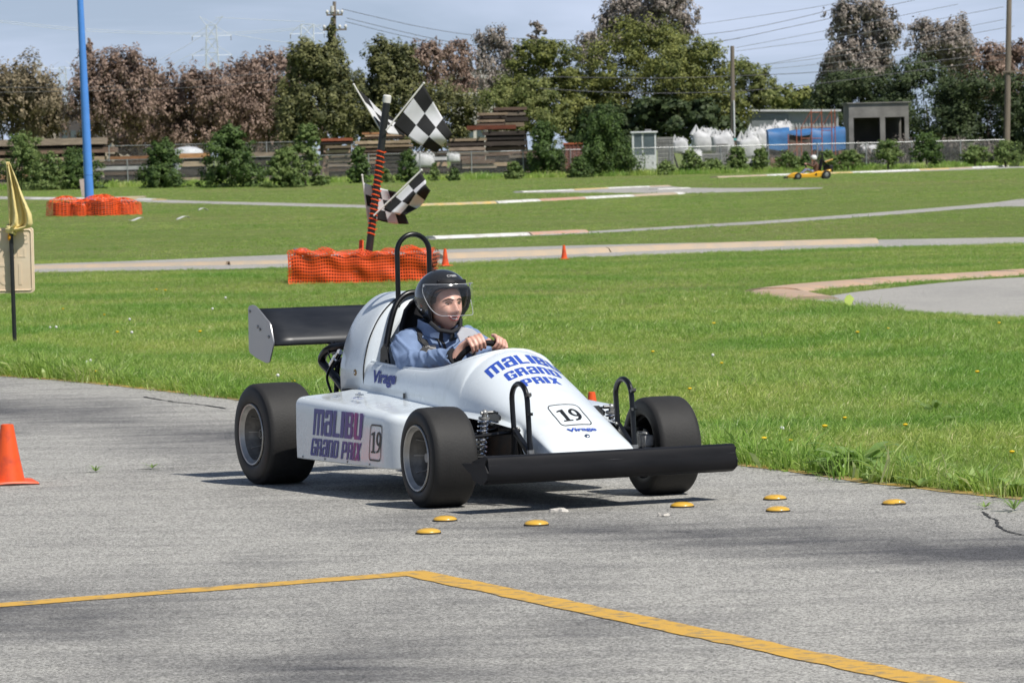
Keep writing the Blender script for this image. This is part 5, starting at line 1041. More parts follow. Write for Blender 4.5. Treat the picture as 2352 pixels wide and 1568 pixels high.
ribbon('asphalt_crack', resample([G(2258, 1178), G(2275, 1192), G(2290, 1196), G(2292, 1210), G(2310, 1222), G(2352, 1232)], .03), .012, .0075, M_CRK, jag=.005)
ribbon('asphalt_crack', resample([G(60, 1092), G(160, 1089), G(220, 1085), G(350, 1078), G(460, 1074), G(540, 1071)], .05), .010, .0075, M_CRK, jag=.004)
ribbon('asphalt_crack', resample([G(330, 913), G(400, 925), G(470, 932), G(520, 940)], .05), .02, .0075, M_CRK, jag=.009)
# ------------------------------------------------------------------ the yellow kart far off
yk = empty('yellow_kart', G(1858, 412), R(180 + 3), 'small yellow go-kart with number six driving left on the far track', 'go-kart'); M_YK = mat('yellow_fibreglass', (.80, .42, .02), .35, var=.05, coat=.4)
mb = MB(); rs = []
for x, w_, z0, z1 in ((1.00, .10, .10, .14), (.92, .22, .08, .20), (.70, .30, .08, .30), (.55, .30, .08, .32), (.35, .30, .08, .26), (.0, .33, .08, .25), (-.2, .36, .08, .30), (-.4, .38, .08, .36), (-.55, .37, .12, .34), (-.80, .34, .26, .40), (-.95, .30, .34, .42)): rs.append([Vector((x, a * w_, z)) for a, z in ((-1, z0), (-1, z1 * .8 + z0 * .2), (-.8, z1), (.8, z1), (1, z1 * .8 + z0 * .2), (1, z0))])
mb.rings(rs); bevel(mb.build('kart_body', M_YK, yk, smooth=50), .02)
for x in (.52, -.72):
    for sd in (-1, 1): mb = MB(); r_ = .15 if x > 0 else .19; mb.lathe([(r_ * .5, -.08), (r_ * .95, -.08), (r_, -.04), (r_, .04), (r_ * .95, .08), (r_ * .5, .08), (.001, .05)], Matrix.Translation((x, sd * .45, r_)) @ Matrix.Rotation(R(90), 4, 'X'), 20); wh = mb.build('wheel', M_TYRE, yk); mb = MB(); mb.lathe([(.001, .085), (r_ * .4, .085), (r_ * .5, .07)], Matrix.Translation((x, sd * .45, r_)) @ Matrix.Rotation(R(90 if sd < 0 else -90), 4, 'X'), 14); mb.build('wheel_rim', M_SILV, wh)
mb = MB(); mb.box((1.02, 0, .1), (.1, .8, .08)); mb.build('kart_bumper', M_TYRE, yk); mb = MB(); mb.tube([(-.45, -.22, .25), (-.6, -.2, 1.0), (-.62, 0, 1.1), (-.6, .2, 1.0), (-.45, .22, .25)], .02); mb.tube([(-.6, -.2, .85), (-1.0, -.2, .35)], .02); mb.tube([(-.6, .2, .85), (-1.0, .2, .35)], .02); mb.build('kart_roll_frame', M_BLK, yk)
mb = MB(); mb.box((-.85, 0, .45), (.4, .4, .3)); bevel(mb.build('kart_engine', M_DARK, yk), .04); mb = MB(); mb.box((-.86, 0, .80), (.36, .8, .03), Matrix.Rotation(R(18), 3, 'Y')); mb.build('kart_wing', M_YK, yk)
mb = MB(); mb.box((-.50, 0, .55), (.12, .36, .6), Matrix.Rotation(R(-12), 3, 'Y')); bevel(mb.build('kart_seat', M_DARK, yk), .04)
mb = MB(); mb.tube([Vector((.13 + .10 * math.sin(a) * .5, .13 * math.cos(a), .55 + .13 * math.sin(a))) for a in [2 * math.pi * j / 14 for j in range(14)]], .014, 6, loop=True); mb.tube([(.13, 0, .55), (.4, 0, .25)], .015, 6); mb.build('kart_steering_wheel', M_BLK, yk)
mb = MB()
for q in textpolys('6', .06): mb.add([Vector((-.22 - .14 * u, .372, .15 + .13 * v)) for u, v in q], [tuple(range(len(q)))])
mb.build('kart_number', M_NUM, yk, fix=False)
m = MB(); m.ball((-.22, 0, .90), (.09, .08, .12), 14, 10); m.tube([(-.28, 0, .7), (-.24, 0, .82)], .055, 10)
rs = [[Vector((cx + hx * math.cos(a), hy * math.sin(a), z)) for a in np.linspace(0, 2 * math.pi, 17)[:-1]] for z, hx, hy, cx in ((.22, .14, .17, -.28), (.4, .13, .18, -.31), (.6, .13, .2, -.33), (.72, .09, .16, -.31), (.76, .05, .08, -.29))]; m.rings(rs)
for sd in (-1, 1): m.tube([(-.31, sd * .18, .68), (-.16, sd * .24, .56), (.06, sd * .13, .68), (.12, sd * .11, .67)], [.055, .048, .036, .03], 10); m.tube([(-.28, sd * .09, .28), (.08, sd * .12, .44), (.40, sd * .10, .22)], [.085, .07, .05], 10); m.ball((.14, sd * .11, .67), (.04, .03, .045), 8, 6)
p2m = remesh(m, .012, 'person', 3)
for mm in (mat('brown_jacket', (.12, .065, .045), .8, var=.3, scale=20), mat('blue_jeans', (.22, .27, .42), .8), M_SKIN): p2m.materials.append(mm)
for pl in p2m.polygons: c = pl.center; pl.material_index = 1 if c.z < .46 and c.x > -.18 else (2 if (c.z > .80 or c.x > .09) else 0)
p2 = link('person', p2m); p2.location = yk.location; p2.rotation_euler = yk.rotation_euler; tag(p2, 'far driver in white helmet and brown jacket seated in the yellow go-kart', 'person')
mb = MB(); rs = [[Vector((-.235 + .145 * math.sin(R(th)) * math.cos(a) * 1, .135 * math.sin(R(th)) * math.sin(a), .925 + .14 * math.cos(R(th)))) for a in np.linspace(0, 2 * math.pi, 25)[:-1] for th in [t if not (math.cos(a) > .55 and t > 70) else 70]] for t in (2, 25, 45, 60, 75, 90, 105, 120)]; mb.rings(rs, cap1=False); mb.build('helmet', mat('white_helmet', (.74, .75, .74), .25, coat=.5), p2, smooth=180)
# ------------------------------------------------------------------ the yard and trees beyond the lawn
LM = dict(euc=leafmat('brown_eucalyptus_leaf', (.130, .088, .068), (.385, .275, .215), .2), grey=leafmat('grey_eucalyptus_leaf', (0.125, 0.110, 0.092), (0.413, 0.356, 0.312), .2), olive=leafmat('olive_eucalyptus_leaf', (0.101, 0.089, 0.051), (0.351, 0.284, 0.182), .2), cyp=leafmat('dark_cypress_leaf', (0.034, 0.047, 0.016), (0.202, 0.202, 0.075), .12), aca=leafmat('acacia_leaf', (0.039, 0.062, 0.012), (0.260, 0.273, 0.072), .18), acal=leafmat('pale_acacia_leaf', (0.075, 0.106, 0.025), (0.263, 0.281, 0.094), .2),
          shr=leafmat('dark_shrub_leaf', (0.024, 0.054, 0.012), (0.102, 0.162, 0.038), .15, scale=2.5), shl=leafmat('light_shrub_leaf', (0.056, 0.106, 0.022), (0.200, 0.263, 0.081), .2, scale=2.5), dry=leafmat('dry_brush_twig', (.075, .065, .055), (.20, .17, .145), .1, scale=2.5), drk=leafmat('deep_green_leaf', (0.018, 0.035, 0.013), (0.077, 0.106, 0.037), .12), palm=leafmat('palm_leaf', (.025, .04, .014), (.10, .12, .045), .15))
M_BARK = mat('grey_brown_bark', (.11, .085, .065), .9, var=.3, scale=3, bump=.4)
def crown_mesh(lobes, n, leaf, asp, seed, droop=0.0, wisp=.3, per=10):
    r = np.random.RandomState(seed); L = np.array([[*b[0], *b[1]] for b in lobes], float); k = len(L) * per
    li = np.repeat(np.arange(len(L)), per); d = r.normal(size=(k, 3)); d[:, 2] += .25; d /= np.linalg.norm(d, axis=1, keepdims=True)
    C = L[li, :3] + d * L[li, 3:] * (r.uniform(.45, 1.0 + wisp, k))[:, None]; cr = L[li, 3] * r.uniform(.2, .42, k)
    w = cr**2; idx = r.choice(k, n, p=w / w.sum()); e = r.normal(size=(n, 3)); e /= np.linalg.norm(e, axis=1, keepdims=True); q = r.uniform(0, 1.1, n)**.5
    e2 = e.copy(); e2[:, 2] *= (1.7 if droop else .8); P = C[idx] + e2 * (cr[idx] * q)[:, None]; lob = L[li[idx], :3]; out = P - lob; out /= np.linalg.norm(out, axis=1, keepdims=True) + 1e-6
    P[:, 2] = np.maximum(P[:, 2], .05)
    nr = out * .8 + e * .5 + r.normal(size=(n, 3)) * .45 + np.array([0, -.2, .3]); nr /= np.linalg.norm(nr, axis=1, keepdims=True)
    a = r.normal(size=(n, 3))
    if droop: a = a * (1 - abs(droop)) + np.array([0, 0, -1.0]) * droop * 2.2
    u = a - nr * (a * nr).sum(1, keepdims=True); u /= np.linalg.norm(u, axis=1, keepdims=True); v = np.cross(nr, u); s = leaf * r.uniform(.5, 1.4, n)[:, None]
    V = np.stack([P - u * s * asp, P + v * s * .5 - u * s * .1, P + u * s * asp, P - v * s * .5 - u * s * .1], 1).reshape(-1, 3); F = np.arange(4 * n).reshape(-1, 4); return V, F
def tree(px, yt, yb, wpx, Y, kind, label, n=5000, leaf=.26, asp=.62, droop=0.0, nb=18, name='tree', cat='tree', group='trees beyond the yard', shape='round', seed=None, lean=0, rat=.26, trunk=True, dens=1.0, wisp=.3, per=10):
    seed = seed or int(px * 7 + yt); r = random.Random(seed); base = at(px, 400, Y); base.z = 0; zt = at(px, yt, Y).z; zb = max(.0 if name == 'shrub' else .15, at(px, yb, Y).z); W = wpx / FPX * Y; H = zt - zb; root = empty(name, base, 0, label, cat, group); B = []
    nl = max(5, int(nb * .8))
    for i in range(nl):
        t = (i + r.uniform(.1, .9)) / nl
        if shape == 'round': prof = math.sin(math.pi * min(.95, .18 + .74 * t))**.6
        elif shape == 'cone': prof = (1 - t)**.75 * .95 + .05
        elif shape == 'bush': prof = (1 - t**1.6 * .72)
        else: prof = (1 - t * .5)
        br = W * rat * r.uniform(.7, 1.25) * (.55 + .5 * prof); a = r.uniform(0, 6.28) if i % 2 else math.pi * (i // 2 % 2) + r.uniform(-.7, .7); q = max(0, W * .5 * prof - br * .55) * math.sqrt(r.uniform(.25, 1)); z = zb + t * H; z = min(z, zt - br * .7); z = max(z, zb + br * .25)
        B.append(((q * math.cos(a) + lean * t, q * math.sin(a) * .8, z), (br, br, br * (r.uniform(.7, 1.1) if not droop else r.uniform(.95, 1.4)))))
    tw = W * rat * .42; B.append(((lean + r.uniform(-.1, .1) * W, 0, zt - tw * 1.1), (tw, tw, tw * (1.0 if shape != 'cone' else 1.6))))
    V, F = crown_mesh(B, int(n * dens), leaf, asp, seed, droop, wisp, per); zm = np.percentile(V[:, 2], 99.6); V[:, 2] = np.where(V[:, 2] > zb, zb + (V[:, 2] - zb) * (zt - zb) / (zm - zb), V[:, 2])
    if name != 'shrub' or True: xm = np.percentile(np.abs(V[:, 0] - lean * .5), 98.5); V[:, 0] *= min(1.25, W * .53 / xm)
    quads('crown', V, F, LM[kind], root)
    if trunk:
        mb = MB(); tz = zb + H * .55; tr = max(.05, H * .018); mb.tube([(0, 0, 0), (.05 * W * r.uniform(-1, 1), 0, zb * .6 + .1), (lean * .5, 0, tz)], [tr * 1.3, tr, tr * .35], 8); mb.build('trunk', M_BARK, root)
        for b in (r.sample(B, min(6, len(B))) if name != 'shrub' else []): mb = MB(); mb.tube([(lean * .2, 0, zb * .8 + H * .1), (b[0][0] * .5, b[0][1] * .5, (zb + b[0][2]) / 2), b[0]], [tr * .5, tr * .3, tr * .1], 6); mb.build('limb', M_BARK, root)
    return root
E_ = dict(leaf=.115, asp=1.1, droop=.55, rat=.21, nb=28, wisp=.4, per=22, dens=2.4)
tree(28, 128, 300, 206, 318, 'olive', 'olive-brown eucalyptus at the far left edge behind the lumber', 7500, **E_)
tree(105, 190, 305, 106, 322, 'olive', 'smaller olive eucalyptus leaning right of the far left one', 3500, **E_)
tree(262, 112, 300, 194, 312, 'euc', 'reddish-brown eucalyptus just right of the blue mast', 8000, **E_)
tree(212, 92, 190, 35, 316, 'euc', 'thin drooping brown branch tree touching the blue mast', 1600, leaf=.14, asp=.95, droop=.6, nb=10, rat=.4)
tree(352, 165, 315, 141, 330, 'euc', 'low brown eucalyptus in the dip of the left row', 4500, **E_)
tree(440, 150, 320, 177, 316, 'euc', 'broad brown eucalyptus below the tall pylon', 6500, **E_)
tree(545, 140, 320, 165, 320, 'euc', 'brown eucalyptus right of the tall pylon', 6500, **E_)
tree(620, 118, 320, 165, 326, 'euc', 'tallest brown eucalyptus beside the dark cypress', 7000, **E_)
tree(500, 235, 335, 495, 336, 'euc', 'wide shadowed brown thicket under the left eucalyptus row', 8000, leaf=.3, asp=.85, droop=.4, rat=.12, nb=40, shape='flat')
tree(735, 96, 315, 177, 305, 'cyp', 'dark shaggy cypress left of the flag post', 13000, leaf=.105, asp=1.0, droop=.25, nb=44, rat=.18, shape='flat', wisp=.45, per=22, dens=2.5)
tree(770, 48, 200, 61, 307, 'cyp', 'thin pointed cypress spire in front of the utility pole', 3500, leaf=.12, asp=.9, droop=.2, nb=22, shape='cone', rat=.3, wisp=.6, dens=1.5)
tree(835, 165, 315, 129, 320, 'cyp', 'low olive cypress between the two dark cypresses', 5000, leaf=.105, asp=1.0, droop=.25, wisp=.45, per=22, dens=2.3, nb=20, rat=.2)
tree(905, 92, 315, 147, 309, 'cyp', 'olive-green cypress behind the upper checkered flags', 11000, leaf=.105, asp=1.0, droop=.25, nb=44, rat=.18, shape='flat', wisp=.45, per=22, dens=2.5)
tree(1010, 190, 320, 200, 312, 'cyp', 'spreading olive cypress right of the flag post', 9000, leaf=.105, asp=1.0, droop=.25, wisp=.45, per=22, dens=2.3, nb=28, rat=.18)
tree(980, 92, 235, 112, 345, 'euc', 'sparse rust-brown eucalyptus behind the large checkered flag', 3000, **E_)
tree(1058, 92, 225, 94, 350, 'euc', 'sparse rust-brown eucalyptus right of the large flag', 2600, **E_)
tree(1145, 62, 240, 112, 330, 'grey', 'thin tall grey-brown eucalyptus with a bare lower trunk', 3000, **E_)
tree(1240, 48, 110, 40, 350, 'grey', 'wispy bare treetop above the green acacia', 320, leaf=.2, asp=.9, droop=.3, nb=8, rat=.3)
tree(1255, 92, 300, 194, 302, 'aca', 'rounded green acacia right of the thin eucalyptus', 11000, leaf=.11, wisp=.22, per=24, dens=2.2, nb=26, rat=.22)
tree(1205, 175, 310, 177, 298, 'acal', 'paler green acacia spilling in front of the rounded one', 8000, leaf=.11, wisp=.22, per=24, dens=2.2, nb=22, rat=.22)
tree(1345, 150, 320, 165, 306, 'aca', 'green acacia between the rounded and the largest acacia', 7000, leaf=.11, wisp=.22, per=24, dens=2.2, nb=22, rat=.22)
tree(1490, 45, 310, 295, 304, 'aca', 'largest dense acacia in the middle of the row', 20000, leaf=.11, wisp=.22, per=24, dens=2.2, nb=40, rat=.19)
tree(1600, 92, 310, 224, 300, 'aca', 'golden-green acacia left of the cut-off pole', 13000, leaf=.11, wisp=.22, per=24, dens=2.2, nb=32, rat=.2)
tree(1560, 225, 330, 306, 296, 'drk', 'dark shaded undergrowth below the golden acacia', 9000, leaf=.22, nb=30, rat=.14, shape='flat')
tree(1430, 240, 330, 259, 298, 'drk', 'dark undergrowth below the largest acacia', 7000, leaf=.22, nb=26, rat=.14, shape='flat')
tree(1362, 72, 150, 73, 345, 'grey', 'small grey eucalyptus top left of the largest acacia', 1500, **E_)
tree(1445, -20, 100, 118, 350, 'grey', 'grey eucalyptus crown rising above the largest acacia', 4200, **E_)
tree(1535, -35, 90, 141, 348, 'grey', 'tall grey-brown eucalyptus cut off by the top of the frame', 5500, **E_)
tree(1722, 135, 300, 112, 308, 'acal', 'slim yellow-green tree right of the cut-off pole', 6000, leaf=.11, wisp=.22, per=24, dens=2.2, nb=20, rat=.25)
tree(1775, 200, 300, 82, 330, 'acal', 'small yellowish tree beside the far street lamp', 2500, leaf=.22, nb=14, rat=.25)
tree(1850, 196, 265, 141, 420, 'aca', 'distant rounded green tree in the gap above the shed', 3500, leaf=.3, nb=16, rat=.25)
tree(1985, -5, 190, 153, 330, 'grey', 'tall grey eucalyptus above the concrete shed', 7500, **E_)
tree(1930, 110, 230, 106, 334, 'grey', 'lower grey eucalyptus limb left of the tall one', 2800, **E_)
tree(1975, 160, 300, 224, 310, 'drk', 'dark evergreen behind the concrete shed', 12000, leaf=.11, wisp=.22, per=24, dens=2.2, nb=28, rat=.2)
tree(2165, 38, 150, 141, 335, 'grey', 'round grey-brown eucalyptus right of the tall one', 4500, **E_)
tree(2250, 85, 220, 153, 338, 'euc', 'rusty eucalyptus left of the right utility pole', 4500, **E_)
tree(2345, 95, 260, 129, 340, 'euc', 'rusty eucalyptus at the right frame edge', 4500, **E_)
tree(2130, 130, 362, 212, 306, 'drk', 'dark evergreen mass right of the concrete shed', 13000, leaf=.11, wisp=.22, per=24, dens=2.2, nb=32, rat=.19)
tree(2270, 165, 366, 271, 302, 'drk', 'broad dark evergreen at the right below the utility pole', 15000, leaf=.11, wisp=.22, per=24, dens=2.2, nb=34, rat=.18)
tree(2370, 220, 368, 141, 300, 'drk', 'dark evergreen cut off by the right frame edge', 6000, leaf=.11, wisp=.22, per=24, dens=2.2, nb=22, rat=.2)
bush = lambda px, yt, yb, w_, kind, label, n, **k: tree(px, yt, yb, w_, min(G(px, yb).y, 269.5 if px > 1100 else 1e4) if 'Y' not in k else k.pop('Y'), kind, label, n, **{**dict(leaf=.08, asp=.75, nb=22, rat=.27, wisp=.28, per=18, dens=1.7, trunk=True, name='shrub', cat='shrub', group='shrubs along the chain-link fence', shape='bush'), **k})
bush(52, 306, 437, 120, 'shl', 'olive shrub at the far left frame edge by the fence', 6500)
bush(180, 340, 435, 115, 'shr', 'dark shrub directly behind the blue mast', 6500)
bush(374, 322, 432, 95, 'shr', 'egg-shaped dark shrub standing alone right of the mast', 6500)
bush(533, 288, 431, 135, 'shr', 'tallest dark shrub in the left half of the fence line', 9500)
bush(655, 340, 431, 90, 'shl', 'lower pale shrub at the right foot of the tallest one', 4500)
bush(705, 285, 428, 85, 'shl', 'gangly pale shrub with bare upright stems', 3600, rat=.2, nb=22)
bush(826, 338, 421, 50, 'shr', 'narrow shrub left behind the flag post', 2600)
bush(938, 346, 419, 48, 'shr', 'small round shrub between the upper and lower flags', 2800)
bush(998, 374, 416, 22, 'shl', 'tiny pale shrub right of the lower flags', 600)
bush(1042, 385, 416, 28, 'shr', 'tiny dark shrub at the fence foot left of centre', 700)
bush(1252, 282, 407, 85, 'shr', 'upright feathery shrub left of the big one', 6000, asp=.9, droop=-.3)
bush(1388, 245, 405, 140, 'shr', 'biggest feathery shrub right of centre beside the white booth', 12000, asp=.9, droop=-.2)
bush(1588, 345, 397, 52, 'shl', 'grey-green shrub in front of the stacked crates', 1800)
bush(1694, 336, 393, 52, 'shl', 'grey-green shrub in front of the white bags', 1800)
bush(1750, 338, 388, 46, 'shl', 'thin grey-green shrub left of the yellow kart', 1500)
bush(1812, 346, 383, 66, 'shl', 'low pale shrub behind the kart nose', 1800)
bush(1852, 348, 376, 22, 'shr', 'small dark conical shrub behind the far driver', 900, shape='cone')
bush(1988, 332, 365, 60, 'dry', 'dry grey brush in front of the concrete shed', 700, Y=288, asp=2.2, droop=-.75, leaf=.075, wisp=.8, dens=2.6)
bush(2080, 312, 362, 110, 'dry', 'dry twiggy brush right of the concrete shed', 1100, Y=286, asp=2.2, droop=-.75, leaf=.075, wisp=.8, dens=2.6)
bush(2192, 312, 362, 80, 'dry', 'dry twiggy brush beside the fan palm', 800, Y=286, asp=2.2, droop=-.75, leaf=.075, wisp=.8, dens=2.6)
bush(2270, 320, 355, 80, 'dry', 'dry leaning stalks at the right under the evergreen', 700, Y=286, asp=1.8, droop=-.7, leaf=.11, wisp=.6)
for k_, (px_, yt_, yb_, w_, kd_, lb_) in enumerate(((2040, 322, 366, 60, 'shl', 'pale shrub hiding the foot of the concrete shed'), (2130, 305, 366, 70, 'shr', 'dark green shrub between the two fan palms'), (2310, 322, 368, 80, 'shl', 'green undergrowth at the right under the utility pole'), (2240, 335, 366, 60, 'shl', 'low green undergrowth left of the utility pole foot'), (1950, 345, 374, 60, 'shl', 'green weeds behind the pile of pipes'), (1900, 345, 380, 50, 'shl', 'low green shrub right of the yellow kart'), (1640, 365, 398, 60, 'shl', 'low pale shrub at the fence foot under the white bags'), (1530, 370, 402, 40, 'shl', 'low shrub at the foot of the white booth'), (1330, 360, 408, 60, 'shr', 'low dark shrub joining the two feathery shrubs'), (1180, 372, 412, 40, 'shl', 'low weedy shrub at the fence foot right of centre'), (880, 385, 420, 40, 'shl', 'low weedy shrub at the fence foot behind the flag post'), (110, 350, 437, 80, 'shl', 'olive shrub filling the gap left of the blue mast'))):
    bush(px_, yt_, yb_, w_, kd_, lb_, 900 if kd_ == 'dry' else 2200, **(dict(Y=287, asp=2.2, droop=-.75, leaf=.075, wisp=.8, dens=2.6) if kd_ == 'dry' else {}))
# palms
def palm(px, yb, Y, r_, n, label, h=1.0):
    base = at(px, 400, Y); base.z = 0; root = empty('fan_palm', base, 0, label, 'palm', 'low palms in the yard'); r = random.Random(px); mb = MB(); mb.tube([(0, 0, 0), (0, 0, h)], [.22, .18], 8); mb.build('trunk', M_BARK, root)
    for k in range(n):
        a = r.uniform(0, 6.28); e = r.uniform(-.2, 1.2); L = r_ * r.uniform(.75, 1.1); mb = MB(); rs = []
        for t in np.linspace(0, 1, 6): c = Vector((math.cos(a) * L * t * math.cos(e), math.sin(a) * L * t * math.cos(e), h + L * (t * math.sin(e) - .45 * t * t))); s = Vector((-math.sin(a), math.cos(a), 0)) * (.16 * L * math.sin(math.pi * (.08 + .88 * t))); rs.append([c - s + Vector((0, 0, -.06)), c, c + s + Vector((0, 0, -.06))])
        mb.rings(rs, closed=False); mb.build('frond', LM['palm'], root, smooth=0, fix=False)
palm(153, 312, 300, 1.5, 26, 'bushy low palm in front of the far left building', 2.2); palm(2155, 360, 296, 1.7, 30, 'dark fan palm at the right in front of the evergreens', 1.2); palm(2235, 362, 294, 1.6, 24, 'second dark fan palm left of the leaning stalks', .9)
# ------------------------------------------------------------------ chain-link fence
M_GALV = mat('galvanised_steel', (.36, .37, .37), .5, metal=.5, var=.1); M_WIRE = mat('fence_wire', (.42, .43, .43), .6, metal=.1)
FL = [Vector((-60, 279, 0)), Vector((-26.2, 275, 0)), Vector((-.4, 270, 0)), Vector((8, 271, 0)), Vector((17.5, 273, 0)), Vector((28, 275, 0))]
def fence(line, h, sp, label, cell=.10, wr=.0017, name='chain_link_fence'):
    root = empty(name, line[0], 0, label, 'fence'); o = line[0]; D = [0]
    for a, b in zip(line, line[1:]): D.append(D[-1] + (b - a).length)
    X = [p.x for p in line]; Y_ = [p.y for p in line]; pt = lambda q: Vector((float(np.interp(q, D, X)), float(np.interp(q, D, Y_)), 0)) - o
    q = 0
    while q <= D[-1]: mb = MB(); p = pt(q); mb.tube([p, p + Vector((rnd.uniform(-.03, .03), 0, h + .03))], .033, 8); mb.build('post', M_GALV, root); q += sp * rnd.uniform(.93, 1.07)
    for a, b in zip(line, line[1:]): mb = MB(); mb.tube([a - o + Vector((0, 0, h - .02)), b - o + Vector((0, 0, h - .02))], .024, 6); mb.build('top_rail', M_GALV, root)
    V = []; F = []; n = int(D[-1] / cell); k = int(h / cell)
    for sgn in (1, -1):
        for i in range(-k, n + k):
            q0 = i * cell; q1 = q0 + sgn * h
            a_, b_ = (q0, 0), (q1, h)
            if q0 < 0 or q0 > D[-1] or q1 < 0 or q1 > D[-1]: continue
            p0 = pt(q0) + Vector((0, .03, .02)); p1 = pt(q1) + Vector((0, .03, h - .02)); pm_ = pt((q0 + q1) / 2) + Vector((0, .03, h / 2)); w_ = Vector((wr, 0, -sgn * wr)); z = len(V); V += [p0 - w_, p0 + w_, pm_ - w_, pm_ + w_, p1 - w_, p1 + w_]; F += [(z, z + 1, z + 3, z + 2), (z + 2, z + 3, z + 5, z + 4)]
    quads('wire_mesh', np.array([tuple(v) for v in V]), np.array(F), M_WIRE, root)['kind'] = 'stuff'; return root
fence(FL, 1.52, 2.75, 'long chain-link fence on steel posts along the far edge of the lawn')
gA, gB = at(250, 360, 288), at(735, 350, 286); gA.z = gB.z = 0
fence([gA, gB], 2.35, 3.1, 'taller chain-link yard fence behind the left shrubs', .13, .0022)
# ------------------------------------------------------------------ lumber, crates, bags, sheds
UC = bpy.data.meshes.new('plank'); _b = bmesh.new(); bmesh.ops.create_cube(_b, size=1); _b.to_mesh(UC); _b.free()
def wood(nm, c, **k): return mat(nm, c, .85, var=.4, scale=3, rand=.45, world=True, stretch=(.5, 3, 6), **k)
WD = dict(grey=wood('weathered_grey_timber', (.26, .205, .155)), tan=wood('tan_timber', (.36, .27, .18)), pale=wood('fresh_pale_timber', (.50, .36, .23)), dark=wood('dark_old_timber', (.055, .042, .034)), red=wood('rust_red_beam', (.26, .075, .035)), org=wood('orange_timber', (.46, .24, .11)), white=wood('white_wrapped_timber', (.60, .60, .60)), teal=wood('teal_wrap', (.07, .30, .23)), brn=wood('brown_timber', (.16, .105, .075)))
UCM = {}
def ucm(k):
    if k not in UCM: UCM[k] = UC.copy(); UCM[k].name = 'plank'; UCM[k].materials.append(WD[k])
    return UCM[k]
def lumber(x0, x1, yt, Y, rows, pal, label, dep=1.6, name='lumber_stack', bat=True, zb=0.0, seg=1, jag=.12):
    r = random.Random(int(x0 * 3 + yt)); a, b = at(x0, 400, Y), at(x1, 400, Y); W = b.x - a.x; top = at((x0 + x1) / 2, yt, Y).z; root = empty(name, ((a.x + b.x) / 2, Y, 0), 0, label, 'lumber', 'lumber stacks in the yard'); hh = (top - zb) / rows
    for i in range(rows):
        cl = pal[i * len(pal) // rows] if not isinstance(pal, str) else pal
        if isinstance(cl, (list, tuple)): cl = r.choice(cl)
        x = -W / 2
        for s in range(seg):
            if r.random() < .3: cl = r.choice(('grey', 'brn', 'tan', 'dark', 'pale'))
            o = link('plank', ucm(cl), root); ww = W / seg * r.uniform(.9, 1.0); o.scale = (ww + r.uniform(-jag, jag), dep + r.uniform(-.1, .1), hh * r.uniform(.55, .82)); o.location = (x + W / seg / 2 + r.uniform(-jag, jag) * 1.3, r.uniform(-.22, .22), zb + hh * (i + .5)); x += W / seg
        if bat and i % 3 == 2:
            for q in (-.32, .3): o = link('batten', ucm('dark'), root); o.scale = (.12, dep * 1.02, hh * .18); o.location = (W * q, 0, zb + hh * (i + 1))
    o = link('shade_core', ucm('dark'), root); o.scale = (W * .86, dep * .6, (top - zb) * .93); o.location = (0, .15, zb + (top - zb) * .47)  # added dark block that paints shadow into the gaps between planks
    return root
lumber(-40, 262, 316, 292, 4, ['grey', 'tan', 'brn', 'grey', 'tan'], 'very long grey timber stack at the far left behind the shrubs', 2, zb=.75, jag=.5)
lumber(-60, 118, 362, 284, 4, ['pale', 'org', 'pale', 'tan', 'pale'], 'low stack of pale orange timber at the left edge', 1.5, jag=.3)
lumber(232, 352, 368, 280, 5, ['teal', 'dark', 'org', 'brn', 'white', 'grey', 'brn', 'white'], 'layered low stack with teal wrap left of the egg-shaped shrub', 1.5, jag=.3, bat=False)
lumber(250, 470, 356, 284, 2, ['brn', 'org'], 'flat orange-edged timber pile behind the egg-shaped shrub', 1.5, zb=1.25, jag=.5, bat=False)
lumber(412, 478, 348, 279, 4, ['tan', 'dark', 'pale', 'tan', 'org', 'white'], 'pale timber stack between the egg-shaped and tallest shrubs', 1.4, jag=.2)
lumber(560, 735, 345, 282, 4, ['grey', 'brn', 'white', 'brn', 'grey', 'white'], 'mixed timber stack behind the gangly shrub', 1.4, jag=.3)
lumber(752, 812, 332, 279, 8, ['grey', 'brn', 'grey', 'tan'], 'tall square grey timber stack left of the flag post', 1.6)
lumber(730, 815, 317, 283, 2, ['dark', 'red'], 'reddish bundle lying on top of the square timber stack', 1.6, zb=2.1, bat=False)
lumber(814, 950, 322, 282, 10, ['grey', 'tan', 'grey', 'brn', 'tan'], 'tall banded timber stack directly behind the flag post', 1.8, seg=2)
lumber(838, 935, 303, 284, 3, ['tan', 'pale', 'org'], 'orange-topped timber bundle above the banded stack', 1.6, zb=2.35)
lumber(1030, 1120, 316, 280, 9, ['grey', 'brn', 'grey', 'tan'], 'square grey timber stack right of the large flag', 1.8)
lumber(1052, 1140, 366, 277, 4, ['dark', 'grey', 'brn'], 'lower dark timber stack in front of the square one', 1.4)
lumber(1110, 1215, 300, 285, 9, ['dark', 'dark', 'brn', 'dark', 'grey'], 'tall dark timber stack left of the feathery shrub', 2)
lumber(1072, 1190, 287, 285, 1, ['red'], 'long rust-red beam laid across the dark timber stack', 1.0, zb=2.75, bat=False)
lumber(1100, 1168, 258, 286, 4, ['brn', 'tan', 'dark', 'tan'], 'small pale bundle stacked on the rust-red beam', 1.4, zb=2.98)
lumber(1130, 1212, 244, 290, 4, ['dark', 'dark', 'brn'], 'highest black timber bundle beside the acacia', 1.4, zb=2.9)
lumber(955, 1032, 345, 283, 5, ['dark', 'grey', 'white', 'brn'], 'shadowed timber stack under the large flag', 1.4)
lumber(1170, 1300, 345, 279, 7, ['grey', 'dark', 'grey', 'brn'], 'grey timber stack behind the upright feathery shrub', 1.5, seg=2)
M_REDC = mat('red_brown_container_paint', (.20, .075, .055), .7, var=.25, scale=1.5)
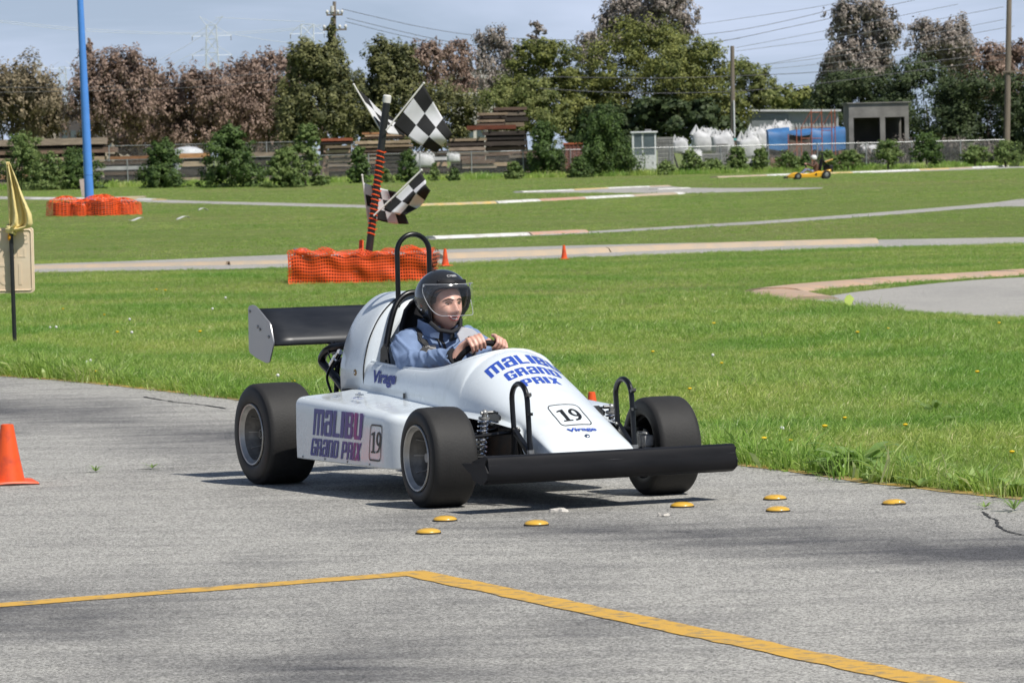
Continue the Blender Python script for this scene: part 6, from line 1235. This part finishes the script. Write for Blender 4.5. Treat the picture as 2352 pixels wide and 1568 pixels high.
def boxthing(name, x0, x1, yt, Y, dep, m, label, cat, zb=0, bev=.04, group=None):
    a, b = at(x0, 400, Y), at(x1, 400, Y); top = at((x0 + x1) / 2, yt, Y).z; root = empty(name, ((a.x + b.x) / 2, Y, zb), 0, label, cat, group); return root, b.x - a.x, top - zb
rt, W, H = boxthing('skip_container', 1296, 1340, 331, 280, 2, M_REDC, 'red-brown steel container half hidden by the biggest feathery shrub', 'container')
mb = MB(); mb.box((0, 0, H / 2), (W, 2, H)); bevel(mb.build('container_shell', M_REDC, rt), .03)
for q in np.linspace(-.42, .42, 5): mb = MB(); mb.box((W * q, -1.02, H / 2), (.06, .06, H * .96)); mb.build('rib', M_REDC, rt)
mb = MB(); mb.box((0, -1.0, H + .03), (W + .1, .12, .08)); mb.build('top_lip', mat('orange_rim_paint', (.45, .12, .05), .6), rt)
# white booth
M_BOO = mat('white_booth_paint', (.66, .68, .68), .6, var=.06, scale=2); M_GLS = mat('dusty_glass', (.10, .13, .14), .12, var=.2, scale=1.5, spec=.6)
rt, W, H = boxthing('white_booth', 1453, 1508, 302, 276, 1.4, M_BOO, 'small white booth with windows behind the fence right of centre', 'booth')
mb = MB(); mb.box((0, 0, .55), (W, 1.4, 1.1)); mb.build('lower_wall', M_BOO, rt)
for sx_ in (-1, 1):
    for sy_ in (-1, 1): mb = MB(); mb.box((sx_ * (W / 2 - .05), sy_ * .65, 1.1 + (H - 1.2) / 2), (.1, .1, H - 1.2)); mb.build('corner_post', M_BOO, rt)
mb = MB(); mb.box((-.1, -.66, 1.1 + (H - 1.2) / 2), (.07, .06, H - 1.2)); mb.build('mullion', M_BOO, rt)
for cx, ww in ((-W * .28, W * .36), (W * .22, W * .46)): mb = MB(); mb.box((cx, -.66, 1.1 + (H - 1.2) / 2), (ww, .02, H - 1.2)); mb.build('window_pane', M_GLS, rt)
mb = MB(); mb.box((0, .66, 1.1 + (H - 1.2) / 2), (W * .8, .03, H - 1.2)); mb.build('rear_wall', M_BOO, rt); mb = MB(); mb.box((0, 0, H - .05), (W + .16, 1.56, .1)); rf = bevel(mb.build('roof', M_BOO, rt), .02); mb = MB(); mb.box((.25, 0, H + .06), (.35, .4, .12)); mb.build('roof_vent', M_GREYB, rf)
mb = MB(); mb.box((W * .2, -.715, .6), (.55, .03, 1.0)); dr = mb.build('door', mat('booth_door_white', (.6, .62, .62), .6), rt); mb = MB(); mb.box((W * .2 + .2, -.74, .65), (.05, .03, .1)); mb.build('handle', M_SILV, dr)
# crate stacks
M_CRT = mat('grey_plastic_crate', (.30, .295, .285), .75, var=.2, scale=3)
def crates(x0, x1, yt, Y, rows, label):
    rt, W, H = boxthing('crate_stack', x0, x1, yt, Y, 1, M_CRT, label, 'crates', group='stacked grey crates'); h = H / rows
    for i in range(rows):
        z = h * i; mb = MB()
        for zz_ in (.06, .5, .9): mb.box((0, -.5, z + h * zz_), (W, .04, h * .13))
        for q in np.linspace(-.47, .47, 6): mb.box((W * q, -.49, z + h * .5), (.05, .035, h * .9))
        mb.box((0, .02, z + h * .5), (W * .9, .9, h * .84)); mb.build('crate', M_CRT, rt, smooth=0)
crates(1510, 1548, 315, 277, 9, 'tall stack of grey slatted crates beside the white booth'); crates(1612, 1660, 352, 280, 5, 'low stack of grey crates under the white bags'); crates(1645, 1672, 330, 283, 6, 'narrow crate stack between the white bags')
# bulk bags
M_BAG = mat('white_woven_bag', (.54, .54, .54), .8, var=.22, scale=2, bump=1.0, bscale=5)
def bag(px, yt, yb, wpx, Y, label):
    c = at(px, yb, Y); zt = at(px, yt, Y).z; zb = max(0, c.z); W = wpx / FPX * Y; H = zt - zb; r = random.Random(int(px)); root = empty('bulk_bag', (c.x, Y, zb), 0, label, 'bag', 'white bulk bags in the yard'); mb = MB(); rs = []; n = 20; ph = r.uniform(0, 6)
    for t, k in ((0, .92), (.15, 1.04), (.45, 1.03), (.68, 1.0), (.80, .9), (.88, .68), (.94, .4), (.98, .1)): rs.append([Vector((W / 2 * k * math.copysign(abs(math.cos(a))**.45, math.cos(a)) * (1 + .06 * math.sin(5 * a + ph + t * 9) + .05 * math.sin(11 * a + ph)), W / 2 * k * math.copysign(abs(math.sin(a))**.45, math.sin(a)), H * t + .09 * H * math.sin(3 * a + ph) * t)) for a in [2 * math.pi * i / n for i in range(n)]])
    mb.rings(rs); mb.build('bag_body', M_BAG, root, smooth=180)
    for sx_, lk in ((-1, 1.22), (.55, 1.12), (-.35, 1.15), (1, 1.05)): mb = MB(); q_ = sx_ * W * .36; mb.tube([Vector((q_ - W * .14, -W * .22, H * .76)), Vector((q_, -W * .18, H * lk * r.uniform(.92, 1.05))), Vector((q_ + W * .10, -W * .15, H * .78))], [W * .11, W * .035, W * .10], 7); mb.build('lifting_loop', M_BAG, root)
for a_ in ((1563, 318, 352, 34, 282, 'white bulk bag right behind the tall crate stack'), (1622, 297, 352, 62, 286, 'large white bulk bag at the left of the bag heap'), (1660, 303, 352, 48, 284, 'white bulk bag beside the large one with dark gap'), (1722, 311, 365, 52, 280, 'plump white bulk bag in front of the blue tarp'), (1740, 295, 345, 44, 290, 'white bulk bag on the pile left of the blue tarp'), (1772, 290, 330, 40, 294, 'tilted white bulk bag on the pile behind the blue tarp'), (1797, 281, 325, 44, 296, 'topmost white bulk bag on the pile above the blue tarp'), (1592, 345, 372, 40, 279, 'sagging white bulk bag low behind the first grey-green shrub'), (1728, 358, 388, 40, 282, 'white bulk bag on the ground behind the second shrub')): bag(*a_)
for x0, x1, yt, yb, lb in ((1028, 1056, 352, 372, 'upper white sack pile behind the fence under the flag'),): bag((x0 + x1) / 2, yt, yb, x1 - x0, 276, lb)
bag(973, 352, 384, 50, 278, 'white and green sack pile behind the small round shrub')
# blue tarpaulin stacks
M_TARP = mat('blue_tarpaulin', (.055, .19, .43), .5, col2=(.035, .11, .27), scale=1.3, thr=(.3, .65), bump=1.0, bscale=3.0); M_CARD = mat('brown_cartons', (.15, .115, .09), .85, col2=(.07, .06, .055), scale=3, thr=(.35, .6))
def tarp(x0, x1, yt, yb, Y, dep, label, face=True):
    a, b = at(x0, 400, Y), at(x1, 400, Y); zt = at((x0 + x1) / 2, yt, Y).z; zb = max(0, at((x0 + x1) / 2, yb, Y).z); W = b.x - a.x; root = empty('tarp_covered_stack', ((a.x + b.x) / 2, Y, 0), 0, label, 'stack', 'blue tarp covered stacks'); mb = MB(); rs = []
    for x in np.linspace(-W / 2, W / 2, 14): rs.append([Vector((x + .05 * math.sin(9 * y_ + x * 3), y_, z + .07 * math.sin(3.1 * x + 2 * y_))) for y_, z in ((-dep / 2 - .05, zb), (-dep / 2 - .02, (zb + zt) / 2), (-dep / 2, zt - .18), (-dep / 2 + .2, zt - .02), (0, zt + .03), (dep / 2 - .2, zt), (dep / 2, zt - .2), (dep / 2, zb))])
    mb.rings(rs); mb.build('tarpaulin', M_TARP, root, smooth=60); mb = MB(); mb.box((0, 0, zb / 2), (W * .94, dep * .9, max(.1, zb))); mb.build('pallet_load', M_CARD, root); return root
tarp(1764, 1812, 297, 343, 281, 1.8, 'rounded dark blue tarp stack left of the scaffold'); tarp(1812, 1862, 300, 310, 284, 1.8, 'brown carton stack under a blue tarp behind the scaffold tower'); tarp(1862, 1940, 295, 346, 288, 1.8, 'lighter blue tarp stack between scaffold and concrete shed')
rt, W, H = boxthing('carton_pallet', 1655, 1712, 322, 290, 1.5, M_CARD, 'brown cartons with a teal top between the white bags', 'pallet', zb=.6); mb = MB(); mb.box((0, 0, H / 2), (W, 1.5, H)); bevel(mb.build('carton_block', M_CARD, rt), .03); mb = MB(); mb.box((0, 0, H + .04), (W + .05, 1.55, .12)); mb.build('teal_cover', mat('teal_sheet', (.10, .42, .42), .5), rt); mb = MB(); mb.box((0, 0, -.3), (W, 1.4, .6)); mb.build('pallet_base', WD['grey'], rt)
# scaffold tower
M_SCA = mat('red_oxide_scaffold', (.34, .095, .05), .6, var=.2)
sc_a, sc_b = at(1812, 400, 279), at(1920, 400, 279); root = empty('scaffold_tower', (sc_a.x, 279, 0), 0, 'rust-red scaffold tower in front of the blue tarp stacks', 'scaffold'); W = sc_b.x - sc_a.x
cols = [(0, 308), (.18, 292), (.28, 292), (.50, 252), (.72, 252), (.93, 252), (1.0, 252)]
for q, yt in cols: mb = MB(); zt = at(1812 + 108 * q, yt, 279).z; mb.tube([(W * q, 0, 0), (W * q, 0, zt)], .03, 6); mb.build('upright', M_SCA, root)
for q0, q1, yy in ((0, 1, 362), (.28, 1, 293), (0, .5, 330), (.5, .72, 258), (.72, .93, 300), (.28, .72, 318)): mb = MB(); mb.tube([(W * q0, .03, at(1812 + 108 * q0, yy, 279).z), (W * q1, .03, at(1812 + 108 * q1, yy, 279).z)], .026, 6); mb.build('ledger', M_SCA, root)
for q0, y0, q1, y1 in ((.28, 293, .5, 255), (.5, 290, .72, 258), (.72, 293, .93, 255), (0, 362, .28, 330), (.5, 360, .72, 330)): mb = MB(); mb.tube([(W * q0, -.03, at(1812 + 108 * q0, y0, 279).z), (W * q1, -.03, at(1812 + 108 * q1, y1, 279).z)], .02, 6); mb.build('diagonal_brace', M_SCA, root)
# corrugated shed
M_COR = mat('pale_corrugated_metal', (.42, .43, .44), .55, metal=.2, var=.1, scale=1)
rt, W, H = boxthing('corrugated_shed', 1722, 1922, 257, 304, 5, M_COR, 'pale corrugated metal shed behind the blue tarp stacks', 'shed'); mb = MB(); mb.box((0, 0, H / 2), (W, 5, H)); mb.build('wall', M_COR, rt, smooth=0)
for i in range(26): o = link('wall_rib', UC, rt); o.scale = (.09, .03, H * .98); o.location = (-W / 2 + W * (i + .5) / 26, -2.53, H * .5)
UC.materials.append(M_COR); mb = MB(); mb.box((0, -.1, H + .06), (W + .3, 5.6, .12), Matrix.Rotation(R(1.2), 3, 'Y')); mb.build('roof', mat('white_shed_roof', (.6, .61, .62), .5), rt)
mb = MB(); mb.box((-W * .28, -2.6, H * .5), (W * .42, .06, H * .9)); mb.build('sliding_door', mat('grey_sheet_metal', (.24, .26, .27), .5, metal=.3), rt)
# concrete shed with two dark bays
M_CON = mat('weathered_concrete', (.22, .21, .195), .9, var=.22, scale=1.2, bump=.3)
rt, W, H = boxthing('concrete_shed', 1946, 2082, 238, 292, 5, M_CON, 'open concrete shed with two dark bays at right', 'shed')
mb = MB(); mb.box((0, 0, H - .42), (W, 5, .84)); mb.build('roof_beam', M_CON, rt, smooth=0); mb = MB(); mb.box((0, 0, H + .03), (W + .2, 5.2, .06)); mb.build('roof_slab', M_CON, rt)
for q, ww in ((-.465, .28), (.06, .30), (.465, .25)): mb = MB(); mb.box((W * q, -2.3, (H - .84) / 2), (ww, .4, H - .84)); mb.build('pillar', M_CON, rt)
mb = MB(); mb.box((0, 2.45, (H - .84) / 2), (W, .1, H - .84)); mb.build('rear_wall', M_CON, rt)
for q in (-.49, .49): mb = MB(); mb.box((W * q, 0, (H - .84) / 2), (.1, 4.4, H - .84)); mb.build('side_wall', M_CON, rt)
mb = MB(); mb.box((.6, .8, .6), (3.5, 2, 1.2)); mb.build('stored_goods', M_DARK, rt)
# pipes and blocks on the ground
root = empty('pipe_pile', G(2020, 372), R(8), 'pile of pale blue pipes on the grass at right', 'pipes'); M_PIPE = mat('pale_blue_pipe', (.20, .28, .40), .5, var=.2)
for i, (dx, dy, L, an) in enumerate(((-1.2, 0, 2.6, 6), (.4, .6, 3.0, -14), (.9, -.5, 3.2, -9), (-.4, -.7, 2.2, 3), (.2, .3, 2.6, -20), (1.3, .2, 2.0, -16))): mb = MB(); a = R(an); d = Vector((math.cos(a), math.sin(a), .02 * i)) * L / 2; c = Vector((dx, dy * 2, .12 + .07 * (i % 3))); mb.tube([c - d, c + d], .10, 10); mb.build('pipe', M_PIPE, root)
M_BLK2 = mat('brick_red_blocks', (.24, .125, .085), .85, var=.4, scale=3)
for x0, x1, yt, Y, lb in ((1769, 1796, 362, 279, 'pallet of orange-brown blocks behind the yellow kart nose'), (1798, 1830, 364, 281, 'pallet of brown blocks left of the scaffold foot'), (1926, 1968, 345, 284, 'red-brown block pile before the concrete shed')):
    rt, W, H = boxthing('block_pallet', x0, x1, yt, Y, 1, M_BLK2, lb, 'pallet', group='pallets of blocks'); n = max(3, int(H / .22))
    for i in range(n):
        for j in range(3): mb = MB(); mb.box((-W / 2 + W * (j + .5) / 3, rnd.uniform(-.03, .03), H * (i + .5) / n), (W / 3 * .95, .9, H / n * .9)); mb.build('block', M_BLK2, rt, smooth=0)
bag(1997, 334, 352, 40, 288, 'pale bag heap in front of the concrete shed bays')
# white pickup and tent at left
tr = empty('white_truck', at(272, 400, 281), 0, 'white truck cab behind the fence right of the blue mast', 'truck'); tr.location.z = 0; tr.scale = (.72, .72, .72); tr.location.y = 290; M_TRK = mat('white_truck_paint', (.68, .69, .70), .35, var=.04, coat=.4)
mb = MB(); mb.rings([[Vector((x, y_, z)) for x, z in ((-1.3, .5), (-1.3, 1.75), (-1.1, 2.2), (-.2, 2.2), (.15, 1.55), (1.45, 1.4), (1.55, .9), (1.5, .5))] for y_ in (-.85, .85)]); bevel(mb.build('cab_body', M_TRK, tr), .08)
for sx_ in (-.8, 1.0): mb = MB(); mb.lathe([(.1, -.1), (.36, -.1), (.38, 0), (.36, .1), (.1, .1)], Matrix.Translation((sx_, -.8, .38)) @ Matrix.Rotation(R(90), 4, 'X'), 16, cap=True); mb.build('wheel', M_TYRE, tr)
mb = MB(); mb.rings([[Vector((x, y_, z)) for x, z in ((-1.1, 1.55), (-1.0, 2.08), (-.25, 2.08), (.02, 1.6))] for y_ in (-.93, -.9)]); mb.build('side_window', M_GLS, tr)
tn = empty('white_tank', at(432, 400, 296), 0, 'low white domed tank behind the egg-shaped shrub', 'tank'); tn.location.z = 0; mb = MB(); mb.lathe([(1.0, 0), (1.0, 1.75), (.9, 2.0), (.5, 2.18), (.02, 2.22)], n=24); mb.build('tank_shell', M_TRK, tr if False else tn); mb = MB(); mb.lathe([(.2, 2.16), (.2, 2.27), (.01, 2.29)], n=12); mb.build('tank_lid', M_GREYB, tn)
# far buildings
M_CRM = mat('cream_stucco', (.50, .44, .35), .85, var=.1, scale=1); M_RF = mat('white_flat_roof_fascia', (.68, .66, .62), .6)
def building(x0, x1, yt, Y, dep, wallm, label, nwin=6, fas=.5, wy=.55):
    rt, W, H = boxthing('building', x0, x1, yt, Y, dep, wallm, label, 'building', group='low buildings behind the trees'); mb = MB(); mb.box((0, 0, (H - fas) / 2), (W * .97, dep, H - fas)); mb.build('wall', wallm, rt, smooth=0); mb = MB(); mb.box((0, 0, H - fas / 2), (W, dep + .6, fas)); bevel(mb.build('roof', M_RF, rt), .05)
    for i in range(nwin): mb = MB(); mb.box((-W * .46 + W * .92 * (i + .5) / nwin, -dep / 2 - .02, H * wy), (W * .6 / nwin, .06, H * .22)); mb.build('window', M_GLS, rt)
building(112, 234, 240, 345, 8, mat('dark_shaded_siding', (.10, .09, .085), .8), 'long low building with white roof edge left behind the mast', 6, .55); building(70, 130, 287, 335, 6, M_CRM, 'small cream outbuilding left of the bushy palm', 3, .25); building(560, 640, 222, 380, 8, M_CRM, 'pale building glimpsed through the brown eucalyptus', 4, .5); building(195, 300, 258, 350, 7, M_CRM, 'tan building under the reddish eucalyptus', 4, .3)
building(1045, 1175, 165, 372, 10, M_CRM, 'tall tan building with blue panels behind the brown trees', 5, .6, .93)
for i in range(4): pass
building(1040, 1150, 215, 350, 8, mat('white_stucco', (.62, .60, .55), .8), 'white-walled building beyond the thin eucalyptus', 4, .4)
# ------------------------------------------------------------------ poles, wires and pylons
M_POLE = mat('weathered_pole_wood', (.20, .165, .13), .9, var=.25, scale=3, stretch=(4, 4, .3)); M_INS = mat('white_insulator', (.66, .66, .64), .3); M_WR = mat('power_wire', (.10, .10, .105), .6); M_WR2 = mat('bright_power_wire', (.42, .42, .43), .5)
def upole(px, yt, Y, r_, label, ang=0, dx=0):
    base = at(px, 400, Y); base.z = 0; root = empty('utility_pole', base, 0, label, 'utility pole', 'utility poles'); top = at(px + dx, yt, Y) - base; mb = MB(); mb.tube([Vector((0, 0, 0)), top], [r_, r_ * .72], 10); mb.build('pole_shaft', M_POLE, root); return root, base, top
def wires(root, base, lst, Y0, Y1, m, r_=.016):
    for pts in lst:
        n = len(pts); P = []
        for i in range(n): P.append(at(*pts[i], Y0 + (Y1 - Y0) * i / (n - 1)) - base)
        mb = MB(); mb.tube(subdiv(P, 6), r_, 4); mb.build('wire', m, root)
rt, bs, tp = upole(768, 4, 330, .16, 'utility pole with white insulators rising behind the cypress spire')
for dz, L in ((.9, 1.1), (1.9, 1.6)):
    mb = MB(); mb.box(tp + Vector((0, -.15, -dz)), (L, .1, .12)); ca = mb.build('crossarm', M_POLE, rt)
    for q in (-.45, -.2, .2, .45): mb = MB(); mb.ball(tp + Vector((L * q, -.15, -dz + .2)), (.11, .11, .14), 10, 8); mb.build('insulator', M_INS, ca)
mb = MB(); mb.tube([tp + Vector((-.15, -.2, -.3)), tp + Vector((-.15, -.2, -.7))], .13, 10); mb.build('insulator_can', M_INS, rt)
wires(rt, bs, [[(785, 21), (965, 62), (1116, 84), (1300, 92), (1490, 90), (1680, 72), (1840, 40), (1996, 0)], [(797, 42), (981, 86), (1116, 108), (1300, 120), (1490, 112), (1640, 98), (1840, 57), (2102, 0)], [(793, 50), (931, 84), (1099, 116), (1290, 124), (1490, 116), (1700, 88)]], 330, 345, M_WR, .018)
rt, bs, tp = upole(1684, 106, 292, .17, 'cut-off brown pole standing in front of the golden acacia', dx=-2)
mb = MB(); mb.tube([Vector((.12, -.18, 2)), Vector((.12, -.18, 4.2))], .05, 8); mb.build('conduit', M_INS, rt)
wires(rt, bs, [[(1240, 176), (1485, 180), (1685, 175), (1889, 165), (2100, 145), (2306, 123)], [(1240, 204), (1460, 214), (1689, 210), (1881, 192), (2100, 163), (2306, 137)]], 296, 300, M_WR, .02)
rt, bs, tp = upole(2312, -60, 296, .21, 'tall utility pole near the right frame edge', dx=7)
mb = MB(); mb.box(tp + Vector((0, 0, -.8)), (2.4, .12, .14)); mb.build('crossarm', M_POLE, rt)
mb = MB(); mb.box(Vector((.5, -.2, 5.6)), (1.3, .1, .1)); mb.build('lower_crossarm', M_POLE, rt)
wires(rt, bs, [[(1595, 58), (1840, 22), (1960, 0)], [(1690, 118), (1950, 82), (2306, 16)], [(1690, 110), (1900, 70), (2200, 10)], [(1690, 160), (1960, 112), (2306, 45)], [(1694, 157), (2000, 118), (2330, 60)], [(1694, 166), (2000, 135), (2340, 92)]], 330, 300, M_WR2, .014)
wires(rt, bs, [[(-20, 213), (352, 205), (540, 194), (692, 178), (760, 168)], [(-20, 201), (170, 201), (352, 193), (692, 159), (760, 150)]], 300, 325, M_WR, .016)
lp = empty('street_lamp', at(1768, 400, 345), 0, 'distant street lamp with flat arm above the yellowish tree', 'street lamp'); lp.location.z = 0; zt = at(1770, 188, 345).z; mb = MB(); mb.tube([(0, 0, 0), (0, 0, zt)], [.09, .06], 8); mb.build('lamp_post', M_GREYB, lp); mb = MB(); mb.box((.25, 0, zt), (.8, .3, .12)); mb.build('lamp_head', M_GREYB, lp)
M_PYL = mat('haze_pale_lattice', (.60, .64, .70), .8, var=.05)  # distance haze is put into this pale bluish colour
def pylon(px, yt, Y, W0, W1, arms, label, tr_=.10, horns=True):
    base = at(px, 400, Y); base.z = 0; top = at(px, yt, Y).z; root = empty('power_pylon', base, 0, label, 'pylon', 'distant power pylons'); hw = lambda z: W0 / 2 + (W1 - W0) / 2 * min(1, (z / top)**.8)
    for sx_ in (-1, 1):
        for sy_ in (-1, 1): mb = MB(); mb.tube([(sx_ * hw(z), sy_ * hw(z), z) for z in np.linspace(0, top, 8)], tr_ * 1.2, 4); mb.build('tower_leg', M_PYL, root)
    zs = np.linspace(0, top, 11); mb = MB()
    for a, b in zip(zs, zs[1:]):
        for sy_ in (-1, 1):
            mb.tube([(-hw(a), sy_ * hw(a), a), (hw(b), sy_ * hw(b), b)], tr_ * .7, 4); mb.tube([(hw(a), sy_ * hw(a), a), (-hw(b), sy_ * hw(b), b)], tr_ * .7, 4); mb.tube([(-hw(b), sy_ * hw(b), b), (hw(b), sy_ * hw(b), b)], tr_ * .7, 4)
    o = mb.build('lattice_bracing', M_PYL, root); o['kind'] = 'stuff'
    for t, L in arms:
        z = top * t
        for sx_ in (-1, 1): mb = MB(); mb.rings([[Vector((sx_ * hw(z), y_, z + dz)) for y_, dz in ((-.5, 0), (.5, 0), (0, 1.6))], [Vector((sx_ * L, y_ * .2, z - .1 + dz * .1)) for y_, dz in ((-.5, 0), (.5, 0), (0, 1.6))]][0:0] or [[Vector((sx_ * hw(z), -tr_, z)), Vector((sx_ * hw(z), tr_, z)), Vector((sx_ * hw(z), 0, z + tr_ * 2))], [Vector((sx_ * L, -tr_, z)), Vector((sx_ * L, tr_, z)), Vector((sx_ * L, 0, z + tr_ * 2))]]); am = mb.build('cross_arm', M_PYL, root); mb = MB(); mb.tube([(sx_ * hw(z + 2.2), 0, z + 2.2), (sx_ * L, 0, z)], tr_ * .8, 4); mb.build('arm_stay', M_PYL, am); mb = MB(); mb.tube([(sx_ * L * .95, 0, z), (sx_ * L * .95, 0, z - 1)], .1, 6); mb.build('insulator_string', M_GREYB, am)
    if horns:
        for sx_ in (-1, 1): mb = MB(); mb.tube([(sx_ * hw(top), 0, top), (sx_ * hw(top) * 2.4, 0, top + 2.1)], tr_, 4); mb.tube([(-sx_ * hw(top), 0, top), (sx_ * hw(top) * 2.4, 0, top + 2.1)], tr_ * .7, 4); mb.build('earth_wire_horn', M_PYL, root)
    return root, base
rt, bs = pylon(494, 58, 1150, 5.0, 2.3, ((.92, 4.8), (.78, 4.8)), 'tall pale lattice pylon above the brown eucalyptus row', .075)
wires(rt, bs, [[(-30, 48), (201, 72), (453, 79), (620, 74), (740, 60)], [(-30, 44), (201, 67), (453, 76), (640, 68), (740, 57)], [(493, 40), (610, 46), (700, 50)], [(340, 150), (420, 110), (470, 78)], [(370, 165), (430, 130), (475, 112)], [(540, 80), (640, 96), (720, 100)]], 1150, 1150, M_PYL, .05)
pylon(150, 154, 1500, 3.2, 2.0, ((.985, 4.2), (.80, 4.4), (.62, 4.6)), 'pale lattice pylon with three arms at far left', .075, False)
pylon(92, 138, 1800, 4, 2.2, ((.93, 3.2), (.72, 6)), 'faint lattice pylon behind the far left eucalyptus', .08, False)
pylon(714, 56, 1100, 3.4, 2.8, ((.93, 4.0), (.72, 4.2)), 'pale lattice pylon half hidden by the cypress spire', .075, False)

x = nrs.uniform(-34, 34, 5200); yl = np.interp(x, [p.x for p in FL], [p.y for p in FL]); y = yl - np.abs(nrs.normal(0, 2.2, len(x))) - .1
C_TALL = clump_col('tall_clumps', [(s, 14, .25, .16, .42, .03) for s in range(40, 43)])
gn_scatter('tall_grass', np.stack([x, y, np.zeros_like(x)], 1), np.clip(nrs.normal(.8, .25, len(x)), .3, 1.5), C_TALL, 'unmown tall grass along the foot of the chain-link fence')
